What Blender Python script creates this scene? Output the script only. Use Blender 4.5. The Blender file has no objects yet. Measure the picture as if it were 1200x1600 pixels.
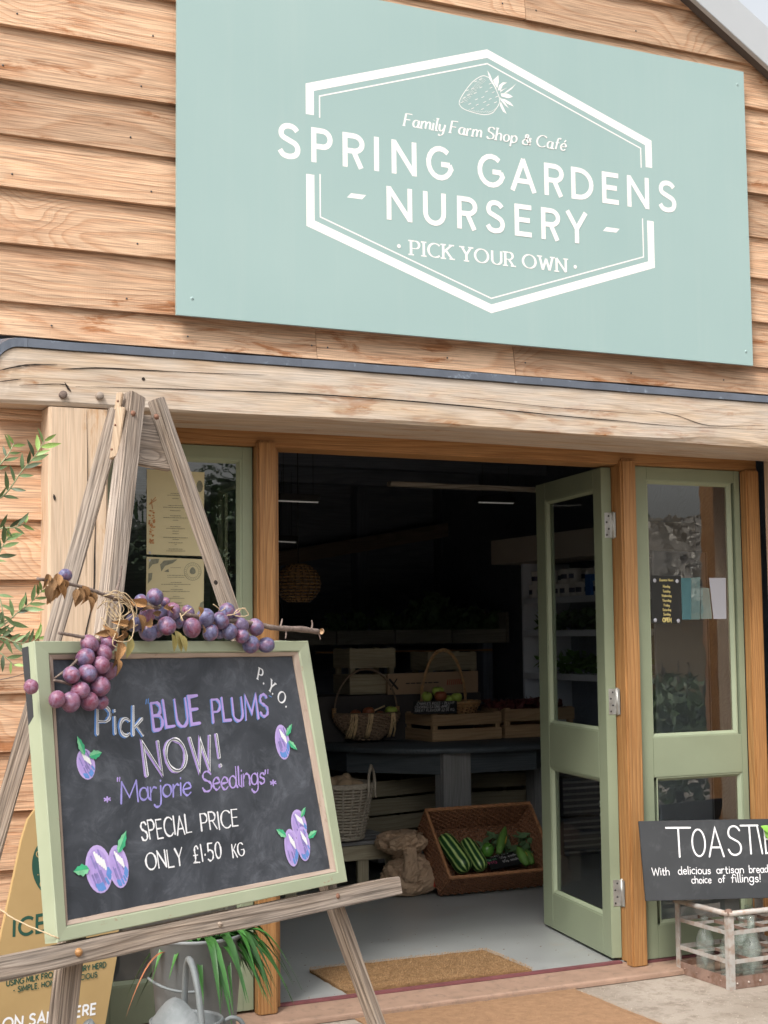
import bpy, math, random
import numpy as np
from mathutils import Vector, Matrix
random.seed(7); rnd = random.uniform
PI = math.pi
sc = bpy.context.scene
COL = sc.collection

# ------------------------------------------------------------------ camera, sky, sun, exposure
F_PX = 2250.0
YAW, PIT, ROL = math.radians(25.299), math.radians(4.898), math.radians(-0.597)
CAM = Vector((-1.911, -4.885, 1.320))
FW = Vector((math.sin(YAW)*math.cos(PIT), math.cos(YAW)*math.cos(PIT), math.sin(PIT)))
_r0 = Vector((math.cos(YAW), -math.sin(YAW), 0)); _u0 = _r0.cross(FW)
RT = _r0*math.cos(ROL) + _u0*math.sin(ROL); UP = -_r0*math.sin(ROL) + _u0*math.cos(ROL)
cd = bpy.data.cameras.new('camera'); cam = bpy.data.objects.new('camera', cd); COL.objects.link(cam)
cd.sensor_fit = 'VERTICAL'; cd.sensor_height = 24; cd.sensor_width = 18
cd.lens = F_PX/1600*24; cd.clip_start = 0.05; cd.clip_end = 500
cd.dof.use_dof = True; cd.dof.focus_distance = 4.2; cd.dof.aperture_fstop = 9
m = Matrix((RT, UP, -FW)).transposed().to_4x4(); m.translation = CAM; cam.matrix_world = m
sc.camera = cam
world = bpy.data.worlds.new('World'); sc.world = world; world.use_nodes = True
wn = world.node_tree; wn.nodes.clear()
_o = wn.nodes.new('ShaderNodeOutputWorld'); _b = wn.nodes.new('ShaderNodeBackground'); _s = wn.nodes.new('ShaderNodeTexSky')
_h = wn.nodes.new('ShaderNodeHueSaturation'); _h.inputs['Saturation'].default_value = 0.22
_s.sky_type = 'NISHITA'; _s.sun_disc = False
SUN_FROM = Vector((-0.50, -0.44, 0.78)).normalized()
_s.sun_elevation = math.asin(SUN_FROM.z); _s.sun_rotation = math.atan2(SUN_FROM.x, SUN_FROM.y)
_s.air_density = 1.5; _s.dust_density = 5.0
wn.links.new(_s.outputs[0], _h.inputs['Color']); wn.links.new(_h.outputs[0], _b.inputs['Color']); wn.links.new(_b.outputs[0], _o.inputs[0])
_b.inputs['Strength'].default_value = 0.15
sl = bpy.data.lights.new('sun', 'SUN'); sl.energy = 1.5; sl.angle = math.radians(12); sl.color = (1, 0.955, 0.89)
so = bpy.data.objects.new('sun', sl); COL.objects.link(so); so.rotation_euler = (-SUN_FROM).to_track_quat('-Z', 'Y').to_euler(); so.location = (-5, -8, 9)
sc.view_settings.view_transform = 'Standard'; sc.view_settings.look = 'None'
sc.view_settings.gamma = 1; sc.view_settings.use_curve_mapping = False
sc.view_settings.exposure = 0.68

# ------------------------------------------------------------------ geometry helpers
def ray(px, py): return RT*((px-600)/F_PX) - UP*((py-800)/F_PX) + FW
class Plane:
    """a real plane of the place: origin, right, up, outward normal"""
    def __init__(s, o, b, u): s.o = Vector(o); s.b = Vector(b).normalized(); s.u = Vector(u).normalized(); s.n = s.b.cross(s.u).normalized()
    def uv(s, px, py, off=0.0):
        d = ray(px, py); t = (s.o + s.n*off - CAM).dot(s.n)/d.dot(s.n); p = CAM + d*t - s.o
        return (p.dot(s.b), p.dot(s.u))
    def w(s, u, v, off=0.0): return s.o + s.b*u + s.u*v + s.n*off
    def px(s, px, py, off=0.0):
        u, v = s.uv(px, py, off); return s.w(u, v, off)
def wall(y): return Plane((0, y, 0), (1, 0, 0), (0, 0, 1))     # normal is -y, towards the yard

WM = {}
def link(o, parent=None, M=None):
    COL.objects.link(o); M = M or Matrix.Identity(4)
    if parent is not None:
        o.parent = parent; o.matrix_basis = WM[parent.name].inverted() @ M
    else: o.matrix_basis = M
    WM[o.name] = M.copy(); return o
def tag(o, label, cat=None, group=None, kind=None):
    if label: o['label'] = label
    if cat: o['category'] = cat
    if group: o['group'] = group
    if kind: o['kind'] = kind
    return o
def thing(name, loc, label, cat, group=None):
    o = bpy.data.objects.new(name, None); o.empty_display_size = 0.05
    link(o, None, Matrix.Translation(Vector(loc))); return tag(o, label, cat, group)
def part(name, mesh, parent, M=None):
    return link(bpy.data.objects.new(name, mesh), parent, M)
class MB:
    def __init__(s): s.v = []; s.f = []; s.sm = []
    def add(s, vs, fs, smooth=False):
        k = len(s.v); s.v += [tuple(x) for x in vs]; s.f += [tuple(i+k for i in f) for f in fs]; s.sm += [smooth]*len(fs); return s
    def prism(s, poly, n, t, off=0.0):
        """closed slab from an outline (world points), thickness t behind it against normal n"""
        n = Vector(n); a = [Vector(p)+n*off for p in poly]; b = [p-n*t for p in a]; k = len(a)
        return s.add(a+b, [tuple(range(k)), tuple(range(2*k-1, k-1, -1))] + [(i, i+k, (i+1) % k+k, (i+1) % k) for i in range(k)])
    def box(s, lo, hi):
        x0, y0, z0 = lo; x1, y1, z1 = hi
        return s.add([(x0,y0,z0),(x1,y0,z0),(x1,y1,z0),(x0,y1,z0),(x0,y0,z1),(x1,y0,z1),(x1,y1,z1),(x0,y1,z1)],
                     [(3,2,1,0),(4,5,6,7),(0,1,5,4),(1,2,6,5),(2,3,7,6),(3,0,4,7)])
    def tube(s, pts, r, n=6, closed=False, cap=True):
        pts = [Vector(p) for p in pts]; m = len(pts); rs = r if isinstance(r, (list, tuple)) else [r]*m
        vs = []; nrm = None
        for i, p in enumerate(pts):
            a = pts[(i-1) % m] if (closed or i) else p; c = pts[(i+1) % m] if (closed or i < m-1) else p
            t = (c-a); t = t.normalized() if t.length > 1e-9 else Vector((0,0,1))
            if nrm is None: nrm = t.orthogonal().normalized()
            nrm = (nrm - t*nrm.dot(t)); nrm = nrm.normalized() if nrm.length > 1e-6 else t.orthogonal().normalized()
            bn = t.cross(nrm)
            for k in range(n):
                g = 2*PI*k/n; vs.append(p + (nrm*math.cos(g)+bn*math.sin(g))*rs[i])
        fs = []
        for i in range(m if closed else m-1):
            j = (i+1) % m
            for k in range(n): fs.append((i*n+k, i*n+(k+1) % n, j*n+(k+1) % n, j*n+k))
        if not closed and cap: fs += [tuple(range(n-1, -1, -1)), tuple((m-1)*n+k for k in range(n))]
        return s.add(vs, fs, True)
    def lathe(s, prof, c=(0,0,0), n=32, ax=None):
        c = Vector(c); vs = []; fs = []; m = len(prof)
        for r, z in prof:
            for k in range(n):
                g = 2*PI*k/n; p = Vector((r*math.cos(g), r*math.sin(g), z))
                vs.append(c + (ax @ p if ax else p))
        for i in range(m-1):
            for k in range(n): fs.append((i*n+k, i*n+(k+1) % n, (i+1)*n+(k+1) % n, (i+1)*n+k))
        return s.add(vs, fs, True)
    def sphere(s, c, r, n=14, m=9, sq=(1,1,1)):
        c = Vector(c); vs = [c+Vector((0,0,r*sq[2]))]; fs = []
        for i in range(1, m):
            a = PI*i/m
            for k in range(n):
                g = 2*PI*k/n; vs.append(c+Vector((r*sq[0]*math.sin(a)*math.cos(g), r*sq[1]*math.sin(a)*math.sin(g), r*sq[2]*math.cos(a))))
        vs.append(c-Vector((0,0,r*sq[2])))
        for k in range(n): fs.append((0, 1+k, 1+(k+1) % n))
        for i in range(m-2):
            for k in range(n): fs.append((1+i*n+k, 1+(i+1)*n+k, 1+(i+1)*n+(k+1) % n, 1+i*n+(k+1) % n))
        L = len(vs)-1
        for k in range(n): fs.append((L, 1+(m-2)*n+(k+1) % n, 1+(m-2)*n+k))
        return s.add(vs, fs, True)
    def mesh(s, name, mat, bevel=0.0, seg=2):
        me = bpy.data.meshes.new(name); me.from_pydata(s.v, [], s.f); me.materials.append(mat)
        me.polygons.foreach_set('use_smooth', s.sm)
        if bevel > 0:
            import bmesh
            bm = bmesh.new(); bm.from_mesh(me)
            bmesh.ops.recalc_face_normals(bm, faces=bm.faces)
            es = [e for e in bm.edges if len(e.link_faces) == 2 and e.calc_face_angle(0) > 0.5]
            bmesh.ops.bevel(bm, geom=es, offset=bevel, segments=seg, affect='EDGES', clamp_overlap=True)
            bm.to_mesh(me); bm.free()
        me.update(); return me
    def build(s, name, mat, parent=None, bevel=0.0, M=None): return part(name, s.mesh(name, mat, bevel), parent, M)

def frame(o, x, z):
    """matrix with local X along x and local Z near z"""
    x = Vector(x).normalized(); z = Vector(z); z = (z-x*z.dot(x)).normalized(); y = z.cross(x)
    m = Matrix((x, y, z)).transposed().to_4x4(); m.translation = Vector(o); return m
def bar(name, p0, p1, w, t, n, mat, parent, bevel=0.003, jit=0.0, off=0.0, seg=0):
    """a straight timber from p0 to p1: width w, thickness t, its face towards n; grain runs along local X"""
    p0 = Vector(p0); p1 = Vector(p1); M = frame(p0+Vector(n).normalized()*off, p1-p0, n); L = (p1-p0).length
    k = seg or max(1, int(L/0.12)) if jit else 1
    mb = MB(); vs = []
    for i in range(k+1):
        x = L*i/k
        j = lambda: (rnd(-jit, jit))
        vs += [(x, -w/2+j(), -t/2), (x, w/2+j(), -t/2), (x, w/2+j(), t/2+j()), (x, -w/2+j(), t/2+j())]
    fs = [(0,1,2,3)] + [tuple(k*4+q for q in (3,2,1,0))]
    for i in range(k):
        for q in range(4): fs.append((i*4+q, i*4+4+q, i*4+4+(q+1) % 4, i*4+(q+1) % 4))
    mb.add(vs, fs); return mb.build(name, mat, parent, bevel, M)
def slab(name, px, pl, off, t, mat, parent, bevel=0.002, up=False):
    Mx = frame(pl.px(*px[0], off), pl.u if up else pl.b, pl.n); inv = Mx.inverted(); mb = MB(); mb.prism([pl.px(x, y, off) for x, y in px], pl.n, t)
    mb.v = [tuple(inv @ Vector(v)) for v in mb.v]; return mb.build(name, mat, parent, bevel, Mx)
def smooth(pts, k=6, closed=False):
    P = [Vector(p) for p in pts]; m = len(P); out = []
    for i in range(m if closed else m-1):
        a = P[(i-1) % m] if closed or i else P[0]; b = P[i]; c = P[(i+1) % m]; d = P[(i+2) % m] if closed or i+2 < m else P[-1]
        for q in range(k):
            t = q/k; out.append(0.5*((2*b)+(c-a)*t+(2*a-5*b+4*c-d)*t*t+(3*b-a-3*c+d)*t**3))
    if not closed: out.append(P[-1])
    return out

# ------------------------------------------------------------------ materials
class N:
    def __init__(s, name):
        s.m = bpy.data.materials.new(name); s.m.use_nodes = True; s.t = s.m.node_tree; s.b = s.t.nodes['Principled BSDF']
        s.tc = s.t.nodes.new('ShaderNodeTexCoord'); s.oi = None
    def n(s, typ, **kw):
        x = s.t.nodes.new('ShaderNode'+typ)
        for k, v in kw.items(): setattr(x, k, v)
        return x
    def put(s, sock, v):
        if isinstance(v, bpy.types.NodeSocket): s.t.links.new(v, sock)
        elif isinstance(v, (tuple, list)) and len(v) == 3 and sock.type == 'RGBA': sock.default_value = (*v, 1)
        else: sock.default_value = v
    def math(s, op, a, b=0.0, c=None):
        x = s.n('Math', operation=op); s.put(x.inputs[0], a); s.put(x.inputs[1], b)
        if c is not None: s.put(x.inputs[2], c)
        return x.outputs[0]
    def coord(s, scale=(1,1,1), rand=True):
        v = s.tc.outputs['Object']
        if rand:
            if not s.oi: s.oi = s.n('ObjectInfo')
            c = s.n('CombineXYZ')
            for i, k in enumerate((37.0, 17.3, 23.7)): s.put(c.inputs[i], s.math('MULTIPLY', s.oi.outputs['Random'], k))
            a = s.n('VectorMath', operation='ADD'); s.put(a.inputs[0], v); s.put(a.inputs[1], c.outputs[0]); v = a.outputs[0]
        mu = s.n('VectorMath', operation='MULTIPLY'); s.put(mu.inputs[0], v); mu.inputs[1].default_value = scale
        return mu.outputs[0]
    def noise(s, vec, scale=5.0, detail=4.0, rough=0.55, dist=0.0):
        x = s.n('TexNoise'); s.put(x.inputs['Vector'], vec); x.inputs['Scale'].default_value = scale
        x.inputs['Detail'].default_value = detail; x.inputs['Roughness'].default_value = rough; x.inputs['Distortion'].default_value = dist
        return x.outputs['Fac']
    def ramp(s, fac, stops, interp='LINEAR'):
        x = s.n('ValToRGB'); s.put(x.inputs[0], fac); cr = x.color_ramp; cr.interpolation = interp
        while len(cr.elements) < len(stops): cr.elements.new(0.5)
        for e, (p, c) in zip(cr.elements, stops):
            e.position = p; e.color = (*c, 1) if isinstance(c, (tuple, list)) else (c, c, c, 1)
        return x.outputs[0]
    def mix(s, fac, a, b, mode='MIX'):
        x = s.n('Mix', data_type='RGBA', blend_type=mode); s.put(x.inputs[0], fac); s.put(x.inputs[6], a); s.put(x.inputs[7], b)
        return x.outputs[2]
    def map(s, v, a, b, c=0.0, d=1.0):
        x = s.n('MapRange'); s.put(x.inputs[0], v)
        for i, k in enumerate((a, b, c, d)): x.inputs[i+1].default_value = k
        return x.outputs[0]
    def done(s, col, rough=0.6, bump=None, bs=0.3, bd=0.002, metal=0.0, spec=0.5, coat=0.0):
        s.put(s.b.inputs['Base Color'], col); s.put(s.b.inputs['Roughness'], rough); s.b.inputs['Metallic'].default_value = metal
        s.b.inputs['Specular IOR Level'].default_value = spec; s.b.inputs['Coat Weight'].default_value = coat
        if bump is not None:
            x = s.n('Bump'); x.inputs['Strength'].default_value = bs; x.inputs['Distance'].default_value = bd
            s.put(x.inputs['Height'], bump); s.t.links.new(x.outputs[0], s.b.inputs['Normal'])
        return s.m

def wood(name, light, mid, dark, freq=34, warp=2.2, grey=None, greyamt=0.5, stain=None, stainamt=0.35, rough=0.7, fibre=0.25, knots=True, bs=0.35, sawn=0.0, tone=0.22, spec=0.3):
    s = N(name); P = s.coord((1, 1, 1))
    lo = s.noise(s.coord((0.55, 3.6, 3.6)), 1.6, 1.0, 0.4)
    lo2 = s.noise(s.coord((1.1, 12.0, 12.0)), 1.6, 2.0, 0.45)
    sp = s.n('SeparateXYZ'); s.put(sp.inputs[0], P)
    yy = s.math('ADD', sp.outputs[1], s.math('MULTIPLY', sp.outputs[2], 0.7))
    ph = s.math('ADD', s.math('MULTIPLY', yy, freq), s.math('MULTIPLY', lo, warp*7))
    ph = s.math('ADD', ph, s.math('MULTIPLY', lo2, 1.1))
    kd = None
    if knots:
        v = s.n('TexVoronoi', feature='F1'); s.put(v.inputs['Vector'], s.coord((2.1, 7.0, 0.0))); v.inputs['Scale'].default_value = 1.0; v.inputs['Randomness'].default_value = 1.0
        kd = v.outputs['Distance']
        gate = s.math('GREATER_THAN', s.noise(s.coord((1.3, 2.0, 0.0)), 2.0, 0.0), 0.50)
        kf = s.math('MULTIPLY', s.math('POWER', s.math('SUBTRACT', 1.0, s.math('MINIMUM', s.math('MULTIPLY', kd, 2.4), 1.0)), 2.0), 5.5)
        ph = s.math('ADD', ph, kf)
    ring = s.math('FRACT', ph)
    ringc = s.ramp(ring, [(0.0, 0.0), (0.55, 0.25), (0.86, 1.0), (1.0, 0.0)])
    fib = s.noise(s.coord((6.0, 260.0, 260.0)), 1.0, 3.0, 0.6)
    base = s.mix(ringc, light, mid)
    big = s.noise(s.coord((1.1, 7.0, 7.0)), 1.3, 4.0, 0.6)
    base = s.mix(s.math('MULTIPLY', s.map(big, 0.52, 0.72), 0.8), base, dark)
    if stain:
        sn = s.noise(s.coord((5.0, 22.0, 22.0)), 1.0, 5.0, 0.7, 0.6); sn2 = s.noise(s.coord((0.8, 5.0, 5.0)), 1.7, 2.0)
        f = s.math('MULTIPLY', s.map(sn, 0.5, 0.62), s.map(sn2, 0.5, 0.6)); base = s.mix(s.math('MULTIPLY', f, stainamt), base, stain)
    if grey:
        gn = s.noise(s.coord((1.4, 9.0, 9.0)), 1.5, 5.0, 0.65); base = s.mix(s.math('MULTIPLY', s.map(gn, 0.38, 0.62), greyamt), base, grey)
    if knots:
        kk = s.math('MULTIPLY', s.map(kd, 0.075, 0.02), gate); base = s.mix(s.math('MULTIPLY', kk, 0.75), base, tuple(c*0.45 for c in dark))
    fm = s.map(fib, 0.3, 0.7, 1-fibre, 1+fibre*0.5)
    if not s.oi: s.oi = s.n('ObjectInfo')
    tn = s.map(s.oi.outputs['Random'], 0, 1, 1-tone, 1+tone*0.5)
    base = s.mix(1.0, base, s.ramp(s.math('MULTIPLY', s.math('MULTIPLY', fm, tn), 0.5), [(0, 0.0), (1, 2.0)]), 'MULTIPLY')
    h = s.math('ADD', s.math('MULTIPLY', ringc, -0.5), s.math('MULTIPLY', fib, 0.8))
    if sawn:
        sw = s.noise(s.coord((420.0, 2.0, 2.0)), 1.0, 2.0); h = s.math('ADD', h, s.math('MULTIPLY', sw, sawn))
    return s.done(base, rough, h, bs, 0.0015, spec=spec)

def plain(name, col, rough=0.6, var=0.12, scale=8, metal=0.0, bs=0.0, bscale=60, spec=0.5, col2=None, thr=(0.45, 0.65), rand=0.1, coat=0.0, bd=0.002):
    s = N(name); a = s.noise(s.coord(), scale, 5.0, 0.6)
    c = s.mix(s.map(a, 0.3, 0.7), tuple(x*(1-var) for x in col), tuple(min(1, x*(1+var)) for x in col))
    if col2:
        b = s.noise(s.coord(), scale*1.7, 6.0, 0.7, 0.3); c = s.mix(s.map(b, *thr), c, col2)
    if not s.oi: s.oi = s.n('ObjectInfo')
    c = s.mix(1.0, c, s.ramp(s.map(s.oi.outputs['Random'], 0, 1, 0.5-rand/2, 0.5+rand/2), [(0, 0.0), (1, 2.0)]), 'MULTIPLY')
    r = s.map(a, 0.3, 0.7, max(0.02, rough-0.07), min(1, rough+0.07))
    return s.done(c, r, s.noise(s.coord(), bscale, 4.0, 0.6) if bs else None, bs, bd, metal, spec, coat)

M = {}
M['larch'] = wood('larch_cladding', (.61, .405, .265), (.505, .295, .175), (.49, .275, .16), freq=38, warp=1.5, stain=(.34, .135, .05), stainamt=.9, sawn=.9, tone=.30, fibre=.5, bs=.8)
M['oak_beam'] = wood('weathered_oak_beam', (.58, .45, .33), (.46, .335, .23), (.47, .345, .24), freq=24, warp=1.2, grey=(.56, .50, .44), greyamt=.75, stain=(.36, .165, .065), stainamt=.95, knots=False, fibre=.32, bs=.5, tone=.03)
M['oak_post'] = wood('pale_oak_post', (.60, .455, .33), (.555, .41, .29), (.53, .385, .265), freq=26, warp=1.2, stain=(.42, .22, .09), stainamt=.7, knots=False, tone=.03, fibre=.22, bs=.3)
M['frame'] = wood('varnished_frame_timber', (.42, .22, .085), (.32, .15, .05), (.29, .135, .045), freq=60, warp=1.0, knots=False, rough=.45, tone=.08, fibre=.35, spec=.45)
M['easel'] = wood('weathered_easel_timber', (.42, .335, .265), (.19, .14, .105), (.27, .205, .16), freq=75, warp=1.4, grey=(.42, .37, .33), greyamt=.5, knots=True, fibre=.6, tone=.12, bs=1.0)
M['easel_lit'] = wood('lit_easel_timber', (.52, .39, .27), (.44, .31, .21), (.42, .30, .2), freq=60, warp=1.0, knots=False, tone=.06)  # same easel timber, paler: light on the left-facing flank painted into the colour
M['crate'] = wood('crate_softwood', (.50, .34, .20), (.42, .27, .15), (.4, .25, .14), freq=50, warp=1.3, knots=False, tone=.2)
M['crate_grey'] = wood('aged_crate_softwood', (.42, .37, .26), (.34, .29, .2), (.3, .26, .18), freq=50, warp=1.3, knots=False, tone=.2)
M['hazed_wood'] = wood('hazed_barn_timber', (.25, .28, .34), (.19, .215, .27), (.18, .20, .25), freq=40, warp=1.2, knots=False, tone=.3)  # barn timber lifted to blue-grey, a hazy veil painted into its base colour
M['table_top'] = wood('slate_painted_table_top', (.09, .105, .12), (.065, .08, .09), (.065, .075, .08), freq=30, knots=False, tone=.1, rough=.5)
M['table_leg'] = wood('grey_washed_table_timber', (.30, .30, .30), (.25, .25, .25), (.22, .22, .21), freq=30, knots=False, tone=.15)
M['sage'] = plain('sage_joinery_paint', (.24, .278, .187), .45, .07, 3.5, bs=.18, bscale=240, rand=.03, col2=(.19, .21, .145), thr=(.64, .80))
M['sage_edge'] = plain('pale_sage_glazing_bead', (.285, .33, .225), .42, .05, 5, rand=.02)
M['mint'] = plain('mint_sign_panel', (.335, .455, .44), .36, .03, 1.2, rand=.0)
M['white_print'] = plain('white_vinyl_print', (.83, .80, .78), .5, .01, 3, rand=0)
M['fascia'] = plain('grey_fascia', (.42, .44, .46), .5, .03, 3, rand=0)
M['gutter_dark'] = plain('dark_soffit', (.09, .075, .07), .7, .1, 5)
M['lead'] = plain('lead_flashing', (.095, .11, .14), .45, .15, 9, col2=(.28, .33, .40), thr=(.58, .72), bs=.3, bscale=30)
M['crack'] = plain('dark_timber_crack', (.025, .018, .014), .95, .1, 9)
M['rust_iron'] = plain('rusty_iron', (.20, .10, .065), .75, .3, 40, metal=.2, bs=.5, bscale=200)
M['steel'] = plain('brushed_steel_hinge', (.52, .52, .50), .42, .15, 30, metal=.85, bs=.1)
M['dark_steel'] = plain('dark_screw_recess', (.09, .09, .09), .5, .1, 30, metal=.8)
M['floor'] = plain('grey_floor_paint', (.31, .322, .318), .36, .14, 2.6, col2=(.33, .28, .23), thr=(.56, .80), bs=.15, bscale=40, rand=0)
M['red_strip'] = plain('dark_red_threshold_strip', (.16, .055, .06), .6, .2, 20)
M['sill'] = plain('worn_brown_sill', (.33, .215, .155), .7, .12, 12, col2=(.22, .15, .11), thr=(.5, .7), bs=.3, bscale=60, rand=0)
M['coir'] = plain('coir_matting', (.30, .175, .085), 1.0, .22, 45, col2=(.20, .12, .06), thr=(.5, .75), bs=1.0, bscale=420, spec=.1, bd=.006)
M['coir_out'] = plain('worn_coir_matting', (.36, .215, .125), 1.0, .15, 25, col2=(.28, .17, .10), thr=(.5, .75), bs=.9, bscale=300, spec=.1, bd=.004)
M['straw'] = plain('coir_fibre', (.38, .24, .12), .9, .2, 30)
M['sage_board'] = None
M['ink'] = plain('black_print', (.03, .03, .03), .7, .05, 5)
M['chalk_white'] = plain('white_chalk_paint', (.82, .82, .84), .8, .05, 60, rand=0)
M['chalk_blue'] = plain('blue_chalk_paint', (.12, .27, .62), .8, .1, 60, rand=0)
M['chalk_lilac'] = plain('lilac_chalk_paint', (.42, .31, .66), .8, .1, 60, rand=0)
M['chalk_violet'] = plain('violet_chalk_paint', (.30, .27, .62), .8, .2, 30, rand=0)
M['chalk_green'] = plain('green_chalk_paint', (.05, .42, .20), .8, .2, 60, rand=0)
M['chalk_pale_green'] = plain('pale_green_chalk_paint', (.20, .55, .30), .8, .2, 60, rand=0)
M['chalk_pink'] = plain('pink_chalk', (.75, .12, .28), .8, .1, 60)
M['slate'] = plain('matt_black_slate', (.035, .038, .042), .6, .1, 8, col2=(.07, .073, .078), thr=(.55, .8), rand=0)
M['black_card'] = plain('black_price_card', (.012, .013, .016), .5, .1, 8)
M['galv'] = plain('galvanised_steel', (.20, .222, .23), .62, .14, 7, metal=.25, col2=(.24, .26, .27), thr=(.5, .62), bs=.15, bscale=30)
M['galv_dark'] = plain('dull_galvanised_planter', (.25, .265, .27), .6, .16, 6, metal=.25, col2=(.26, .27, .27), thr=(.5, .7), bs=.2, bscale=20)
M['crate_iron'] = plain('rust_streaked_galvanised_iron', (.43, .415, .39), .6, .12, 14, metal=.25, col2=(.33, .235, .18), thr=(.45, .68), bs=.5, bscale=90)
M['iron_rusty'] = plain('rusted_iron_rim', (.25, .165, .13), .8, .2, 12, metal=.15, col2=(.16, .085, .055), thr=(.45, .65), bs=.6, bscale=90)
M['wicker_brown'] = plain('brown_wicker', (.21, .092, .045), .6, .35, 60, rand=0)
M['wicker_rim'] = plain('reddish_wicker_rim', (.34, .155, .07), .55, .3, 60, rand=0)
M['wicker_grey'] = plain('grey_rattan', (.38, .335, .27), .65, .25, 60, rand=0)
M['wicker_dark'] = plain('dark_split_willow', (.20, .14, .095), .65, .35, 70, rand=0)
M['wicker_gold'] = plain('golden_willow', (.50, .30, .14), .5, .3, 60, rand=0)
M['wicker_oval'] = plain('mid_brown_split_willow', (.36, .25, .17), .65, .35, 70, rand=0)
M['raffia'] = plain('pale_raffia', (.75, .56, .32), .7, .2, 60, rand=0)
M['twine'] = plain('jute_twine', (.50, .38, .24), .9, .2, 150, rand=0)
M['twig'] = plain('plum_twig_bark', (.17, .125, .105), .85, .35, 60, col2=(.30, .24, .20), thr=(.52, .7), bs=.8, bscale=200)
M['twig_end'] = plain('snapped_twig_wood', (.50, .33, .2), .8, .1, 60)
M['dry_leaf'] = plain('dry_brown_leaf', (.28, .14, .055), .75, .4, 30, col2=(.36, .24, .11), thr=(.5, .65), bs=.6, bscale=150, rand=.5)
M['olive_leaf'] = plain('olive_leaf', (.115, .175, .07), .45, .25, 20, rand=.7)
M['olive_leaf_new'] = plain('young_olive_leaf', (.22, .33, .09), .45, .2, 20, rand=.4)
M['olive_stem'] = plain('olive_stem', (.28, .30, .17), .7, .2, 30)
M['strap_leaf'] = plain('strap_leaf', (.05, .16, .035), .35, .3, 8, rand=.5)
M['strap_dead'] = plain('dead_strap_leaf', (.33, .12, .05), .6, .3, 20)
M['soil'] = plain('potting_soil', (.03, .022, .016), .95, .3, 60, bs=1, bscale=80)
M['kraft'] = plain('kraft_paper_sack', (.42, .29, .19), .8, .12, 10, bs=.4, bscale=16, bd=.006)
M['kraft_red'] = plain('red_printed_sack_patch', (.42, .055, .03), .8, .1, 10)
M['card'] = plain('corrugated_cardboard', (.45, .31, .20), .85, .06, 8)
M['aboard'] = None
M['aboard_green'] = plain('dark_green_print', (.015, .075, .05), .6, .05, 6)
M['paper_cream'] = plain('cream_menu_paper', (.50, .44, .26), .6, .05, 5, rand=.05)
M['menu_grey'] = plain('faded_grey_print', (.17, .17, .12), .7, .3, 60)
M['menu_orange'] = plain('orange_illustration_print', (.45, .20, .07), .7, .3, 90)
M['paper_white'] = plain('white_paper', (.40, .41, .46), .6, .03, 5)
M['paper_teal'] = plain('teal_leaflet', (.16, .36, .40), .5, .1, 8)
M['paper_teal2'] = plain('grey_teal_leaflet', (.14, .23, .23), .5, .15, 20)
M['hours_black'] = plain('dark_hours_panel', (.018, .02, .02), .35, .1, 8)
M['gold_print'] = plain('gold_print', (.62, .52, .20), .5, .1, 60, rand=0)
M['white_unit'] = plain('white_shop_unit', (.70, .74, .82), .45, .05, 4)
M['cream_header'] = plain('cream_header_panel', (.62, .54, .46), .5, .05, 4)
M['tub'] = plain('white_plastic_tub', (.82, .80, .80), .4, .05, 20)
M['tub_print'] = plain('dark_tub_print', (.05, .06, .12), .5, .05, 20)
M['tub_blue'] = plain('blue_carton', (.03, .16, .50), .4, .05, 20)
M['apple_green'] = plain('green_apple_skin', (.48, .62, .12), .3, .15, 12, rand=.15)
M['apple_red'] = plain('red_flushed_apple_skin', (.36, .085, .05), .3, .3, 14, col2=(.38, .36, .09), thr=(.5, .7), rand=.1)
M['corn_husk'] = plain('corn_husk', (.10, .22, .04), .6, .25, 40)
M['corn'] = plain('corn_kernel', (.62, .42, .05), .4, .2, 150)
M['pepper'] = plain('green_pepper_skin', (.07, .20, .03), .2, .25, 15)
M['potato'] = plain('earthy_potato_skin', (.45, .32, .2), .85, .25, 25, bs=.5, bscale=90, rand=.3)
M['cabbage'] = plain('cabbage_leaf', (.10, .18, .08), .6, .3, 20)
M['thatch'] = plain('weathered_thatch', (.30, .27, .23), 1.0, .4, 9, bs=1, bscale=30, bd=.05)
M['cob'] = plain('buff_cob_wall', (.55, .43, .26), .9, .12, 3)
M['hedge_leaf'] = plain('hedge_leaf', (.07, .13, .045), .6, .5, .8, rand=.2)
M['bark'] = plain('tree_bark', (.09, .07, .05), .9, .3, 12, bs=.5)
M['lamp'] = None
M['riser_ply'] = plain('dark_brown_riser', (.05,.045,.045), .8, .2, 9)  # plain dark brown for the riser under the boxes

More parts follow.
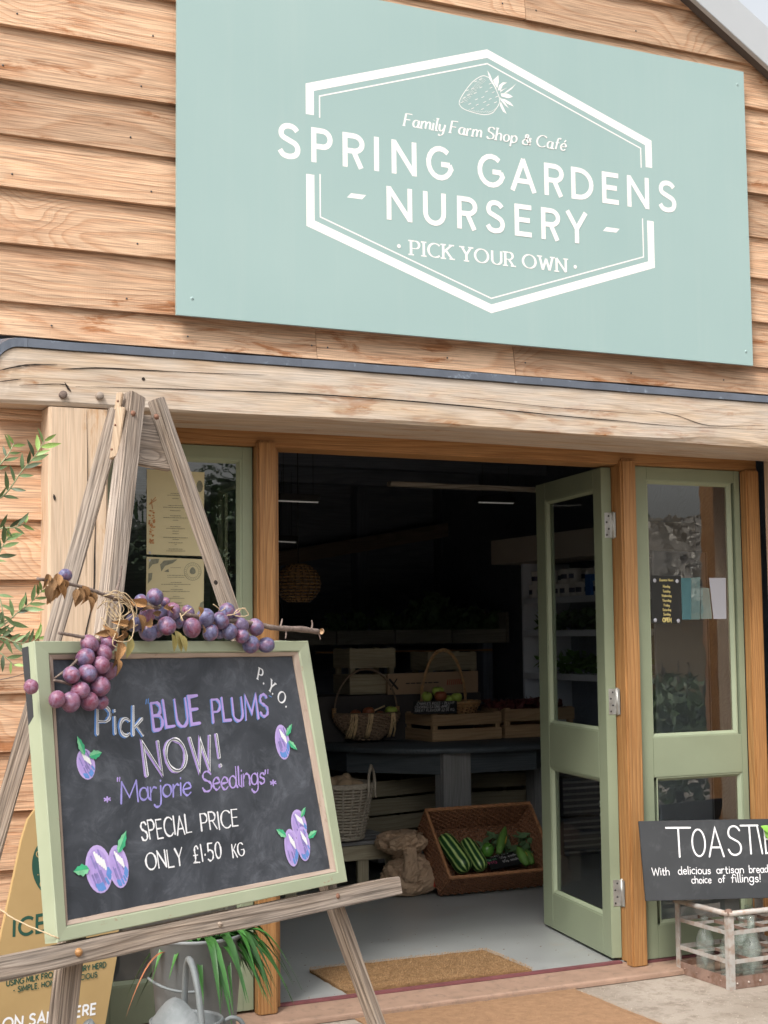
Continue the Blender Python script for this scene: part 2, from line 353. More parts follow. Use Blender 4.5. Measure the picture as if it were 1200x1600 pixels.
def special_mats():
    # sign panel: faint rain streaks and a little dust over flat mint paint
    s = N('mint_sign_panel_streaked'); a = s.noise(s.coord((9, 1, .55), False), 1.6, 5.0, .65); b = s.noise(s.coord((1, 1, 1), False), 1.3, 3.0, .5); d_ = s.noise(s.coord((1, 1, 1), False), 90, 3.0, .6)
    c = s.mix(s.map(b, .35, .65), (.296, .415, .405), (.318, .437, .425)); c = s.mix(s.math('MULTIPLY', s.map(a, .52, .75), .10), c, (.46, .52, .49)); c = s.mix(s.math('MULTIPLY', s.map(d_, .62, .72), .06), c, (.25, .30, .28))
    M['mint'] = s.done(c, s.map(a, .4, .7, .30, .42), b, .03, .004)
    # worn painted frame of the chalkboard: sage paint with bare wood scuffs
    s = N('worn_sage_board_paint'); a = s.noise(s.coord((3, 16, 16)), 2.0, 6.0, .7); b = s.noise(s.coord((1, 1, 1)), 70, 4.0, .6)
    c = s.mix(s.map(s.noise(s.coord(), 5), .3, .7), (.315, .355, .24), (.375, .41, .285))
    c = s.mix(s.map(s.math('ADD', a, s.math('MULTIPLY', b, .35)), .80, .86), c, (.32, .22, .15))
    M['sage_board'] = s.done(c, .55, a, .3, .001)
    s = N('bare_pinkish_inner_moulding'); a = s.noise(s.coord((6, 90, 90)), 1.0, 5.0, .6); b = s.noise(s.coord((4, 14, 14)), 2.0, 6.0, .7)
    c = s.mix(s.map(a, .35, .65), (.35, .265, .21), (.44, .345, .28)); c = s.mix(s.map(b, .6, .68), c, (.2, .14, .1))
    M['board_inner'] = s.done(c, .7, a, .4, .001)
    # chalkboard: near-black with wiped chalk haze and brush streaks
    s = N('wiped_chalkboard'); P = s.coord((1, 1, 1), False)
    a = s.noise(P, 4.5, 8.0, .68, .8); st = s.noise(s.coord((9, 9, 60), False), 1.0, 5.0, .7, .5); sm = s.noise(P, 2.2, 3.0, .5, .3)
    f = s.math('ADD', s.math('MULTIPLY', s.map(a, .38, .75), .6), s.math('MULTIPLY', s.math('MULTIPLY', s.map(st, .45, .75), s.map(sm, .4, .65)), .7))
    f2 = s.noise(s.coord((7, 7, 1), False), 1.3, 7.0, .75, 1.6); f = s.math('ADD', f, s.math('MULTIPLY', s.map(f2, .50, .66), .45)); c = s.mix(f, (.024, .029, .038), (.115, .126, .150)); M['chalkboard'] = s.done(c, s.map(a, .3, .7, .5, .75), st, .12, .001)
    # plums: dark skin, red patches, pale waxy bloom
    for pn_, lo_, hi_ in (('plum', -.6, .5), ('plum_red', .1, .95)):
     s = N(pn_+'_skin'); P = s.coord((1, 1, 1)); oi = s.n('ObjectInfo')
     rb = s.noise(P, .9, 2.0, .5); bl = s.noise(P, 1.5, 4.0, .65, .6); sp = s.noise(P, 16, 3.0, .7); sc2 = s.noise(s.coord((1, 1, .45)), 2.6, 5.0, .7, 1.2)
     redf = s.math('ADD', s.map(rb, .42, .62), s.map(oi.outputs['Random'], 0, 1, lo_, hi_)); redf = s.math('MINIMUM', s.math('MAXIMUM', redf, 0.0), 1.0)
     skin = s.mix(redf, (.045, .030, .085), (.17, .018, .045))
     bloom = s.mix(redf, (.20, .21, .36), (.31, .20, .30))
     f = s.math('MULTIPLY', s.map(bl, .32, .66, .12, .80), s.map(sc2, .56, .66, 1.0, .12))
     c = s.mix(f, skin, bloom); c = s.mix(s.math('MULTIPLY', s.map(sp, .62, .7), .35), c, (.45, .33, .38))
     M[pn_] = s.done(c, s.map(f, 0, 1, .28, .6), bl, .15, .001)
    # glass: thin float pane with a little ripple
    for nm, ripple, ior_ in (('window_glass', .0009, 2.5), ('rippled_glass', .004, 2.3), ('door_glass', .0009, 1.5)):
        s = N(nm); t = s.t; t.nodes.remove(s.b); out = t.nodes['Material Output']
        tr = s.n('BsdfTransparent'); tr.inputs[0].default_value = (.90, .92, .92, 1); gl = s.n('BsdfGlossy'); gl.inputs['Roughness'].default_value = 0.0
        fr = s.n('Fresnel'); fr.inputs[0].default_value = ior_; mx = s.n('MixShader')
        bp = s.n('Bump'); bp.inputs['Strength'].default_value = .6; bp.inputs['Distance'].default_value = ripple*.5
        s.put(bp.inputs['Height'], s.noise(s.coord((1, 1, 1)), 9.0, 2.0)); t.links.new(bp.outputs[0], gl.inputs['Normal'])
        geo_ = s.n('NewGeometry'); s.put(mx.inputs[0], s.math('MULTIPLY', fr.outputs[0], s.math('SUBTRACT', 1.0, geo_.outputs['Backfacing']))); t.links.new(tr.outputs[0], mx.inputs[1]); t.links.new(gl.outputs[0], mx.inputs[2]); t.links.new(mx.outputs[0], out.inputs[0])
        M[nm] = s.m
    s = N('dusty_bottle_glass'); t = s.t; out = t.nodes['Material Output']; s.done((.62,.66,.62), .6)
    tr = s.n('BsdfTransparent'); tr.inputs[0].default_value = (.93,.96,.94,1); gl = s.n('BsdfGlossy'); gl.inputs['Roughness'].default_value = .06; fr = s.n('Fresnel'); fr.inputs[0].default_value = 1.6
    m1_, m2_ = s.n('MixShader'), s.n('MixShader'); s.put(m1_.inputs[0], s.map(s.noise(s.coord(), 18), .4, .75, .07, .24)); t.links.new(tr.outputs[0], m1_.inputs[1]); t.links.new(s.b.outputs[0], m1_.inputs[2])
    geo_ = s.n('NewGeometry'); s.put(m2_.inputs[0], s.math('MULTIPLY', fr.outputs[0], s.math('SUBTRACT', 1.0, geo_.outputs['Backfacing']))); t.links.new(m1_.outputs[0], m2_.inputs[1]); t.links.new(gl.outputs[0], m2_.inputs[2]); t.links.new(m2_.outputs[0], out.inputs[0]); M['bottle'] = s.m
    # yard concrete with exposed grit
    s = N('gritty_yard_concrete'); P = s.coord((1, 1, 1), False); a = s.noise(P, 2.0, 6.0, .6); b = s.noise(P, 16, 6.0, .7)
    v = s.n('TexVoronoi'); s.put(v.inputs['Vector'], P); v.inputs['Scale'].default_value = 130
    c = s.mix(s.map(a, .35, .65), (.29, .245, .20), (.40, .345, .29)); c = s.mix(s.math('MULTIPLY', s.map(b, .48, .66), .75), c, (.21, .17, .135))
    c = s.mix(s.math('MULTIPLY', s.map(v.outputs['Color'], .78, .9), s.map(v.outputs['Distance'], .35, .15)), c, (.58, .53, .46))
    M['concrete'] = s.done(c, .92, s.math('ADD', v.outputs['Distance'], b), .6, .003, spec=.2)
    # marrow: dark green with pale broken stripes round the local X axis
    s = N('striped_marrow_skin'); P = s.coord((1, 1, 1), False); sp_ = s.n('SeparateXYZ'); s.put(sp_.inputs[0], P)
    an = s.math('ARCTAN2', sp_.outputs[2], sp_.outputs[1]); nn = s.noise(s.coord((14, 60, 60), True), 1.0, 5.0, .7)
    w = s.math('SINE', s.math('ADD', s.math('MULTIPLY', an, 9.0), s.math('MULTIPLY', nn, 2.6)))
    c = s.ramp(s.map(w, -1, 1), [(0, (.012, .05, .015)), (.62, (.02, .085, .02)), (.75, (.20, .36, .09)), (1, (.42, .52, .18))])
    M['marrow'] = s.done(c, .32)
    # corrugated card of the ice cream sign
    s = N('ribbed_brown_board'); P = s.coord((1, 1, 1), False); sp_ = s.n('SeparateXYZ'); s.put(sp_.inputs[0], P)
    w = s.math('SINE', s.math('MULTIPLY', sp_.outputs[2], 520)); a = s.noise(P, 6)
    c = s.mix(s.map(a, .3, .7), (.40, .27, .115), (.46, .315, .14)); c = s.mix(s.map(w, .2, 1, 0, .22), c, (.30, .19, .08))
    M['aboard'] = s.done(c, .6, w, .1, .001)
    s = N('strip_lamp_glow'); M['lamp'] = s.done((.8, .8, .8)); s.b.inputs['Emission Color'].default_value = (1, .95, .85, 1); s.b.inputs['Emission Strength'].default_value = .07
special_mats()

# ------------------------------------------------------------------ lettering: pen strokes on a plane
def arc(cx, cy, rx, ry, a0, a1, k=14):
    return [(cx+rx*math.cos(math.radians(a0+(a1-a0)*i/k)), cy+ry*math.sin(math.radians(a0+(a1-a0)*i/k))) for i in range(k+1)]
L_ = lambda *p: ('l', list(p))
S_ = lambda *p: ('s', list(p))
G = {
 'A': (.74, [L_((0,0),(.37,1),(.74,0)), L_((.13,.32),(.61,.32))]),
 'B': (.58, [L_((0,0),(0,1)), ('a', [(0,1),(.28,1)]+arc(.28,.765,.25,.235,90,-90)+[(0,.53)]), ('a', [(.02,.53),(.3,.53)]+arc(.3,.265,.28,.265,90,-90)+[(0,0)])]),
 'C': (.74, [('a', arc(.46,.5,.46,.5,45,315))]),
 'D': (.72, [('a', [(0,0),(0,1),(.22,1)]+arc(.22,.5,.5,.5,90,-90)+[(0,0)])]),
 'E': (.52, [L_((.52,1),(0,1),(0,0),(.52,0)), L_((0,.52),(.46,.52))]),
 'F': (.50, [L_((.5,1),(0,1),(0,0)), L_((0,.52),(.42,.52))]),
 'G': (.80, [('a', arc(.48,.5,.48,.5,48,340)+[(.86,.47)]), L_((.52,.47),(.88,.47))]),
 'H': (.66, [L_((0,0),(0,1)), L_((.66,0),(.66,1)), L_((0,.52),(.66,.52))]),
 'I': (.04, [L_((.02,0),(.02,1))]),
 'K': (.60, [L_((0,0),(0,1)), L_((.58,1),(.02,.45)), L_((.18,.6),(.62,0))]),
 'L': (.50, [L_((0,1),(0,0),(.5,0))]),
 'M': (.86, [L_((0,0),(.06,1),(.43,.25),(.80,1),(.86,0))]),
 'N': (.70, [L_((0,0),(0,1),(.70,0),(.70,1))]),
 'O': (.94, [('a', arc(.47,.5,.47,.5,90,450,26))]),
 'P': (.56, [L_((0,0),(0,1)), ('a', [(0,1),(.3,1)]+arc(.3,.73,.26,.27,90,-90)+[(0,.46)])]),
 'R': (.58, [L_((0,0),(0,1)), ('a', [(0,1),(.28,1)]+arc(.28,.74,.26,.26,90,-90)+[(0,.48)]), L_((.26,.48),(.58,0))]),
 'S': (.56, [S_((.53,.85),(.43,.96),(.28,1),(.12,.95),(.04,.80),(.08,.64),(.28,.53),(.48,.42),(.55,.25),(.48,.07),(.28,0),(.10,.05),(0,.19))]),
 'T': (.62, [L_((0,1),(.62,1)), L_((.31,1),(.31,0))]),
 'U': (.66, [('a', [(0,1),(0,.33)]+arc(.33,.33,.33,.33,180,360)+[(.66,1)])]),
 'V': (.66, [L_((0,1),(.33,0),(.66,1))]),
 'W': (.98, [L_((0,1),(.24,0),(.49,.85),(.74,0),(.98,1))]),
 'X': (.62, [L_((0,1),(.62,0)), L_((.62,1),(0,0))]),
 'Y': (.64, [L_((0,1),(.32,.46),(.64,1)), L_((.32,.46),(.32,0))]),
 'a': (.46, [('a', arc(.21,.29,.21,.29,60,400,18)), L_((.43,.58),(.43,.1),(.5,0))]),
 'b': (.46, [L_((0,1),(0,0)), ('a', arc(.22,.3,.22,.3,180,-180,18))]),
 'c': (.38, [('a', arc(.24,.3,.24,.3,50,310))]),
 'd': (.46, [('a', arc(.21,.29,.21,.29,60,400,18)), L_((.43,1),(.43,.1),(.5,0))]),
 'e': (.42, [S_((.03,.3),(.40,.34),(.36,.53),(.2,.6),(.03,.42),(.02,.2),(.14,.02),(.28,.0),(.42,.12))]),
 'f': (.32, [S_((.42,.92),(.32,1),(.2,.92),(.15,.7),(.13,.3),(.1,0)), L_((0,.58),(.34,.58))]),
 'g': (.46, [('a', arc(.21,.31,.21,.28,60,400,18)), S_((.43,.58),(.43,.1),(.42,-.2),(.26,-.36),(.08,-.30),(.02,-.2))]),
 'h': (.44, [L_((0,1),(0,0)), S_((0,.35),(.12,.55),(.28,.58),(.4,.46),(.42,.2),(.42,0))]),
 'i': (.06, [L_((.03,.58),(.03,0)), S_((.03,.80),(.035,.83))]),
 'j': (.14, [S_((.14,.58),(.14,-.1),(.06,-.34),(-.12,-.36),(-.2,-.26)), S_((.14,.80),(.145,.83))]),
 'k': (.42, [L_((0,1),(0,0)), L_((.38,.58),(.03,.25)), L_((.12,.34),(.42,0))]),
 'l': (.08, [L_((.03,1),(.03,.08),(.1,0))]),
 'm': (.70, [L_((0,.58),(0,0)), S_((0,.35),(.12,.56),(.24,.58),(.34,.46),(.35,.2),(.35,0)), S_((.35,.35),(.46,.56),(.58,.58),(.68,.46),(.69,.2),(.70,0))]),
 'n': (.42, [L_((0,.58),(0,0)), S_((0,.35),(.12,.56),(.26,.58),(.38,.46),(.40,.2),(.41,0))]),
 'o': (.46, [('a', arc(.23,.29,.23,.29,90,450,20))]),
 'p': (.46, [L_((0,.58),(0,-.36)), ('a', arc(.22,.29,.22,.29,180,-180,18))]),
 'r': (.28, [L_((0,.58),(0,0)), S_((0,.33),(.1,.52),(.2,.58),(.3,.53))]),
 's': (.34, [S_((.32,.48),(.2,.58),(.06,.52),(.05,.38),(.2,.3),(.33,.2),(.3,.05),(.14,0),(0,.1))]),
 't': (.30, [S_((.12,.85),(.12,.2),(.16,.03),(.3,.04)), L_((0,.58),(.3,.58))]),
 'u': (.42, [S_((0,.58),(0,.2),(.06,.03),(.2,0),(.34,.1),(.40,.3)), L_((.41,.58),(.41,0))]),
 'v': (.40, [L_((0,.58),(.2,0),(.40,.58))]),
 'w': (.60, [L_((0,.58),(.15,0),(.3,.5),(.45,0),(.6,.58))]),
 'y': (.42, [S_((0,.58),(.02,.2),(.14,.02),(.3,.1),(.4,.3)), S_((.42,.58),(.40,.1),(.34,-.24),(.14,-.36),(.02,-.26))]),
 '\u00e9': (.42, [S_((.03,.3),(.40,.34),(.36,.53),(.2,.6),(.03,.42),(.02,.2),(.14,.02),(.28,.0),(.42,.12)), L_((.22,.72),(.36,.9))]),
 '&': (.72, [S_((.72,.52),(.58,.58),(.6,.42),(.66,.3),(.5,.05),(.28,-.02),(.06,.08),(.03,.25),(.16,.42),(.36,.56),(.42,.74),(.32,.86),(.2,.78),(.22,.6),(.4,.3),(.72,.0))]),
 '!': (.06, [L_((.03,1),(.03,.28)), S_((.03,.03),(.035,.0))]),
 '\u00a3': (.52, [S_((.46,.84),(.36,1),(.2,.94),(.15,.72),(.18,.4),(.14,.12),(.0,.02),(.2,.03),(.5,.0)), L_((.02,.46),(.38,.46))]),
 '1': (.08, [L_((.04,1),(.04,0))]),
 '5': (.46, [S_((.04,.56),(.2,.62),(.4,.52),(.45,.3),(.36,.08),(.16,0),(0,.1)), L_((.44,1),(.08,1),(.05,.55))]),
 '2': (.48, [S_((.03,.78),(.12,.96),(.28,1),(.43,.88),(.42,.68),(.24,.38),(.0,.0),(.1,.0)), L_((.02,.0),(.48,.0))]),
 '6': (.48, [S_((.40,.96),(.2,.8),(.05,.5),(.03,.22),(.14,.02),(.32,.02),(.45,.2),(.42,.42),(.26,.52),(.08,.42),(.04,.28))]),
 '0': (.50, [('a', arc(.25,.5,.25,.5,90,450,24))]),
 '\u00b7': (.06, [S_((.03,.40),(.035,.44))]), '.': (.06, [S_((.03,.0),(.035,.03))]),
 ',': (.08, [L_((.06,.06),(.02,-.12))]), '-': (.36, [L_((0,.42),(.34,.42))]), "'": (.05, [L_((.03,1),(.03,.78))]),
 '"': (.18, [L_((.04,1),(.02,.78)), L_((.16,1),(.14,.78))]),
 '*': (.36, [L_((.18,.62),(.18,.18)), L_((0,.5),(.36,.3)), L_((.36,.5),(0,.3))]),
}
def layout(s, gap=.24, space=.5, jit=0.0, rr=None):
    """strokes of a string at cap height 1, and its length"""
    x = 0; out = []; rr = rr or random.Random(3)
    for ch in s:
        if ch == ' ': x += space; continue
        w, st = G[ch]; dy = rr.uniform(-jit, jit); k = 1+rr.uniform(-jit, jit); sl_ = rr.uniform(-jit, jit)
        for ty, pts in st:
            p = [((a+b*sl_)*k, b*k+dy) for a, b in pts]
            if ty == 's': p = [(q.x, q.y) for q in smooth([(a, b, 0) for a, b in p], 5)]
            out.append((ty, [(x+a, b) for a, b in p]))
        x += w*k+gap
    return out, x-gap
class Pen:
    """collects flat strokes lying just proud of a plane; each one a hair above the last so none coincide"""
    def __init__(s, pl, off): s.pl = pl; s.off = off; s.mb = MB(); s.k = 0; s.press = 0.0
    def stroke(s, pts, w, nib=None, cap=True, closed=False):
        P = [Vector(p).to_2d() for p in pts]
        Q = [P[0]]
        for p in P[1:]:
            if (p-Q[-1]).length > 1e-6: Q.append(p)
        P = Q
        if len(P) < 2: return
        off = s.off + s.k*2.5e-5; s.k += 1; Lf = []; Rt = []; m = len(P)
        def hw(t):
            if nib is None: return w
            a, c = nib; ca, sa = math.cos(a), math.sin(a); al = abs(t.x*ca+t.y*sa); ac = abs(-t.x*sa+t.y*ca)
            return w*(c + (1-c)*ac)
        for i, p in enumerate(P):
            t0 = (p-P[i-1]).normalized() if i else None; t1 = (P[i+1]-p).normalized() if i < m-1 else None
            if closed and i in (0, m-1): t0 = (P[-1]-P[-2]).normalized(); t1 = (P[1]-P[0]).normalized()
            ww = hw(t1 if t1 is not None else t0)*(1+s.press*math.sin(i*.9+s.k*2.1)+s.press*.5*math.sin(i*2.3+s.k))
            if t0 is None or t1 is None:
                t = t1 if t0 is None else t0; ww *= 1-s.press*.5; n = Vector((-t.y, t.x)); e = Vector((0, 0))
                Lf.append(p+n*ww+e); Rt.append(p-n*ww+e)
            else:
                n0 = Vector((-t0.y, t0.x)); n1 = Vector((-t1.y, t1.x)); n = n0+n1
                if n.length < 1e-4: n = n0
                n.normalize(); k = 1/max(.36, n.dot(n0)); Lf.append(p+n*ww*k); Rt.append(p-n*ww*k)
        vs = [s.pl.w(q.x, q.y, off) for q in Lf]+[s.pl.w(q.x, q.y, off) for q in Rt]
        s.mb.add(vs, [(i, i+1, m+i+1, m+i) for i in range(m-1)])
        if cap:
            for e, q in ((0, 1), (m-1, m-2)):
                t = (P[e]-P[q]).normalized(); ww = hw(t)*(.98-s.press*.4); n = Vector((-t.y, t.x))
                fan = [P[e]+n*ww*math.cos(g)+t*ww*math.sin(g) for g in [PI*j/6 for j in range(7)]]
                s.mb.add([s.pl.w(q_.x, q_.y, off) for q_ in fan], [tuple(range(7))])
    def fill(s, pts):
        off = s.off + s.k*2.5e-5; s.k += 1
        s.mb.add([s.pl.w(x, y, off) for x, y in pts], [tuple(range(len(pts)))])
    def text(s, st, A, B, T, w=.08, nib=None, serif=0.0, gap=.24, space=.5, jit=0.0, shear=0.0, cap=True, dx=0.0, dy=0.0, raw=False):
        """string from A (baseline start) to B (baseline end) with cap top T; pixel points on this plane unless raw"""
        if not raw: A, B, T = s.pl.uv(*A), s.pl.uv(*B), s.pl.uv(*T)
        A = Vector(A); B = Vector(B); T = Vector(T); ex = (B-A); Ln = ex.length; ex.normalize(); ey = Vector((-ex.y, ex.x)); h = (T-A).dot(ey)
        strokes, tot = layout(st, gap, space, jit); kx = Ln/tot
        f = lambda p: A + ex*((p[0]*kx)+(p[1]*shear*h)+dx) + ey*(p[1]*h+dy)
        for ty, pts in strokes:
            if ty == 'l' and serif:
                for a, b in ((pts[0], pts[1]), (pts[-1], pts[-2])):
                    d = Vector((b[0]-a[0], b[1]-a[1]))
                    if abs(d.y) > .75*abs(d.x) and (abs(a[1]) < .02 or a[1] > .98 or (abs(a[1]-.58) < .02 and shear == 0)):
                        s.stroke([f((a[0]-serif, a[1])), f((a[0]+serif, a[1]))], w*h*.5, None, False)
            if ty == 'l' and nib and len(pts) > 2:
                for a, b in zip(pts, pts[1:]): s.stroke([f(a), f(b)], w*h, nib, cap)
            else: s.stroke([f(p) for p in pts], w*h, nib, cap, closed=(pts[0] == pts[-1]) or (ty == 'a' and math.dist(pts[0], pts[-1]) < 1e-3))
    def done(s, name, mat, parent): return s.mb.build(name, mat, parent)

# ================================================================== THE SETTING
def structure(name, mb, mat, bevel=0.0):
    o = mb.build(name, mat, None, bevel); o['kind'] = 'structure'; return o
GZ = -0.035
structure('yard_ground', MB().add([(-80,-80,GZ),(80,-80,GZ),(80,-.095,GZ),(-80,-.095,GZ)], [(0,1,2,3)]), M['concrete'])
structure('field_ground', MB().add([(-80,-.095,GZ-.004),(80,-.095,GZ-.004),(80,90,GZ-.004),(-80,90,GZ-.004)], [(0,1,2,3)]), M['concrete'])
structure('shop_floor', MB().box((-3.5,.095,-.03),(3.55,5.6,0.0)), M['floor'])
g = MB()
for i in range(900):                       # loose grit on the concrete near the sill
    x, y = rnd(-.3, 2.6), -.11-abs(random.gauss(0, .35)); r = rnd(.0012, .0032)
    g.sphere((x, y, GZ+r*.5), r, 5, 3, (1, rnd(.6, 1.2), .6))
o = g.build('loose_grit', plain('pale_grit', (.42, .37, .30), .9, .3, 40), None); tag(o, 'scattered pale grit on the concrete in front of the sill', 'grit', kind='stuff')
g = MB()
for i in range(170):                       # crumbs and coir bits trodden in over the threshold
    r = rnd(.0008, .0026); g.sphere((rnd(.02, 1.45), .11+abs(random.gauss(0, .45)), r*.5), r, 5, 3, (rnd(.7, 2.2), 1, .5))
o = g.build('trodden_crumbs', plain('trodden_crumb', (.20, .14, .09), .9, .4, 40), None); tag(o, 'dark crumbs of soil and coir trodden onto the grey shop floor', 'debris', kind='stuff')

# ---- the shop building: every fixed piece is a part of it
shop = thing('farm_shop_building', (.75, -.1, 0), 'timber clad farm shop building with an oak beam over its green glazed doorway', 'building')
q0, q1 = wall(-.365).px(1087, 0), wall(-.365).px(1200, 103); SLP = (q0.z-q1.z)/(q1.x-q0.x); BARGE = q0.z+SLP*q0.x
HW = 3.6; AP = BARGE+.07; EV = AP-SLP*HW-.02
mb = MB()                                                           # studwork behind the boards
mb.box((-HW,-.262,-.03),(-.762,.02,EV)); mb.box((2.395,-.262,-.03),(HW,.02,EV))
mb.box((-.762,-.262,2.31),(2.395,.02,2.33))
mb.prism([(-HW,-.262,2.332),(HW,-.262,2.332),(0,-.262,AP-.02)], (0,-1,0), .28)
mb.box((-HW,.02,-.03),(-HW+.1,5.6,EV)); mb.box((HW-.1,.02,-.03),(HW,5.6,EV))
mb.build('wall', M['hazed_wood'], shop)
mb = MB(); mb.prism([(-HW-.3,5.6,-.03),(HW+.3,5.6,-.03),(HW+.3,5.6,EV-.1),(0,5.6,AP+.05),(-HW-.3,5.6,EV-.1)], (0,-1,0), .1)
mb.build('back_wall', M['hazed_wood'], shop)
for s in (-1, 1):
    mb = MB(); x1 = s*4.15; vs = [(0,-.345,AP+.03),(x1,-.345,AP+.03-SLP*4.15),(x1,6.0,AP+.03-SLP*4.15),(0,6.0,AP+.03)]
    mb.add([Vector(v) for v in vs]+[Vector(v)+Vector((0,0,.09)) for v in vs], [(0,1,2,3),(7,6,5,4),(0,4,5,1),(1,5,6,2),(2,6,7,3),(3,7,4,0)])
    mb.build('roof', M['fascia'], shop)
    # barge board, a hand's breadth in front of the cladding
    zt = BARGE
    a = Vector((0, -.365, zt)); b = Vector((s*4.2, -.365, zt-SLP*4.2)); dz = Vector((0,0,.165))
    mb = MB(); mb.prism([a, b, b+dz, a+dz] if s > 0 else [b, a, a+dz, b+dz], (0,-1,0), .025); mb.build('barge_board', M['fascia'], shop, .002)
    c0 = a+Vector((0, .025, .004)); c1 = b+Vector((0, .025, .004))
    mb = MB(); mb.add([c0, c1, c1+Vector((0,.04,0)), c0+Vector((0,.04,0)), c0+Vector((0,0,.03)), c1+Vector((0,0,.03)), c1+Vector((0,.04,.03)), c0+Vector((0,.04,.03))],
        [(0,1,2,3),(7,6,5,4),(0,4,5,1),(1,5,6,2),(2,6,7,3),(3,7,4,0)]); mb.build('soffit', M['gutter_dark'], shop)
# ---- larch cladding, one board at a time: feather-edged, lapped over the board below
def board(x0, x1, z, h, yb=-.300, cut=None):
    lap = .035; t0, t1 = .020, .008; z1 = z+h+lap; yb += rnd(-.0025, .0025); nseg = max(2, int((x1-x0)/.25)); wz = [rnd(-.0022, .0022) for _ in range(nseg+1)]
    vs = []
    for i in range(nseg+1):
        x = x0+(x1-x0)*i/nseg; e0 = e1 = x
        if cut is not None:
            lim0 = (cut-z)/SLP; lim1 = (cut-z1)/SLP
            e0 = max(-lim0, min(lim0, x)); e1 = max(-lim1, min(lim1, x))
        vs += [(e0, yb, z+wz[i]), (e1, yb+.024, z1), (e1, yb+.024+t1, z1), (e0, yb+t0, z+wz[i])]
    fs = [(3,2,1,0), tuple(nseg*4+q for q in range(4))]
    for i in range(nseg):
        for q in range(4): fs.append((i*4+q, i*4+(q+1) % 4, i*4+4+(q+1) % 4, i*4+4+q))
    mb = MB(); c = Vector(((x0+x1)/2, yb, z)); mb.add([Vector(v)-c for v in vs], fs); o = mb.build('cladding_board', M['larch'], shop, 0, Matrix.Translation(c))
    k = MB()                                                          # nail heads
    xs = [x0+.05+j*.46 for j in range(int((x1-x0)/.46)+1)]
    for x in xs:
        if cut is None or abs(x) < (cut-z1)/SLP-.1: k.lathe([(0,.0012),(.0032,.001),(.0036,0)], (x+rnd(-.01,.01), yb+.0035, z+.045+rnd(-.004,.004)), 6, Matrix.Rotation(PI/2, 3, 'X'))
    if k.v: k.build('nail', M['dark_steel'], o)['kind'] = 'stuff'
    return o
rows = [2.395, 2.583, 2.765, 2.938, 3.122, 3.302, 3.486, 3.668, 3.85, 4.03, 4.21]
wp = wall(-.300)
j1 = wp.px(496, 545)[0]; j2 = wp.px(806, 575)[0]
cuts = [-HW, -1.9, j1, j2, 2.9, HW]
for a, b in zip(cuts, cuts[1:]): board(a+.001, b-.001, 2.284, .111, -.298)
for i, z in enumerate(rows):
    lim = min(HW, (AP-.03-z)/SLP); h = (rows[i+1] if i+1 < len(rows) else z+.18)-z
    js = [-lim, *( [j for j in ((-2.1+.5*(i % 3)), (.2+.7*((i*2) % 3)) if i > 7 else 99) if -lim < j < lim]), lim] if i < 9 else [-lim, lim]
    if i == 7: js = [-lim, -.2, .88, lim]
    for a, b in zip(js, js[1:]): board(a+.001, b-.001, z, h, cut=AP-.03)
low = [2.012-.0, 1.868, 1.695, 1.506, 1.333, 1.152, .972, .79, .61, .43, .25, .07, -.02]
for i, z in enumerate(low):
    h = (2.06 if i == 0 else low[i-1])-z
    board(-HW, -.936, z, h, -.300); board(2.42, HW, z, h, -.300)
# ---- oak posts, beam, lead flashing
def oak_post(x0, x1, z1, yf=-.4):
    nseg = 16; vs = []; fs = []; c = .008; ring = 8
    for i in range(nseg+1):
        z = -.03+(z1+.03)*i/nseg; w = [rnd(-.0015, .0015) for _ in range(8)]; y0, y1 = yf, -.02
        for q, (x, y) in enumerate([(x0,y0+c),(x0+c,y0),(x1-c,y0),(x1,y0+c),(x1,y1-c),(x1-c,y1),(x0+c,y1),(x0,y1-c)]): vs.append((x+w[q], y, z))
    for i in range(nseg):
        for q in range(ring): fs.append((i*ring+q, i*ring+(q+1) % ring, (i+1)*ring+(q+1) % ring, (i+1)*ring+q))
    fs += [tuple(range(ring-1, -1, -1)), tuple(nseg*ring+q for q in range(ring))]
    R = Matrix(((0,0,1),(0,1,0),(-1,0,0))).to_4x4()           # local X runs up the post
    Mx = Matrix.Translation((x0, -.4, 0)) @ Matrix(((0,1,0,0),(0,0,1,0),(1,0,0,0),(0,0,0,1)))
    inv = Mx.inverted(); mb = MB(); mb.add([inv @ Vector(v) for v in vs], fs)
    return mb.build('oak_post', M['oak_post'], shop, 0, Mx)
opost = oak_post(-.947, -.758, 2.046); oak_post(2.19, 2.395, 2.066, -.2)
BX0, BX1 = -1.118, 2.75
def beam_z(x): return 2.049+.008*math.sin(max(0, min(1, (x+1.1)/2.9))*PI)-.003*max(0, x-.8), 2.237+.002*math.sin(x*2.3+1)
mb = MB(); nseg = 60; outl = []
for i in range(nseg+1):
    x = BX0+(.1*(i/12)**2 if i <= 12 else .1+(BX1-BX0-.1)*(i-12)/(nseg-12)); zb, zt = beam_z(x); e = max(0, (BX0+.075-x)/.075); zt -= .085*(1-math.sqrt(max(0, 1-e*e))) if e > 0 else 0
    d = lambda a=.0007: rnd(-a, a); yb = -.402+.0012*math.sin(x*3.1)
    chf = .008+.004*math.sin(x*5)+ (.02 if 1.45 < x < 1.9 else 0)*abs(math.sin((x-1.45)*7))
    outl.append([(x, yb+.01, zb), (x, yb, zb+chf), (x, yb+d(), zb+.06+d()), (x, yb+d(), zb+.12), (x, yb, zt-.012), (x, yb+.014, zt), (x, -.05, zt), (x, -.05, zb)])
vs = [p for r in outl for p in r]; fs = [tuple(range(8))[::-1], tuple(nseg*8+q for q in range(8))]
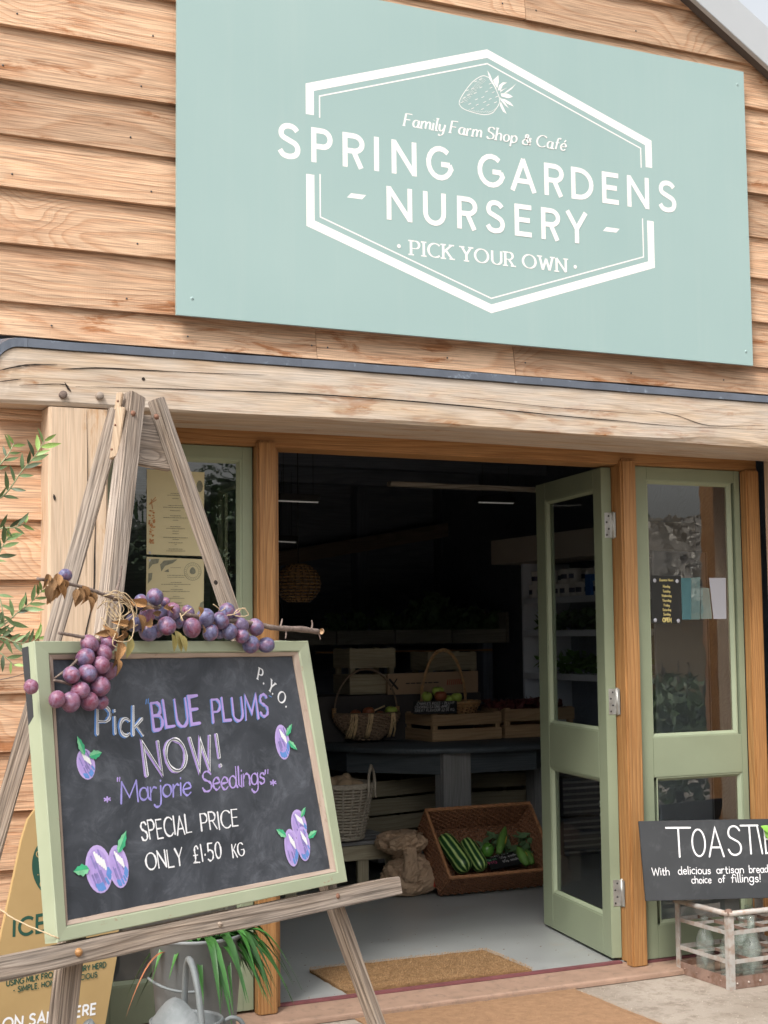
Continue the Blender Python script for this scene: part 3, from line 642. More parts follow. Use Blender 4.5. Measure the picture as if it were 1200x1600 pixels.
# the front, in finer steps at the rounded end
for i in range(nseg):
    for q in range(8): fs.append((i*8+q, i*8+8+q, i*8+8+(q+1) % 8, i*8+(q+1) % 8))
mb.add([Vector(v)-Vector((BX0, -.4, 2.05)) for v in vs], fs); mb.build('oak_beam', M['oak_beam'], shop, 0, Matrix.Translation((BX0, -.4, 2.05)))
bp = wall(-.4046)
def crack(pts, wmax, plane, parent=shop, off=.0006):
    P = smooth([Vector((*plane.uv(*p, off), 0)) for p in pts], 5); m = len(P); a = []; b = []
    for i, p in enumerate(P):
        t = (P[min(i+1, m-1)]-P[max(i-1, 0)]).normalized(); n = Vector((-t.y, t.x, 0)); w = 1.9*wmax*max(.2, math.sin(PI*(i+.3)/(m)))*rnd(.7, 1.1)
        a.append(plane.w(*(p+n*w).to_2d(), off)); b.append(plane.w(*(p-n*w).to_2d(), off))
    mb = MB(); mb.add(a+b, [(i, i+1, m+i+1, m+i) for i in range(m-1)]); return mb.build('crack', M['crack'], parent)
crack([(-6,580),(20,574),(47,570),(90,570)], .0016, bp); crack([(96,577),(115,576),(160,575),(240,579),(300,582)], .0014, bp)
crack([(-6,597),(33,592)], .0009, bp); crack([(30,602),(92,600),(108,604)], .0009, bp); crack([(101,597),(106,606),(111,612)], .002, bp)
crack([(118,604),(170,605),(280,608),(400,612),(520,618),(700,632),(880,650),(960,657),(1060,666),(1195,671)], .0013, bp)
crack([(232,578),(300,582),(420,586)], .0007, bp)
crack([(700,618),(860,636),(1010,647)], .0006, bp)
crack([(1015,640),(1060,650),(1110,665),(1200,664)], .0007, bp)
pp = wall(-.4022)
crack([(150,790),(148,860),(146,930),(134,990),(133,1010)], .0016, pp, opost); crack([(135,640),(137,740),(134,900)], .0007, pp, opost); crack([(84,772),(86,782)], .002, pp, opost)
def peg(name, px, py, r, h, mat, plane, parent):
    c = plane.px(px, py); mb = MB(); mb.lathe([(0, h), (r*.85, h), (r, h*.8), (r, -.01)], c, 12, Matrix.Rotation(PI/2, 3, 'X')); return mb.build(name, mat, parent)
peg('timber_peg', 98, 617, .0125, .014, M['twig'], bp, shop); peg('timber_peg', 155, 619, .0125, .017, M['easel'], bp, shop); 
peg('bolt_hole', 224, 592, .0055, .001, M['crack'], bp, shop)
# lead: folded over the beam, dressed down its front edge in two lengths
def lead(x0, x1, thk):
    n = max(10, int((x1-x0)/.05)); a = []
    for i in range(n+1):
        x = x0+(x1-x0)*i/n; zt = beam_z(x)[1]; e = max(0, (BX0+.075-x)/.075); dr = .085*(1-math.sqrt(max(0, 1-min(1, e)**2))) if e > 0 else 0; zt -= dr; w = .001*math.sin(x*23)+rnd(-.0007, .0007)
        a.append([(x, -.2935, zt+.036+dr*.9), (x, -.36, zt+.028+w+dr*.5), (x, -.4075-thk+w, zt+.019+w+dr*.25), (x, -.4085-thk+w, zt-.008+w*.5), (x, -.4048, zt-.008+w*.5), (x, -.4048, zt+.006), (x, -.2935, zt+.012)])
    vs = [p for r in a for p in r]; k = 7; fs = [tuple(range(k))[::-1], tuple(n*k+q for q in range(k))]
    for i in range(n):
        for q in range(k): fs.append((i*k+q, i*k+k+q, i*k+k+(q+1) % k, i*k+(q+1) % k))
    mb = MB(); mb.add(vs, fs); mb.build('lead_flashing', M['lead'], shop, .001)
lx = wall(-.409).px(471, 575)[0]; lead(BX0-.002, BX0+.10, 0); lead(BX0+.101, lx+.02, .0); lead(lx, 2.0, .0022); lead(1.98, BX1, .0)
# ---- the doorway's timber frame
W0, W1 = -.745, 2.187; head = MB()
def fbar(name, lo, hi, bev=.004, mat=None, axis='X', parent=shop):
    lo = Vector(lo); hi = Vector(hi); c = (lo+hi)/2; h = (hi-lo)/2
    if axis == 'X': Mx = Matrix.Translation(c)
    else: Mx = Matrix.Translation(c) @ Matrix(((0,1,0,0),(0,0,1,0),(1,0,0,0),(0,0,0,1)))
    mb = MB(); d = h if axis == 'X' else Vector((h.z, h.x, h.y)); mb.box(-d, d); return mb.build(name, mat or M['frame'], parent, bev, Mx)
fbar('frame_head', (-.757,.018,2.012),(2.189,.16,2.30), .004)
fbar('frame_soffit', (-.757,-.055,2.076),(2.189,.017,2.10), .003)
fbar('frame_post', (-.108,0,-.012),(-.034,.05,2.032), .008, axis='Z'); fbar('frame_jamb', (-.098,.052,0),(-.006,.15,2.011), .003, axis='Z')
fbar('frame_post', (1.474,0,-.012),(1.549,.05,2.032), .008, axis='Z'); fbar('frame_jamb', (1.492,.052,0),(1.54,.15,2.011), .003, axis='Z')
fbar('frame_post', (2.118,0,-.012),(2.187,.05,2.012), .006, axis='Z'); fbar('frame_post', (-.757,0,-.012),(-.69,.05,2.012), .006, axis='Z')
# sill and red strip
mb = MB(); mb.prism([(-.757,-.095,-.034),(-.757,.0,-.034),(-.757,.093,-.034),(-.757,.093,-.004),(-.757,-.085,-.013),(-.757,-.095,-.019)][::-1], (-1,0,0), 2.946)
mb.build('door_sill', M['sill'], shop, .002)
fbar('threshold_strip', (-.032,.070,-.0045),(1.472,.098,.004), .001, M['red_strip']); fbar('threshold_strip', (1.55,.035,-.007),(2.117,.05,.002), .001, M['red_strip']); 
# ---- glazed joinery
def glazed(name, x0, x1, z0, z1, y, panes, bevelmat, parent, depth=.045, Mx=None, glass='window_glass', hinges=None, flip=False):
    """a joinery leaf standing in local x,z with its face at y; panes are (x0,x1,z0,z1) openings with a raised bead"""
    Mx = Mx or Matrix.Identity(4); f = 1
    xs = sorted({x0, x1, *[p[0] for p in panes], *[p[1] for p in panes]}); zs = sorted({z0, z1, *[p[2] for p in panes], *[p[3] for p in panes]})
    px0, px1 = min(p[0] for p in panes), max(p[1] for p in panes)
    mb = MB(); mb.box((x0,y,z0),(px0,y+depth,z1)); mb.box((px1,y,z0),(x1,y+depth,z1))
    ps = sorted(panes, key=lambda p: p[2]); e = z0
    for p in ps: mb.box((px0-.0,y+.0003,e),(px1,y+depth-.0003,p[2])); e = p[3]
    mb.box((px0,y+.0003,e),(px1,y+depth-.0003,z1))
    leaf = mb.build(name, M['sage'], parent, .0018, Mx)
    for p in ps:
        w = .017; a, b, c, d = p
        mb = MB()
        for sgn in (0, 1):                                  # splayed beads on both faces
            yo = y+.004 if sgn == 0 else y+depth-.004; yi = y+.018 if sgn == 0 else y+depth-.018
            O = [(a,yo,c),(b,yo,c),(b,yo,d),(a,yo,d)]; I = [(a+w,yi,c+w),(b-w,yi,c+w),(b-w,yi,d-w),(a+w,yi,d-w)]
            I0 = [(a+w*.35,yo,c+w*.35),(b-w*.35,yo,c+w*.35),(b-w*.35,yo,d-w*.35),(a+w*.35,yo,d-w*.35)]
            k = len(mb.v); mb.v += O+I0+I; 
            for q in range(4):
                r = (q+1) % 4
                for s0 in (0, 4):
                    F = (k+s0+q, k+s0+r, k+s0+4+r, k+s0+4+q); mb.f.append(F if sgn == 0 else F[::-1]); mb.sm.append(False)
        mb.build('glazing_bead', M['sage_edge'], leaf, 0, Mx)
        mb = MB(); mb.box((a+w-.004,y+.0185,c+w-.004),(b-w+.004,y+depth-.0185,d-w+.004)); mb.build('glass_pane', M[glass], leaf, 0, Mx)
    return leaf
Y = .046; gp = wall(.05)
glazed('fixed_side_light', 1.551, 2.116, .004, 2.010, Y, [(1.631,2.072,.888,1.957),(1.645,2.086,.135,.728)], None, shop)
glazed('fixed_side_light', -.688, -.110, .004, 2.010, Y, [(-.628,-.150,.888,1.966),(-.628,-.150,.135,.728)], None, shop, glass='rippled_glass')
def open_door(hx, ang, mirror):
    s = -1 if mirror else 1
    d = Vector((math.sin(ang)*s, math.cos(ang), 0)); fn = Vector((-math.cos(ang)*s, math.sin(ang), 0))   # leaf direction and the face seen from the yard
    M4 = Matrix((d, Vector((0,0,1)).cross(d), Vector((0,0,1)))).transposed().to_4x4(); M4.translation = Vector((hx, .102, 0)); yo = 0 if mirror else -.044; q = 1 if mirror else -1
    leaf = glazed('open_door_leaf', 0, .742, .012, 2.006, yo, [(.085,.632,.915,1.925),(.085,.632,.165,.722)], None, shop, .044, M4, 'door_glass')
    if not mirror:
        mb = MB(); mb.box((.7425,-.043,.012),(.754,-.012,2.006)); mb.build('meeting_bead', M['sage'], leaf, .001, M4)
    for hz in (1.765, 1.04, .27):
        mb = MB(); mb.box((-.0022,min(q*.012,q*.045),hz-.052),(-.0002,max(q*.012,q*.045),hz+.052)); mb.box((-.030,min(q*.047,q*.049),hz-.052),(-.002,max(q*.047,q*.049),hz+.052))
        mb.tube([(-.004,q*.049,hz-.056),(-.004,q*.049,hz+.056)], .0052, 10)
        h = mb.build('hinge', M['steel'], leaf, .0003, M4)
        mb = MB()
        for w_, zz in enumerate((-.04,-.015,.012,.038)): mb.tube([(-.0024,q*(.020+.009*(w_ % 2)),hz+zz),(-.0034,q*(.020+.009*(w_ % 2)),hz+zz)], .0042, 10)
        mb.build('screw', M['dark_steel'], leaf, 0, M4)
    return leaf
open_door(1.443, math.radians(10), False); open_door(.0, math.radians(-3), True)
# ---- interior carcass: posts, rail, ceiling boards seen in the dark
for px in (565, 695, 445):
    x = wall(5.5).px(px, 900)[0]; fbar('stud', (x-.05,5.46,0),(x+.05,5.595,2.6), .004, M['hazed_wood'], 'Z', shop)
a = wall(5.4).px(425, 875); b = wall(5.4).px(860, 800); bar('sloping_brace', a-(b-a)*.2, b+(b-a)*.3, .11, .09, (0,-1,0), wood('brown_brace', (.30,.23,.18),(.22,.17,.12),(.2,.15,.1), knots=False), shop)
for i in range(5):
    y = .9+i*1.0; fbar('tie_beam', (-3.7,y-.06,2.44),(3.7,y+.06,2.58), .005, M['hazed_wood'], 'X', shop)
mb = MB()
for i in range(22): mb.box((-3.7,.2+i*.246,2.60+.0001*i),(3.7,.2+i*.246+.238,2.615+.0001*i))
mb.build('ceiling_board', M['hazed_wood'], shop)

# ================================================================== THE YARD BEHIND THE VIEWER (seen in the glass)
def leaf_mass(name, n, fn, mat, size, parent=None):
    mb = MB(); vs = []; fs = []
    for i in range(n):
        p = fn(); a = Vector((rnd(-1,1), rnd(-1,1), rnd(-1,1))).normalized(); b = a.orthogonal().normalized(); s = size*rnd(.6, 1.3); k = len(vs)
        vs += [p-a*s, p+b*s*.45, p+a*s, p-b*s*.45]; fs.append((k, k+1, k+2, k+3))
    mb.add(vs, fs); return mb.build(name, mat, parent)
blobs = [(rnd(-7, 5.5), rnd(-12.8, -11), rnd(.4, 2.75), rnd(.65, 1.0)) for _ in range(85)]
def hedge_pt():
    b = random.choice(blobs); d = Vector((random.gauss(0,1), random.gauss(0,1), random.gauss(0,1))).normalized()*b[3]*rnd(.75, 1.05); p = Vector(b[:3])+d; p.z = max(.0, p.z); return p
o = leaf_mass('hedge', 26000, hedge_pt, M['hedge_leaf'], .085); tag(o, 'dark overgrown hedge across the yard, reflected in the door glass', 'hedge', kind='stuff')
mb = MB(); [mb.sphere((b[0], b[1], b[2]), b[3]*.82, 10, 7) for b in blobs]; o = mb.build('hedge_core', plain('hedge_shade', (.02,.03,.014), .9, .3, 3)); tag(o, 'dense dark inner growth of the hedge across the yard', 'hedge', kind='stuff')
cot = thing('thatched_cottage', (13.0, -13.5, GZ), 'low cottage with weathered thatched roof and buff walls, reflected in the right side light', 'cottage')
cx = Vector((.83, .56, 0)); cy = Vector((-.56, .83, 0)); co = Vector((13.0, -13.5, GZ)); cz = Vector((0,0,1))
mb = MB()
def cbox(mb, x0, x1, y0, y1, z0, z1): 
    q = [co+cx*a+cy*b+cz*c for c in (z0, z1) for a, b in ((x0,y0),(x1,y0),(x1,y1),(x0,y1))]; mb.add(q, [(3,2,1,0),(4,5,6,7),(0,1,5,4),(1,2,6,5),(2,3,7,6),(3,0,4,7)])
cbox(mb, -7, 7, -2, 2, 0, 2.0); mb.build('wall', M['cob'], cot)
mb = MB(); nx = 90; prof = [(2.5, 1.62), (2.62, 1.82), (1.6, 2.45), (.5, 3.0), (0, 3.12), (-1.6, 2.45), (-2.62, 1.95), (-2.5, 1.72)]; vs = []
for i in range(nx+1):
    x = -7.3+14.6*i/nx
    for y, z in prof: vs.append(co+cx*(x+rnd(-.05,.05))+cy*(y+rnd(-.05,.05))+cz*(z+rnd(-.05,.05)))
k = len(prof); fs = [tuple(range(k)), tuple(nx*k+q for q in range(k))[::-1]]
for i in range(nx):
    for q in range(k): fs.append((i*k+q, (i+1)*k+q, (i+1)*k+(q+1) % k, i*k+(q+1) % k))
mb.add(vs, fs); mb.build('roof', M['thatch'], cot)
def thatch_pt():
    x = rnd(-7.3, 7.3); t = random.random(); return co+cx*x+cy*(2.66-2.6*t)+cz*(1.80+1.36*t+rnd(-.02,.08))
leaf_mass('thatch_reed', 9000, thatch_pt, plain('thatch_reed', (.48,.44,.38), .95, .5, 6, rand=.3), .10, cot)['kind'] = 'stuff'
for x in (-6.0, 5.4):
    mb = MB(); cbox(mb, x-.35, x+.35, 2.005, 2.05, .9, 1.6); w = mb.build('window', M['ink'], cot)
    mb = MB(); cbox(mb, x-.4, x+.4, 2.052, 2.07, .83, .9); mb.build('sill', M['paper_white'], w)
tr = thing('yard_tree', (14.0, -18.0, GZ), 'tall dark tree at the end of the thatched cottage, seen in the glass', 'tree')
mb = MB(); mb.tube([(14,-18,GZ),(14.05,-18,1.5),(13.9,-18.1,3.2)], [.2,.15,.07], 8); mb.build('trunk', M['bark'], tr)
def crown_pt():
    d = Vector((random.gauss(0,1), random.gauss(0,1), random.gauss(0,1))).normalized()*rnd(.5, 1.35); return Vector((14+d.x, -18+d.y, 2.55+d.z*.75))
leaf_mass('crown', 5000, crown_pt, M['hedge_leaf'], .12, tr)
shr = thing('garden_shrub', (5.1, -4.4, GZ), 'leafy shrub beside the timber pergola, reflected low in the right side light', 'shrub')
def shrub_pt():
    d = Vector((random.gauss(0,1), random.gauss(0,1), random.gauss(0,1))).normalized()*rnd(.2, .6); return Vector((5.1+d.x, -4.4+d.y, .5+d.z*.85))
leaf_mass('foliage', 2600, shrub_pt, plain('shrub_leaf', (.10,.17,.06), .5, .4, 4, rand=.2), .045, shr)
mb = MB()
for i in range(9): a = rnd(0, 6.28); mb.tube([(5.1,-4.4,GZ),(5.1+.2*math.cos(a),-4.4+.2*math.sin(a),.5),(5.1+.4*math.cos(a),-4.4+.4*math.sin(a),1.1)], [.012,.009,.004], 5)
mb.build('stem', M['bark'], shr)
per = thing('timber_pergola', (3.7, -1.6, GZ), 'braced timber porch post with rails beside the shop front, seen in the right hand glass', 'pergola')
for a, b, w, t in (((3.37,-1.7,GZ),(3.37,-1.7,2.5),.10,.10), ((3.37,-1.7,1.5),(4.3,-1.9,2.3),.08,.05), ((3.37,-1.62,.5),(4.6,-1.9,.5),.12,.03), ((3.37,-1.62,.85),(4.6,-1.9,.85),.12,.03), ((3.37,-1.62,1.2),(4.6,-1.9,1.2),.12,.03), ((3.2,-1.7,2.55),(5,-1.9,2.55),.12,.1)):
    bar('pergola_timber', a, b, w, t, (.3,1,.0) if a[2] != b[2] or True else (0,0,1), M['frame'], per, .004)

# ================================================================== THE BIG SIGN
SP = wall(-.345)
sgn = thing('shop_sign', (.68, -.345, 2.39), 'large mint green sign board reading Spring Gardens Nursery, on the larch cladding above the doorway', 'sign')
sx0, sx1, sz0, sz1 = -.519, 1.886, 2.386, 3.606
M['ply'] = plain('brown_sign_edge', (.20,.15,.10), .8, .1, 30)
mb = MB(); mb.box((sx0,-.345,sz0),(sx1,-.333,sz1)); mb.build('panel', M['mint'], sgn, .0008)
mb = MB(); mb.box((sx0+.003,-.3325,sz0+.003),(sx1-.003,-.3235,sz1-.003)); mb.build('backing', M['ply'], sgn)
for x, z in ((sx0+.055, sz0+.06), (sx1-.035, sz0+.055), (sx1-.035, sz1-.06), (sx0+.055, sz1-.06)):
    mb = MB(); mb.lathe([(0,.0012),(.0055,.0012),(.0065,0)], (x,-.345,z), 12, Matrix.Rotation(PI/2, 3, 'X')); sc_ = mb.build('screw', M['mint'], sgn)
    mb = MB(); mb.lathe([(0,.0015),(.0016,.0014)], (x,-.345,z), 8, Matrix.Rotation(PI/2, 3, 'X')); mb.build('screw_slot', M['dark_steel'], sc_)
U = lambda x, y: Vector(SP.uv(x, y))
P = Pen(SP, .0003)
# hexagon: heavy outer band and hairline inner, both broken for the long name
TL, AX, TR, BR, BX, BL = U(477.7,130), U(762.3,77.3), U(1019,220.5), U(1022,418.5), U(766.6,489.3), U(478.5,352.5)
xl = (TL.x+BL.x)/2; xr = (TR.x+BR.x)/2; xm = (AX.x+BX.x)/2; zt = (TL.y+TR.y)/2; zb = (BL.y+BR.y)/2
TL, TR, BR, BL, AX, BX = Vector((xl,zt)), Vector((xr,zt)), Vector((xr,zb)), Vector((xl,zb)), Vector((xm,AX.y)), Vector((xm,BX.y))
g0 = (U(477.7,178).y+U(1019,262.5).y)/2; g1 = (U(478.5,272).y+U(1021,345.6).y)/2
def hexa(d0, w, ga, gb):
    def ins(d):
        s = (AX.y-zt)/(xm-xl); c = math.sqrt(1+s*s)
        return [(xl+d, zt-d*c+s*d), (xm, AX.y-d*c), (xr-d, zt-d*c+s*d)], [(xl+d, zb+d*c-s*d), (xm, BX.y+d*c), (xr-d, zb+d*c-s*d)]
    (o1, o2), (i1, i2) = ins(d0), ins(d0+w)
    for o_, i_, g in ((o1, i1, ga), (o2, i2, gb)):
        P.fill([(o_[0][0], g), o_[0], o_[1], i_[1], i_[0], (i_[0][0], g)][::1]); P.fill([o_[1], o_[2], (o_[2][0], g), (i_[2][0], g), i_[2], i_[1]])
hexa(0, .031, g0, g1); hexa(.050, .005, g0-.006, g1+.006)
P.done('hexagon_border', M['white_print'], sgn)
P = Pen(SP, .0003)
bl0, bl1, ct = U(490,253), U(1012.5,327), U(487,198)
def big(word, xs, base, top):
    h = top-base
    for ch, (a, b) in zip(word, xs):
        w, st = G[ch]; ca, cb = a, b; hw_ = .0765*h
        if ch == 'I': ca, cb = (a+b)/2-.0001, (a+b)/2+.0001
        elif ch in 'PRDEBL': ca, cb = a+hw_, b-(hw_ if ch in 'PD' else (.0 if ch == 'R' else 0))
        elif ch in 'NUH': ca, cb = a+hw_, b-hw_
        elif ch in 'SGOC': ca, cb = a+hw_, b-hw_
        elif ch in 'AY': ca, cb = a+hw_*.9, b-hw_*.9
        wd = w if ch != 'I' else .04
        if ch == 'G': wd = .88
        over = .012 if ch in 'SGOCU' else 0
        for ty, pts in st:
            if ty == 's': pts = [(q.x, q.y) for q in smooth([(p[0], p[1], 0) for p in pts], 6)]
            def f(p):
                y = p[1]; lo, hi = base, top
                if ch in 'EDPRBLT': y = lo+hw_+(hi-lo-2*hw_)*y if any(abs(p[1]-q) < 1e-6 for q in (0, 1)) and len(pts) > 2 or True and ty != 'l' else lo+(hi-lo)*y
                elif ch in 'SGOC': y = lo+hw_*.85+(hi-lo-1.7*hw_)*y
                elif ch == 'U': y = lo+hw_*.85+(hi-lo-.85*hw_)*y
                else: y = lo+(hi-lo)*y
                if ch == 'E' or ch == 'L': y = lo+hw_+(hi-lo-2*hw_)*p[1]
                return (ca+(cb-ca)*(p[0]/wd), y)
            if ch in 'PR' and ty == 'l' and pts[0][0] == 0: q = [(ca, base), (ca, top)]
            elif ch == 'R' and ty == 'l': q = [f(pts[0]), (b-hw_*.95, base)]; q[0] = (q[0][0], base+.5*h)
            elif ch == 'N': q = [(ca, base), (ca, top)], [(ca, top-hw_*.6), (cb, base+hw_*.6)], [(cb, base), (cb, top)]; [P.stroke(z, hw_, None, False) for z in q]; continue
            elif ch == 'A' and len(pts) == 3: P.stroke([(ca, base), ((ca+cb)/2+hw_*.15, top)], hw_, None, False); P.stroke([(cb, base), ((ca+cb)/2-hw_*.15, top)], hw_, None, False); continue
            else: q = [f(p) for p in pts]
            P.stroke(q, hw_, None, False, closed=math.dist(q[0], q[-1]) < 1e-6)
zlv = lambda px, py: U(px, py).y
sprx = [(433.5,470),(486.6,520),(535.5,568),(584,593),(612,651),(666,706.5),(746,786.5),(797,837.5),(850,879),(892,926.6),(940,965.6),(979,1013),(1027,1055.6)]
base = (zlv(490,253.3)+zlv(1010,326.5)+zlv(620,272))/3; top = (zlv(488,198.5)+zlv(981,274)+zlv(590,214))/3
big('SPRINGGARDENS', [(U(a,270).x, U(b,270).x) for a, b in sprx], base, top)
nurx = [(604,644),(661,696.6),(714,744),(758,788.6),(803.6,830),(845,873),(883,917.6)]
nb = (zlv(608,343)+zlv(905,381))/2; nt = (zlv(606,290.5)+zlv(884,329))/2
big('NURSERY', [(U(a,330).x, U(b,330).x) for a, b in nurx], nb, nt)
P.done('name_lettering', M['white_print'], sgn)
P = Pen(SP, .0003)
for a, b in (((542,312.5),(572,303.5)), ((942,361.5),(968,354.5))):
    x0, x1 = U(*a).x, U(*b).x; zc = (zlv(557,308)+zlv(955,358))/2; P.fill([(x0, zc-.0085), (x1-.016, zc-.0085), (x1, zc+.0085), (x0+.016, zc+.0085)])
P.done('dash', M['white_print'], sgn)
P = Pen(SP, .0003); nib = (math.radians(0), .3)
za = (zlv(640,398.5)+zlv(885,424.7))/2; zc = (zlv(639,374.6)+zlv(866,404))/2
P.text('PICK YOUR OWN', (U(640,398).x+.006, za), (U(886,424).x-.006, za), (U(640,398).x, zc), w=.098, nib=nib, serif=.19, gap=.3, space=.42, raw=True, cap=False)
for q in ((623,380), (898.5,415)): c = U(*q); P.fill([(c.x+.0075*math.cos(i*PI/6), (za+zc)/2+.0075*math.sin(i*PI/6)) for i in range(12)])
P.done('pick_your_own_lettering', M['white_print'], sgn)
P = Pen(SP, .0003)
za = (zlv(631,196)+zlv(882,235.5))/2; zc = (zlv(634,179)+zlv(884,221))/2
P.text('Family Farm Shop & Caf\u00e9', (U(631,196).x, za), (U(884,235).x-.004, za), (U(631,196).x, zc+.006), w=.088, nib=(math.radians(12), .28), serif=.12, gap=.2, space=.3, shear=.22, raw=True, cap=False)
P.done('tagline_lettering', M['white_print'], sgn)
# strawberry engraving
P = Pen(SP, .0003); zs = lambda x, y: tuple(U(690+x/8.571, 90+y/8.571))
bd_ = [(620,262),(560,243),(490,270),(400,340),(300,470),(240,580),(245,640),(310,695),(450,742),(580,765),(680,740),(740,670),(775,600),(770,530),(730,430),(690,350),(650,280),(620,262)]
P.stroke([(v.x, v.y) for v in smooth([(*zs(*p), 0) for p in bd_], 4)], .0013, None, False)
for lf in ([(612,170),(650,230),(690,330),(740,430),(700,380),(640,290)], [(760,235),(765,330),(745,410),(700,340),(690,300),(725,270)], [(875,335),(820,370),(790,440),(750,440),(770,370),(820,330)],
           [(885,400),(830,430),(780,470),(790,440)], [(1000,345),(940,420),(880,465),(830,480),(880,440),(950,390)], [(955,525),(890,545),(800,520),(790,480),(870,480),(920,500)], [(965,655),(880,620),(800,550),(850,560),(920,600)],
           [(900,680),(850,640),(790,570),(780,530),(840,590)], [(870,755),(820,720),(780,640),(790,590),(820,650)]): P.fill([zs(*q) for q in lf])
for x, y in ((455,320),(520,290),(525,400),(450,475),(600,455),(550,530),(650,555),(575,595),(465,560),(475,632),(375,620),(415,680),(545,690),(620,635),(690,465),(735,525),(720,600),(660,405),(650,350),(345,440),(300,540),(360,500),(415,415),(270,600)):
    P.stroke([zs(x-16, y+7), zs(x+16, y-7)], .0011, None, True)
for i in range(22):
    t = i/21; x = 270+260*t; y = 560-300*t+18; P.stroke([zs(x-8, y-8+rnd(-4,4)), zs(x+40+rnd(0,25), y+28+rnd(-5,8))], .0004, None, False)
for i in range(16): t = i/15; x = 350+370*t; y = 718+24*math.sin(t*2.6)-70*max(0,t-.75)*4*.5; P.stroke([zs(x, y), zs(x+22, y-16-rnd(0,14))], .0005, None, False)
P.done('strawberry_emblem', M['white_print'], sgn)

# ================================================================== PAPERS IN THE WINDOWS (inside the glass)
wp_ = wall(.083)
def paper(name, px, y, mat, label, cat, group=None, plane=None):
    pl = plane or wall(y); pts = [pl.px(*p) for p in px]; o = thing(name, (sum(pts, Vector())/len(pts)), label, cat, group)
    mb = MB(); mb.prism(pts, pl.n, .0008); mb.build('sheet', mat, o); return o, pl
W5 = wall(.0675)
def lines(pl, parent, rows_, mat, name, w=.0011, off=.0004):
    P = Pen(pl, off); rr = random.Random(5)
    for (x0, y0), (x1, y1), k in rows_:
        a = Vector(pl.uv(x0, y0)); b = Vector(pl.uv(x1, y1)); n_ = 0; t = 0
        while t < .97:
            L = rr.uniform(.05, .16)*k; e = min(1, t+L); P.stroke([a+(b-a)*t, a+(b-a)*e], w, None, False); t = e+.025*k
    return P.done(name, mat, parent)
MP = wall(.0626)
# slope of horizontals on this plane near px 275: rows follow it
def hrow(pl, cxp, cyp, half):
    c = pl.px(cxp, cyp); f = lambda dx: c+Vector((dx, 0, 0)); 
    def pj(p): d = p-CAM; z = d.dot(FW); return (600+F_PX*d.dot(RT)/z, 800-F_PX*d.dot(UP)/z)
    a = pj(f(-half)); b = pj(f(half)); return a, b
men, pl = paper('menu_sheet', [(229.5,733),(319.5,738),(317.5,869),(229,866)], .0626, M['paper_cream'], 'cream menu sheet with an orange carrot drawing, upper of two behind the left glass', 'menu', 'menus in the left window')
lines(pl, men, [(*hrow(pl, 274, y, h), k) for y, h, k in ((771,.018,1),(774,.03,.7),(779,.012,1),(790,.028,1),(793,.045,.6),(798,.02,1),(806,.02,1),(809,.045,.6),(813,.01,1),(823,.02,1.2),(826,.035,.6),(830,.012,1),(834,.012,1),(840,.045,.6),(843,.012,1),(848,.026,1.2),(851,.004,1),(858,.026,1.2),(861,.035,.6))], M['menu_grey'], 'menu_text', .0009)
P = Pen(pl, .0004)
rr = random.Random(2)
for i in range(70):
    t = rr.random(); x = 237+rr.uniform(-5, 5)*(1-t*.4); y = 797+t*52; c = Vector(pl.uv(x, y)); r = rr.uniform(.002, .005); P.fill([(c.x+r*math.cos(a), c.y+r*math.sin(a)*.6) for a in (0, 1, 2, 3, 4, 5)])
for a, b in (((233,788),(243,777)), ((233,788),(244,781)), ((238,795),(236,780))): P.stroke([pl.uv(*a), pl.uv(*b)], .0012)
P.done('carrot_drawing', M['menu_orange'], men)
P = Pen(pl, .0004); c = Vector(pl.uv(312, 760)); P.fill([(c.x+.012*math.cos(i*PI/5), c.y+.022*math.sin(i*PI/5)) for i in range(10)]); P.done('leaf_drawing', M['menu_grey'], men)
men2, pl = paper('menu_sheet', [(229,870),(319,874),(318,962),(228,960)], .0626, M['paper_cream'], 'cream menu sheet with round strawberry stamp, lower of two behind the left glass', 'menu', 'menus in the left window')
lines(pl, men2, [(*hrow(pl, x, y, h), k) for x, y, h, k in ((275,887,.02,1),(275,899,.032,1.2),(275,902,.032,.6),(275,910,.02,1),(275,913,.055,.6),(275,916,.006,1),(276,921,.022,1),(275,924,.05,.6),(275,932,.012,1),(275,935,.03,.6),(275,942,.02,1),(275,946,.05,.6))], M['menu_grey'], 'menu_text', .0009)
P = Pen(pl, .0004); c = Vector(pl.uv(301, 893))
for r, w in ((.0315, .0008), (.0225, .0006)): P.stroke([(c.x+r*math.cos(i*PI/16), c.y+r*math.sin(i*PI/16)) for i in range(33)], w, None, False, True)
P.fill([(c.x+.011*math.cos(i*PI/6)*(1-.3*math.sin(i*PI/6)), c.y+.003-.013*math.sin(i*PI/6)*-1) for i in range(12)])
for i in range(26): a = i*2*PI/26; P.stroke([(c.x+.0255*math.cos(a), c.y+.0255*math.sin(a)), (c.x+.0285*math.cos(a), c.y+.0285*math.sin(a))], .0009, None, False)
for lf in ([(233,880),(236,874),(249,873),(247,880),(238,882),(232,890)], [(250,882),(256,876),(277,874),(270,880),(258,884),(252,893)], [(232,896),(238,895),(237,905),(231,912)], [(256,893),(263,889),(264,894)], [(313,942),(318,939),(317,952),(310,952)]): P.fill([pl.uv(*q) for q in lf])
P.done('strawberry_stamp', M['menu_grey'], men2)
for (x, y), men_ in (((234,863.5), men), ((234.5,875.5), men2)):
    mb = MB(); mb.lathe([(0,.0006),(.0045,.0005)], MP.px(x, y), 10, Matrix.Rotation(PI/2, 3, 'X')); mb.build('blue_tack', M['paper_white'], men_)
hb, pl = paper('opening_hours_panel', [(1017,899),(1064,900),(1064,974),(1018,974)], .0640, M['hours_black'], 'small dark opening hours panel with gold lettering behind the right glass', 'hours sign')
P = Pen(pl, .0003)
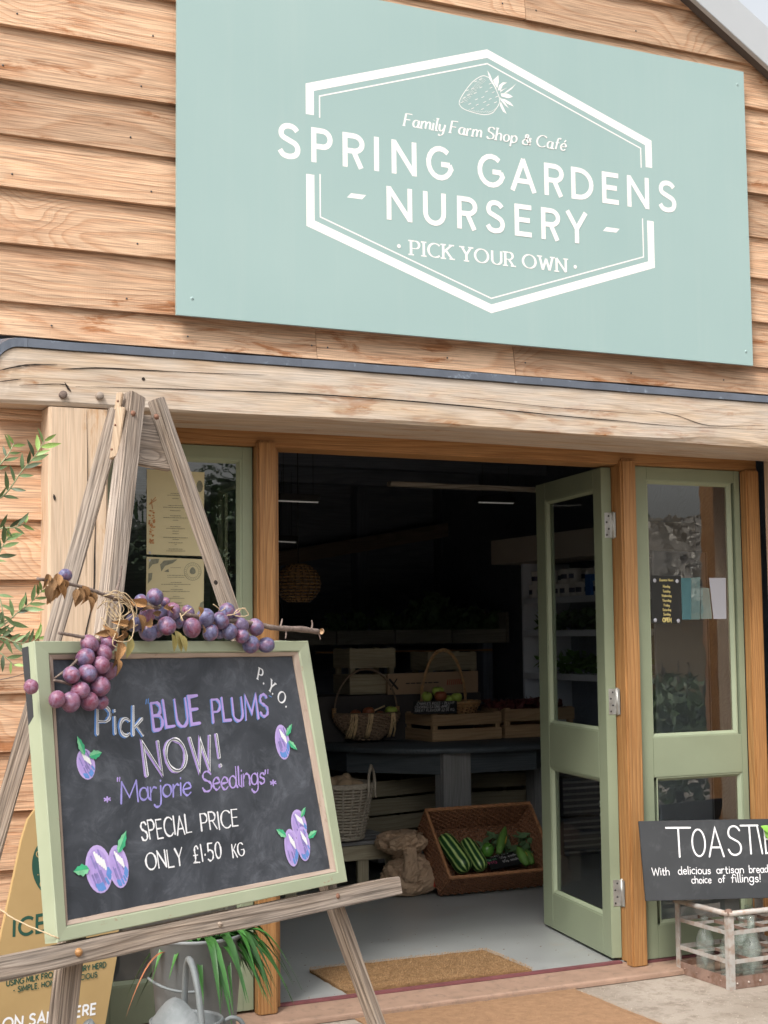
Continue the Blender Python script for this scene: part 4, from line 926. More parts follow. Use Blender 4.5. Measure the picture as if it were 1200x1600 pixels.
pj = lambda p: (600+F_PX*(p-CAM).dot(RT)/(p-CAM).dot(FW), 800-F_PX*(p-CAM).dot(UP)/(p-CAM).dot(FW))
for s_, y, h, lo in (('Business Hours',906.5,.034,.010), ('Monday',916.5,.017,.010), ('Tuesday',924,.018,.010), ('Wednesday',931,.024,.010), ('Thursday',938.5,.021,.010), ('Friday',946,.014,.010), ('Saturday',953,.020,.010), ('Sunday',960,.017,.010), ('OPEN',970,.021,.0155)):
    c = Vector(pl.uv(1041, y)); P.text(s_, (c.x-h, c.y-.004), (c.x+h, c.y-.004), (c.x-h, c.y-.004+lo), w=.10 if s_ != 'OPEN' else .15, gap=.25, raw=True, cap=False, serif=.1)
P.done('hours_lettering', M['gold_print'], hb)
for x, y in ((1023,907), (1058,908), (1024,969), (1060,970)):
    mb = MB(); mb.lathe([(0,.004),(.004,.0035),(.0085,0)], pl.px(x, y), 12, Matrix.Rotation(PI/2, 3, 'X')); mb.build('suction_cup', M['paper_white'], hb)
o, pl = paper('folded_leaflet', [(1064,903),(1080,903),(1080,968),(1066,968)], .0645, M['paper_teal'], 'teal folded leaflet standing right of the opening hours panel', 'leaflet')
mb = MB(); mb.prism([wall(.0648).px(x, y) for x, y in ((1080.3,903),(1094,901.5),(1094,968),(1080.3,968))], (0,-1,0), .0008); mb.build('back_fold', M['paper_teal2'], o)
paper('window_notice', [(1108,903),(1134,903),(1135,967),(1115,967)], .0642, M['paper_white'], 'white notice at the right edge of the right side light', 'notice')
paper('small_window_notice', [(1095,918),(1108,919),(1113,967),(1095,967)], .0650, M['paper_teal2'], 'narrow grey notice between the leaflet and the white notice', 'notice')

# ================================================================== THE EASEL AND CHALKBOARD
ph, ta, ro = math.radians(63.447), math.radians(10.197), math.radians(-.371)
_b = Vector((math.sin(ph), math.cos(ph), 0)); _n = Vector((-math.cos(ph), math.sin(ph), 0)); _u = Vector((0,0,1))*math.cos(ta)+_n*math.sin(ta)
b2 = _b*math.cos(ro)+_u*math.sin(ro); u2 = -_b*math.sin(ro)+_u*math.cos(ro)
E_ = Plane((-1.238, -1.905, .707), b2, u2)                      # front face of the board's frame; normal towards the yard
easel = thing('easel', (-.95, -1.6, GZ), 'weathered wooden A-frame easel holding the blue plums chalkboard', 'easel')
def ebar(name, c0, c1, w, t, off, mat, n=None, jit=.0012, parent=easel, bev=.003):
    a = E_.px(*c0, off); b = E_.px(*c1, off); return bar(name, a, b, w, t, n or E_.n, mat, parent, bev, jit)
LO = -.052                                                       # faces of the legs, behind the board
def leg_line(xa, ya, xb, yb, y): return (xa+(xb-xa)*(y-ya)/(yb-ya), y)
l0 = (209, 618); l1 = leg_line(209, 630, 107, 1513, 2150)
r0 = (243, 624); r1 = leg_line(243, 624, 588, 1600, 2010)
def wpx(c, e, off):  return (E_.px(*c, off)-E_.px(*e, off)).length
ll = ebar('leg', l0, l1, wpx((197,640),(222,640),LO)*.96, .036, LO-.018, M['easel'])
rl = ebar('leg', r0, r1, .034, .036, LO-.018, M['easel'])
# brace board between the legs at the top, behind them
slab('brace_board', [(204,648),(243,648),(268,735),(203,722)], E_, LO-.037, .016, M['easel'], easel)
# ledge in front of the legs that carries the board
la = E_.px(-40, 1524, .012); lb = E_.px(628, 1383, .012)
lw = wpx((300,1433),(308,1468),.012)*.98
ledge = bar('ledge', la-E_.n*.03, lb-E_.n*.03, .0445, .060, E_.n, M['easel'], easel, .003, .0012)
def dome(name, p, n, r, h, mat, parent):
    ax = frame((0,0,0), Vector(n).orthogonal(), n).to_3x3(); mb = MB(); mb.lathe([(0,h),(r*.6,h*.85),(r,h*.2),(r,-.002)], p, 12, ax); return mb.build(name, mat, parent)
dome('bolt', E_.px(208, 646, LO+.001), E_.n, .0075, .006, M['rust_iron'], easel); dome('bolt', E_.px(244.5, 651, LO+.001), E_.n, .0075, .006, M['rust_iron'], easel)
dome('bolt', E_.px(122.7, 1488, .0125), E_.n, .009, .008, M['frame'], easel); dome('bolt', E_.px(344, 1444, .0125), E_.n, .007, .004, M['easel'], easel); dome('bolt', E_.px(528, 1400, .0125), E_.n, .007, .004, M['rust_iron'], easel)
dome('bolt_hole', E_.px(337.5, 910, LO+.0008), E_.n, .006, .0006, M['crack'], easel)
# hinge plates nailed on the flank of the left leg, seen almost edge on to the leg
fl = Plane(E_.px(190, 660, LO-.02), (E_.b*.25-E_.n*.97)*-1, E_.u); 
fl = Plane(E_.px(188, 660, LO-.018), (-E_.n*.86+E_.b*-.5)*-1 if False else (E_.n*.80+E_.b*.60), E_.u)
slab('hinge_block', [(182,613),(192,612.5),(187,640),(178,640)], fl, .001, .014, M['easel_lit'], easel, up=True)
hbk = slab('hinge_block', [(181,634),(195.5,636),(185,706),(182,713),(170.5,717)], fl, .010, .016, M['easel_lit'], easel, up=True)
for x, y in ((184,626.5),(180,664),(174.5,702)): dome('nail_head', fl.px(x, y, .0105 if y > 630 else .0015), fl.n, .0028, .002, M['rust_iron'], hbk)
# back leg runs down towards the cladding
ra = E_.px(184, 640, LO-.055); rb_ = E_.px(14, 1240, -.42); d = (rb_-ra); rb_ = ra+d*((ra.z-GZ)/-d.z); vn = (CAM-ra).normalized()
bar('rear_leg', ra, rb_, .043, .028, (vn.x, vn.y, 0), M['easel'], easel, .003, .001)

# ---- the chalkboard standing on the ledge
cb = thing('chalkboard', E_.w(.45, 0, 0), 'framed chalkboard with peeling green paint, lettered Pick Blue Plums Now, standing on the easel', 'chalkboard')
QO = [E_.uv(53,1001.5), E_.uv(482,1001), E_.uv(543.5,1377.5), E_.uv(90,1473)]           # outer corners TL TR BR BL
QI = [E_.uv(82.5,1030.5,-.012), E_.uv(458,1025,-.012), E_.uv(517.5,1357,-.012), E_.uv(105.5,1438,-.012)]  # sight edge
V2 = lambda p: Vector(p)
lin = lambda a, b, t: V2(a)*(1-t)+V2(b)*t
QM = [lin(QI[i], QO[i], .26) for i in range(4)]
names = ('top_rail', 'right_stile', 'bottom_rail', 'left_stile')
for i in range(4):
    j = (i+1) % 4; n = 16
    def strip(A, B, C, D, fo, fi, bo, bi, name, mat, par, wob=.0008):
        """moulding between outer edge A-B and inner edge C-D; heights fo/fi in front, bo/bi behind"""
        vs = []; ax = V2(B)-V2(A)
        for q in range(n+1):
            t = q/n; o_ = lin(A, B, t); i_ = lin(C, D, t); w = rnd(-wob, wob) if 0 < q < n else 0
            m_ = lin(o_, i_, .5)
            vs += [E_.w(*o_, bo), E_.w(o_.x+w, o_.y+w, fo-.002), E_.w(*lin(o_, i_, .06), fo), E_.w(*lin(o_, i_, .9), fi+.002), E_.w(i_.x+w, i_.y-w, fi-.002), E_.w(*i_, bi)]
        k = 6; fs = [tuple(range(k)), tuple(n*k+q for q in range(k))[::-1]]
        for q in range(n):
            for r in range(k): fs.append((q*k+r, q*k+(r+1) % k, q*k+k+(r+1) % k, q*k+k+r))
        Mx = frame(E_.w(*A, 0), E_.w(*B, 0)-E_.w(*A, 0), E_.n); inv = Mx.inverted(); mb = MB(); mb.add([inv @ v for v in vs], fs); return mb.build(name, mat, par, 0, Mx)
    r_ = strip(QO[i], QO[j], QM[i], QM[j], 0, -.004, -.04, -.04, names[i], M['sage_board'], cb)
    strip(lin(QM[i], QI[i], .03), lin(QM[j], QI[j], .03), QI[i], QI[j], -.005, -.012, -.03, -.03, 'inner_moulding', M['board_inner'], r_)
mb = MB(); a, b, c, d = [lin(QI[i], QO[i], .12) for i in range(4)]
mb.prism([E_.w(*d, -.016), E_.w(*c, -.016), E_.w(*b, -.016), E_.w(*a, -.016)], E_.n, .008)
Mx = frame(E_.w(0,0,-.016), E_.b, E_.n); inv = Mx.inverted(); mb.v = [tuple(inv @ Vector(v)) for v in mb.v]; mb.build('writing_surface', M['chalkboard'], cb, 0, Mx)
CB = Plane(E_.w(0, 0, -.016), E_.b, E_.u)
def write(items, mat, name, off=.0006, dx=0, dy=0, k=1.0, **kw):
    for st, A, B, T, w in items: P = Pen(CB, off); P.press = .26; P.text(st, A, B, T, w=w*k, dx=dx, dy=dy, **kw); P.done(name, mat, cb)
hand = dict(gap=.20, space=.4, jit=.06, shear=.08)
pick = [('Pick', (152,1146), (223,1147.5), (155,1103), .055)]
write(pick, M['chalk_blue'], 'pick_shadow', .0004, -.004, -.001, 1.25, **hand); write(pick, M['chalk_white'], 'pick_lettering', .0012, **hand)
P = Pen(CB, .0024); P.text('Pick', *[x for x in pick[0][1:4]], w=.012, dx=.0, **hand); P.done('pick_inline', M['chalkboard'], cb)
blue = [('BLUE', (240,1140), (312,1128.5), (242,1097), .058), ('PLUMS', (333,1128), (419,1120), (336,1092), .058)]
write(blue, M['chalk_blue'], 'blue_plums_shadow', .0004, -.0025, -.0012, 1.0, **hand); write(blue, M['chalk_lilac'], 'blue_plums_lettering', .0012, **hand)
now = [('NOW!', (229,1211), (345,1196), (230,1160), .058)]
write(now, M['chalk_lilac'], 'now_shadow', .0004, -.0028, -.0008, 1.1, gap=.3, space=.4, jit=.03); write(now, M['chalk_white'], 'now_lettering', .0014, .0010, .0, .88, gap=.3, space=.4, jit=.03)
P = Pen(CB, .0030); P.text('NOW!', *now[0][1:4], w=.018, dx=-.001, gap=.3, space=.4, jit=.03); P.done('now_inline', M['chalkboard'], cb)
mar = [('Marjorie', (189,1255), (298,1240.5), (186,1222), .062), ('Seedlings', (317,1237), (413,1223.5), (313,1206), .062), ('"', (183,1239), (188,1238.5), (182,1215), .07), ('"', (415,1228), (421,1227), (414,1203), .07), ('*', (163,1256), (172,1255), (163,1239), .11), ('*', (423,1230), (431,1229), (423,1213), .11)]
write(mar[:1], M['chalk_violet'], 'marjorie_lettering', .0006, gap=.10, space=.3, jit=.04, shear=.12, nib=(math.radians(35), .5))
write(mar[1:], M['chalk_lilac'], 'seedlings_lettering', .0006, gap=.10, space=.3, jit=.04, shear=.12, nib=(math.radians(35), .5))
sp_ = [('SPECIAL', (222,1313), (299,1300), (222,1284), .062), ('PRICE', (315,1297.5), (372,1291), (314,1271), .062), ('ONLY', (229,1359), (286,1350.5), (228,1333), .068), ('\u00a31\u00b750', (303,1348), (346,1341.5), (302,1322), .062), ('KG', (364,1339.5), (381,1337), (364,1319), .07)]
write(sp_, M['chalk_white'], 'price_lettering', .0006, gap=.2, space=.4, jit=.06, nib=(math.radians(20), .55))
P = Pen(CB, .0006); hh = .030
for ch, x, y, an in (('P', 402, 1061, -24), ('.', 411, 1068, -30), ('Y', 418, 1077, -38), ('.', 425, 1084, -42), ('O', 432, 1091, -46), ('.', 446, 1104, -48)):
    a = V2(CB.uv(x, y)); e = Vector((math.cos(math.radians(an)), math.sin(math.radians(an)))); up_ = Vector((-e.y, e.x)); w_ = G[ch][0]*hh*.85
    P.text(ch, a, a+e*max(w_, .002), a+up_*hh, w=.085, nib=(math.radians(-30), .45), serif=.16 if ch != 'O' else 0, raw=True, cap=ch == '.')
P.done('pyo_lettering', M['chalk_white'], cb)
P = Pen(CB, .0006); P.stroke([CB.uv(228.5,1093), CB.uv(227.5,1100)], .0012); P.stroke([CB.uv(231.5,1092), CB.uv(231,1099)], .0012); P.stroke([CB.uv(420,1087), CB.uv(424,1089)], .001); P.done('quote_mark', M['chalk_blue'], cb)
# painted plums: body, darker shade strokes, blue lower rim, white highlight, two-tone leaves
def painted_plum(x, y, rx, ry, rot):
    c = V2(CB.uv(x, y)); k = (V2(CB.uv(x+10, y))-c).length/10*1.18; rx *= k; ry *= k/1.02; a = math.radians(rot)
    f = lambda px_, py_: (c.x+px_*rx*math.cos(a)-py_*ry*math.sin(a), c.y+px_*rx*math.sin(a)+py_*ry*math.cos(a))
    el = lambda cx_, cy_, sx_, sy_, n_=22: [f(cx_+sx_*math.cos(i*2*PI/n_), cy_+sy_*math.sin(i*2*PI/n_)) for i in range(n_)]
    return f, el, rx, ry
plums_ = [(134,1194,12,16.5,8), (441,1159.5,9.5,16,0), (154,1358,17.5,25,4), (184.5,1354,13,22,4), (466.5,1289,10,14,8), (454.5,1324.5,9,17,0), (473,1318.5,8.5,15.5,0)]
rr = random.Random(11)
M['chalk_violet2'] = plain('violet_plum_wash', (.24,.20,.47), .8, .3, 60, rand=0); M['chalk_pale_lilac'] = plain('pale_lilac_paint', (.50,.38,.72), .8, .1, 60, rand=0)
for i_, (x, y, rx, ry, rot) in enumerate(plums_):
    e_ = i_*.0003; P1, P2, P3, P4, P5 = Pen(CB, .0006+e_), Pen(CB, .0007+e_), Pen(CB, .00075+e_), Pen(CB, .0010+e_), Pen(CB, .0013+e_)
    f, el, a, b = painted_plum(x, y, rx, ry, rot); P1.fill(el(0, 0, 1, 1)); P2.fill(el(-.04, .0, .80, .84))
    for q in range(9): t = rr.uniform(-.5, .6); s0 = rr.uniform(-.5, .5); P3.stroke([f(s0-.12, t+.2), f(s0+.08, t-.3)], a*.07, None, True)
    for q in range(12): g = math.radians(rr.uniform(-115, -15)); P4.stroke([f(.82*math.cos(g)-.12, .8*math.sin(g)+.16), f(.86*math.cos(g), .86*math.sin(g))], a*.09, None, True)
    for q in range(5): P5.stroke([f(-.18+q*.15, .70-q*.10), f(-.02+q*.13, .30-q*.09)], a*.085, None, True)
    o = P1.done('painted_plum', M['chalk_pale_lilac'], cb); P2.done('plum_body', M['chalk_lilac'], o); P3.done('plum_shade', M['chalk_violet2'], o)['kind'] = 'stuff'; P4.done('blue_rim', M['chalk_blue'], o)['kind'] = 'stuff'; P5.done('highlight', M['chalk_white'], o)
for (x0, y0, x1, y1, w) in ((131,1180,119,1150,5.2),(138,1182,158,1176,6), (446,1150,455,1131,4.6),(449,1158,463,1172,4.6), (138,1358,113,1362,7.5),(183,1333,196,1298,6.5), (469,1277,476,1261,4),(446,1307,430,1296,5.5),(480,1309,494,1298,5)):
    P1, P2 = Pen(CB, .0030), Pen(CB, .0034)
    a = V2(CB.uv(x0, y0)); b = V2(CB.uv(x1, y1)); d = b-a; n_ = Vector((-d.y, d.x)).normalized()*w/640; m = 7
    up_ = [a+d*(i/m)+n_*math.sin(PI*(i/m)**.8)*(1.15 if i % 2 else .85) for i in range(m+1)]; dn = [a+d*(i/m)-n_*math.sin(PI*(i/m)**.8)*(1.15 if i % 2 else .85) for i in range(m, -1, -1)]
    P1.fill([tuple(q) for q in up_+dn[1:-1]]); P2.fill([tuple(q) for q in up_[1:-1]+[b, a+d*.5, a]])
    o = P1.done('painted_leaf', M['chalk_green'], cb); P2.done('leaf_light_side', M['chalk_pale_green'], o)

# ---- plum branches laid along the top of the board, tied with twine
def mk_plum_mesh(mat):
    mb = MB(); n, m = 20, 14; vs = []; fs = []
    for i in range(m+1):
        a = PI*i/m
        for k in range(n):
            g = 2*PI*k/n; cr = 1-.055*math.exp(-((min(abs(g-PI), 9))/.22)**2)*math.sin(a); r = math.sin(a)*cr; z = math.cos(a)*1.06; z -= .10*math.exp(-(a/.25)**2)
            vs.append(Vector((r*math.cos(g), r*math.sin(g), z)))
    for i in range(m):
        for k in range(n): fs.append((i*n+k, (i+1)*n+k, (i+1)*n+(k+1) % n, i*n+(k+1) % n))
    mb.add(vs, fs, True); return mb.mesh('plum', mat)
PLUM, PLUMR = mk_plum_mesh(M['plum']), mk_plum_mesh(M['plum_red'])
def leaf_mesh(name, mat, L=1.0, W=.4, curl=.3, fold=.25, twist=0.0, n=7):
    mb = MB(); vs = []; fs = []
    for i in range(n+1):
        t = i/n; w = W*.5*math.sin(PI*min(1, t**.85))*(1 if 0 < i < n else .12)+.004; x = L*t; z = -curl*t*t*L; tw = twist*t
        for s in (-1, 0, 1):
            y = s*w; zz = z+abs(s)*w*fold; vs.append((x, y*math.cos(tw)-abs(s)*w*.5*math.sin(tw), zz+y*math.sin(tw)))
    for i in range(n):
        for s in (0, 1): fs.append((i*3+s, i*3+s+1, i*3+3+s+1, i*3+3+s))
    mb.add(vs, fs, True); return mb.mesh(name, mat)
DRY = [leaf_mesh('dry_leaf', M['dry_leaf'], 1, .5, c, f, t) for c, f, t in ((.35,.9,.6),(.6,1.3,-.8),(.2,.6,1.2))]
def place(mesh, name, parent, p, d, nrm, s):
    Mx = frame(p, d, nrm) @ Matrix.Scale(s, 4); return part(name, mesh, parent, Mx)
br = thing('plum_branch', E_.px(300, 985, .03), 'long plum branch with a row of ripe plums tied along the chalkboard top', 'plum branch')
def twig(name, pts, r0_, r1_, parent, off=.03, pl=E_):
    P_ = smooth([pl.px(*p[:2], p[2] if len(p) > 2 else off) for p in pts], 5); m = len(P_); mb = MB()
    mb.tube(P_, [(r0_+(r1_-r0_)*i/m)*rnd(.88, 1.15) for i in range(m)], 7); return mb.build(name, M['twig'], parent)
tw = twig('stem', [(497,987,.035),(470,983,.035),(430,981,.035),(400,975,.03),(350,968,.02),(300,962,.02),(250,950,.015),(200,941,.02),(165,930,.03),(120,915,.03),(58,904,.03)], .0078, .0035, br)
twig('side_twig', [(438,980,.036),(440,972,.036),(441,967,.036)], .003, .0015, br); twig('side_twig', [(486,985,.036),(488,976,.036),(487,969,.036)], .003, .0013, br)
twig('side_twig', [(446,984,.036),(447,991,.036),(446,998,.036)], .0028, .0014, br); twig('side_twig', [(496,986,.036),(499,993,.036),(501,999,.036)], .0024, .001, br); twig('side_twig', [(178,938,.03),(187,905,.02),(190,884,.02)], .004, .002, br)
dome('snapped_end', E_.px(503, 986.5, .035), E_.b, .0075, .004, M['twig_end'], br)
cl = thing('plum_cluster_branch', E_.px(140, 1040, .04), 'short plum twig with a hanging bunch of reddish plums over the chalkboard left corner', 'plum branch')
twig('stem', [(92,989,.03),(115,993,.03),(135,997,.03),(160,1002,.02)], .0035, .0045, cl); twig('side_twig', [(150,1000,.02),(128,1022,.02),(112,1040,.02),(85,1060,.0)], .003, .0025, cl)
twig('side_twig', [(118,1072,.012),(100,1066,.012),(84,1063,.012)], .0035, .003, cl); twig('side_twig', [(155,1003,.01),(150,1040,.01),(150,1090,.01)], .003, .002, cl)
row1 = [(242.3,932.8,12.4),(219.7,940.5,10.5),(230,960,12),(209,973,12.8),(231,988,13.5),(246,986,10),(260.5,978,14.5),(268.7,955.7,12.2),(250,958,11),(279,972,9.5),(258,941,7),(300,981,14),(294,957,10),(320,966,13.5),(329,988,12),(344.5,969.7,13),(354,955.7,11.8),(358.5,987,12),(343,990,8),(377,976.7,11.7),(366.7,963,9),(378,994,11),(399,980,13),(392,1007,13),(416,1007.7,11.7),(102,899,9.8)]
row2 = [(140,1006,13.8),(168,1004.7,14),(161.6,1021,13),(133,1027.6,14),(158,1039,13),(167.7,1049,13.5),(137,1052,14.5),(111.8,1054.5,13.5),(156,1072,15.5),(125.6,1078.8,13),(139.5,1095.7,14),(110.5,1097,14.5),(158,1097,11),(89,1092.6,12.5),(48.5,1073,11)]
back1 = {5, 8, 9, 10, 12, 18, 20}
def seat_plums(row, par, back, base):
    done = []
    for i, (x, y, r) in enumerate(row):
        off = base+rnd(0, .006)-(.018 if i in back else 0)
        for _ in range(40):                                     # pushed towards the viewer until it clears its neighbours
            p = E_.px(x, y, off); z = (p-CAM).dot(FW); R_ = r*z/F_PX*1.08
            hit = [1 for q, rq in done if (p-q).length < (R_+rq)*.74]
            if not hit: break
            off += .004 if i not in back else -.004
        done.append((p, R_)); ax = Vector((rnd(-.4,.4), rnd(-1,-.1), rnd(-.2,1))).normalized()
        part('plum', PLUM if par is br else PLUMR, par, frame(p, ax.orthogonal(), ax) @ Matrix.Diagonal((R_*rnd(.90,1.0), R_*rnd(.94,1.02), R_*rnd(1.0,1.12), 1)))
seat_plums(row1, br, back1, .020); seat_plums(row2, cl, {5, 12}, .022)
def dry(par, x, y, ang, px_len, off=.035, k=None):
    p = E_.px(x, y, off); L = px_len*(p-CAM).dot(FW)/F_PX; a = math.radians(ang); d = E_.b*math.cos(a)+E_.u*math.sin(a)+E_.n*rnd(-.3,.3)
    place(random.choice(DRY) if k is None else DRY[k], 'dry_leaf', par, p, d, E_.n+E_.b*rnd(-.6,.6)+E_.u*rnd(-.5,.5), L)
for a in ((85,905,-60,26),(80,902,-100,30),(88,900,-80,34),(92,912,-70,26),(96,908,-45,18),(83,912,-95,34),(78,898,-130,22),(90,896,-110,30),(99,905,-75,24),(72,915,-80,28),
          (125,917,-95,32),(133,918,-80,30),(140,925,-60,20),(128,915,-60,26),(120,920,-110,24),(146,925,-100,22),(138,932,-85,24)): dry(br, *a)
for a in ((255,950,20,26),(262,948,-20,24),(230,945,160,30),(240,950,-170,24),(216,960,-80,28),(224,975,10,24),(205,965,-110,26),(310,948,-60,20),(317,990,70,16),(200,975,170,24),(193,990,-150,30),(210,948,140,26),(238,958,0,20)): dry(br, *a, off=.048)
for a in ((183,1000,-95,36),(178,1000,120,26),(172,985,-160,24),(178,1016,-80,28),(190,985,-40,22),(181,1030,-85,24)): dry(cl, *a, off=.04)
YEL = leaf_mesh('yellowing_leaf', plain('yellowing_leaf', (.36,.33,.11), .6, .3, 40, col2=(.33,.18,.08), thr=(.5,.6)), 1, .5, .2, .4, .3)
for x, y, a, L in ((268,990,-75,28),(272,985,-60,36),(280,992,-55,30),(202,992,-95,34)):
    p = E_.px(x, y, .05); place(YEL, 'yellowing_leaf', br, p, E_.b*math.cos(math.radians(a))+E_.u*math.sin(math.radians(a)), E_.n+E_.b*.3, L*3.4/F_PX)
tn = thing('twine_tie', E_.px(180, 960, .03), 'tangle of pale jute twine binding the plum branch to the easel leg', 'twine')
def twine(pts, name='twine_loop', r=.0013, par=tn):
    mb = MB(); P_ = smooth([E_.px(x, y, o_) for x, y, o_ in pts], 6); mb.tube([p+Vector((rnd(-.0006,.0006), 0, rnd(-.0006,.0006))) for p in P_], r, 5); mb.build(name, M['twine'], par)
for i in range(9):
    x = 176+rnd(-12, 16); y = 935+rnd(-4, 14); twine([(x-14, y+rnd(0,8), .0), (x-4, y-8+rnd(-3,3), .035), (x+10, y-4+rnd(-4,4), .045), (x+22+rnd(0,8), y+14+rnd(0,12), .04), (x+8, y+26+rnd(0,14), .04), (x-8, y+10+rnd(0,10), .03)], r=rnd(.0009,.0014))
twine([(160,932,.03),(178,928,.05),(200,938,.05),(208,960,.05),(209,985,.055),(203,1000,.055),(190,1003,.055),(178,1000,.05)]); twine([(184,930,.04),(188,960,.05),(182,985,.05),(176,1004,.05),(182,1012,.05)]); twine([(170,940,.04),(165,970,.03),(158,990,.03)])
twine([(352,950,.04),(345,955,.05),(340,949,.06),(333,944,.06)], 'twine_end'); twine([(354,962,.04),(370,958,.05),(380,950,.06),(388,960,.06),(380,963,.06),(366,961,.05),(372,952,.06),(384,950,.06)], 'twine_bow'); twine([(281,958,.04),(286,970,.05),(283,964,.055),(300,950,.04)], 'twine_end')
rp = thing('cord', E_.px(40, 1440, -.02), 'thin pale cord slung from the easel ledge end at lower left', 'cord')
twine([(-20,1408,-.15),(0,1421,-.12),(30,1440,-.07),(76,1460,-.01),(92,1466,.0)], 'cord_run', .0016, rp)
thn = thing('bare_twig', E_.px(30, 1055, -.05), 'thin bare twig poking out left of the chalkboard corner', 'twig'); twig('stem', [(0,1062,-.05),(20,1058,-.05),(36,1053,-.045),(52,1048,-.04)], .0012, .0008, thn)
# dark cloth-like wedge of the board's own side, seen left of the frame
mb = MB(); mb.prism([E_.px(43,1010,-.02), E_.px(53,1012,-.02), E_.px(70,1250,-.02), E_.px(64,1250,-.02)], E_.n, .02); mb.build('backing_edge', M['slate'], cb)

# ================================================================== AROUND THE DOORWAY, OUTSIDE
def flr(px, py, z): d = ray(px, py); return CAM + d*((z-CAM.z)/d.z)
# ---- ice cream A-board
_ab = Vector((.938, .347, 0)).normalized(); _an = Vector((-.347, .938, 0)).normalized(); ta_ = math.radians(11)
AB = Plane((-1.0, -.80, .4), _ab, Vector((0,0,1))*math.cos(ta_)+_an*math.sin(ta_))
ab = thing('ice_cream_board', (-1.0, -.75, GZ), 'brown rounded-top ice cream sign with dark green print, standing behind the easel', 'sign')
ol = [(-75,1790),(-38,1620),(0,1470),(22,1370),(34,1312),(44,1280),(60,1258),(80,1249),(130,1240),(160,1245),(178,1262),(186,1300),(190,1400),(183,1495),(165,1600),(140,1770)]
slab('board', ol, AB, 0, .012, M['aboard'], ab, .001)
P = Pen(AB, .0007); c = V2(AB.uv(96, 1352)); R1, R2 = (V2(AB.uv(50,1358))-c).length, 0; R2 = R1*.66
ring = lambda r, n=48: [(c.x+r*math.cos(i*2*PI/n), c.y+r*math.sin(i*2*PI/n)) for i in range(n+1)]
P.stroke(ring((R1+R2)/2), (R1-R2)/2, None, False, True); P.done('round_emblem', M['aboard_green'], ab)
P = Pen(AB, .0012); P.stroke(ring(R2*.82), .0012, None, False, True)
for ch, a in (('C', 152), ('\u00b7', 192), ('C', 212), ('N', 236), ('E', 120), ('R', 95)):
    g = math.radians(a); o_ = c+Vector((math.cos(g), math.sin(g)))*(R1+R2)/2; dn = -1 if a > 180 else 1; up_ = Vector((math.cos(g), math.sin(g)))*dn; ex = Vector((up_.y, -up_.x)); h = (R1-R2)*.55; w_ = G[ch][0]*h
    P.text(ch, o_-ex*w_/2-up_*h/2, o_+ex*w_/2-up_*h/2, o_-ex*w_/2+up_*h/2, w=.09, raw=True)
P.done('emblem_lettering', M['aboard'], ab)
P = Pen(AB, .0007)
P.text('ICE CREAM', (21,1464), (205,1428), (25,1437), w=.10, gap=.28, space=.5, shear=.15, cap=False)
P.text('USING MILK FROM OUR DAIRY HERD', (10,1541), (165,1511), (11,1532), w=.10, gap=.25, space=.45, shear=.1, cap=False)
P.text('- SIMPLE, HONEST, DELICIOUS', (20,1551.5), (151,1526.5), (21,1543), w=.10, gap=.25, space=.45, shear=.1, cap=False)
P.done('green_lettering', M['aboard_green'], ab)
P = Pen(AB, .0007); P.text('ON SALE HERE', (4,1609), (149,1584), (6,1592), w=.11, gap=.26, space=.45, shear=.15, cap=False); P.done('white_lettering', M['chalk_white'], ab)
# ---- galvanised planter with strap-leaved plant
pc = Vector((-.53, -.60, GZ)); pot = thing('bucket_planter', pc, 'dull grey galvanised bucket planter standing behind the easel by the left side light', 'planter')
mb = MB(); mb.lathe([(0,.01),(.098,.01),(.10,0),(.103,.0),(.104,.02),(.142,.452),(.147,.455),(.148,.463),(.143,.465),(.139,.455),(.134,.40),(0,.40)], pc, 40); mb.build('bucket', M['galv_dark'], pot)
mb = MB(); mb.lathe([(0,.412),(.07,.414),(.132,.404)], pc, 20); mb.build('soil', M['soil'], pot)
hp = [pc+Vector(v) for v in ((-.125,-.05,.36),(-.155,-.10,.345),(-.10,-.17,.335),(-.02,-.19,.33),(.045,-.155,.325),(.035,-.125,.33))]
hp = [pc+Vector((.142*math.cos(a)*1.15, .142*math.sin(a)*1.15, .345-.02*math.sin((a-3.5)*2))) for a in [3.35+i*.16 for i in range(8)]]
mb = MB(); mb.tube(smooth(hp, 5), .0045, 8); mb.build('handle', M['galv'], pot)
pln = thing('strap_leaved_plant', pc+Vector((0,0,.41)), 'green plant with long drooping strap leaves growing in the galvanised bucket', 'plant')
def strap(o, az, L, rise, w, mat):
    n = 12; P_ = []; d = Vector((math.cos(az), math.sin(az), 0)); vs = []; fs = []
    for i in range(n+1):
        t = i/n; P_.append(o+d*(L*.75*t**.9)+Vector((0,0,rise*math.sin(min(1, t*1.5)*PI/2)*1.0-L*.95*max(0, t-.18)**1.75)))
    sd = Vector((-d.y, d.x, 0))
    for i, p in enumerate(P_):
        t = i/n; ww = w*(.55+.45*math.sin(PI*min(1, t*1.4)))*(1 if t < .75 else max(.06, (1-t)/.25)); tw_ = sd*ww+Vector((0,0,rnd(-.001,.001)))
        up_ = Vector((0,0,ww*.45)); vs += [p-tw_+up_, p, p+tw_+up_]
    for i in range(n):
        for s in (0, 1): fs.append((i*3+s, i*3+s+1, i*3+4+s, i*3+3+s))
    mb = MB(); mb.add([v-o for v in vs], fs, True); return mb.build('leaf', mat, pln, 0, Matrix.Translation(o))
rr_ = random.Random(4)
for i in range(74):
    az = rr_.uniform(-1.9, .9) if i < 62 else rr_.uniform(0, 6.28); o_ = pc+Vector((.03+rr_.uniform(-.06,.06), rr_.uniform(-.06,.06), .42)); strap(o_, az, rr_.uniform(.19,.34), rr_.uniform(.03,.09), rr_.uniform(.009,.0135), M['strap_leaf'])
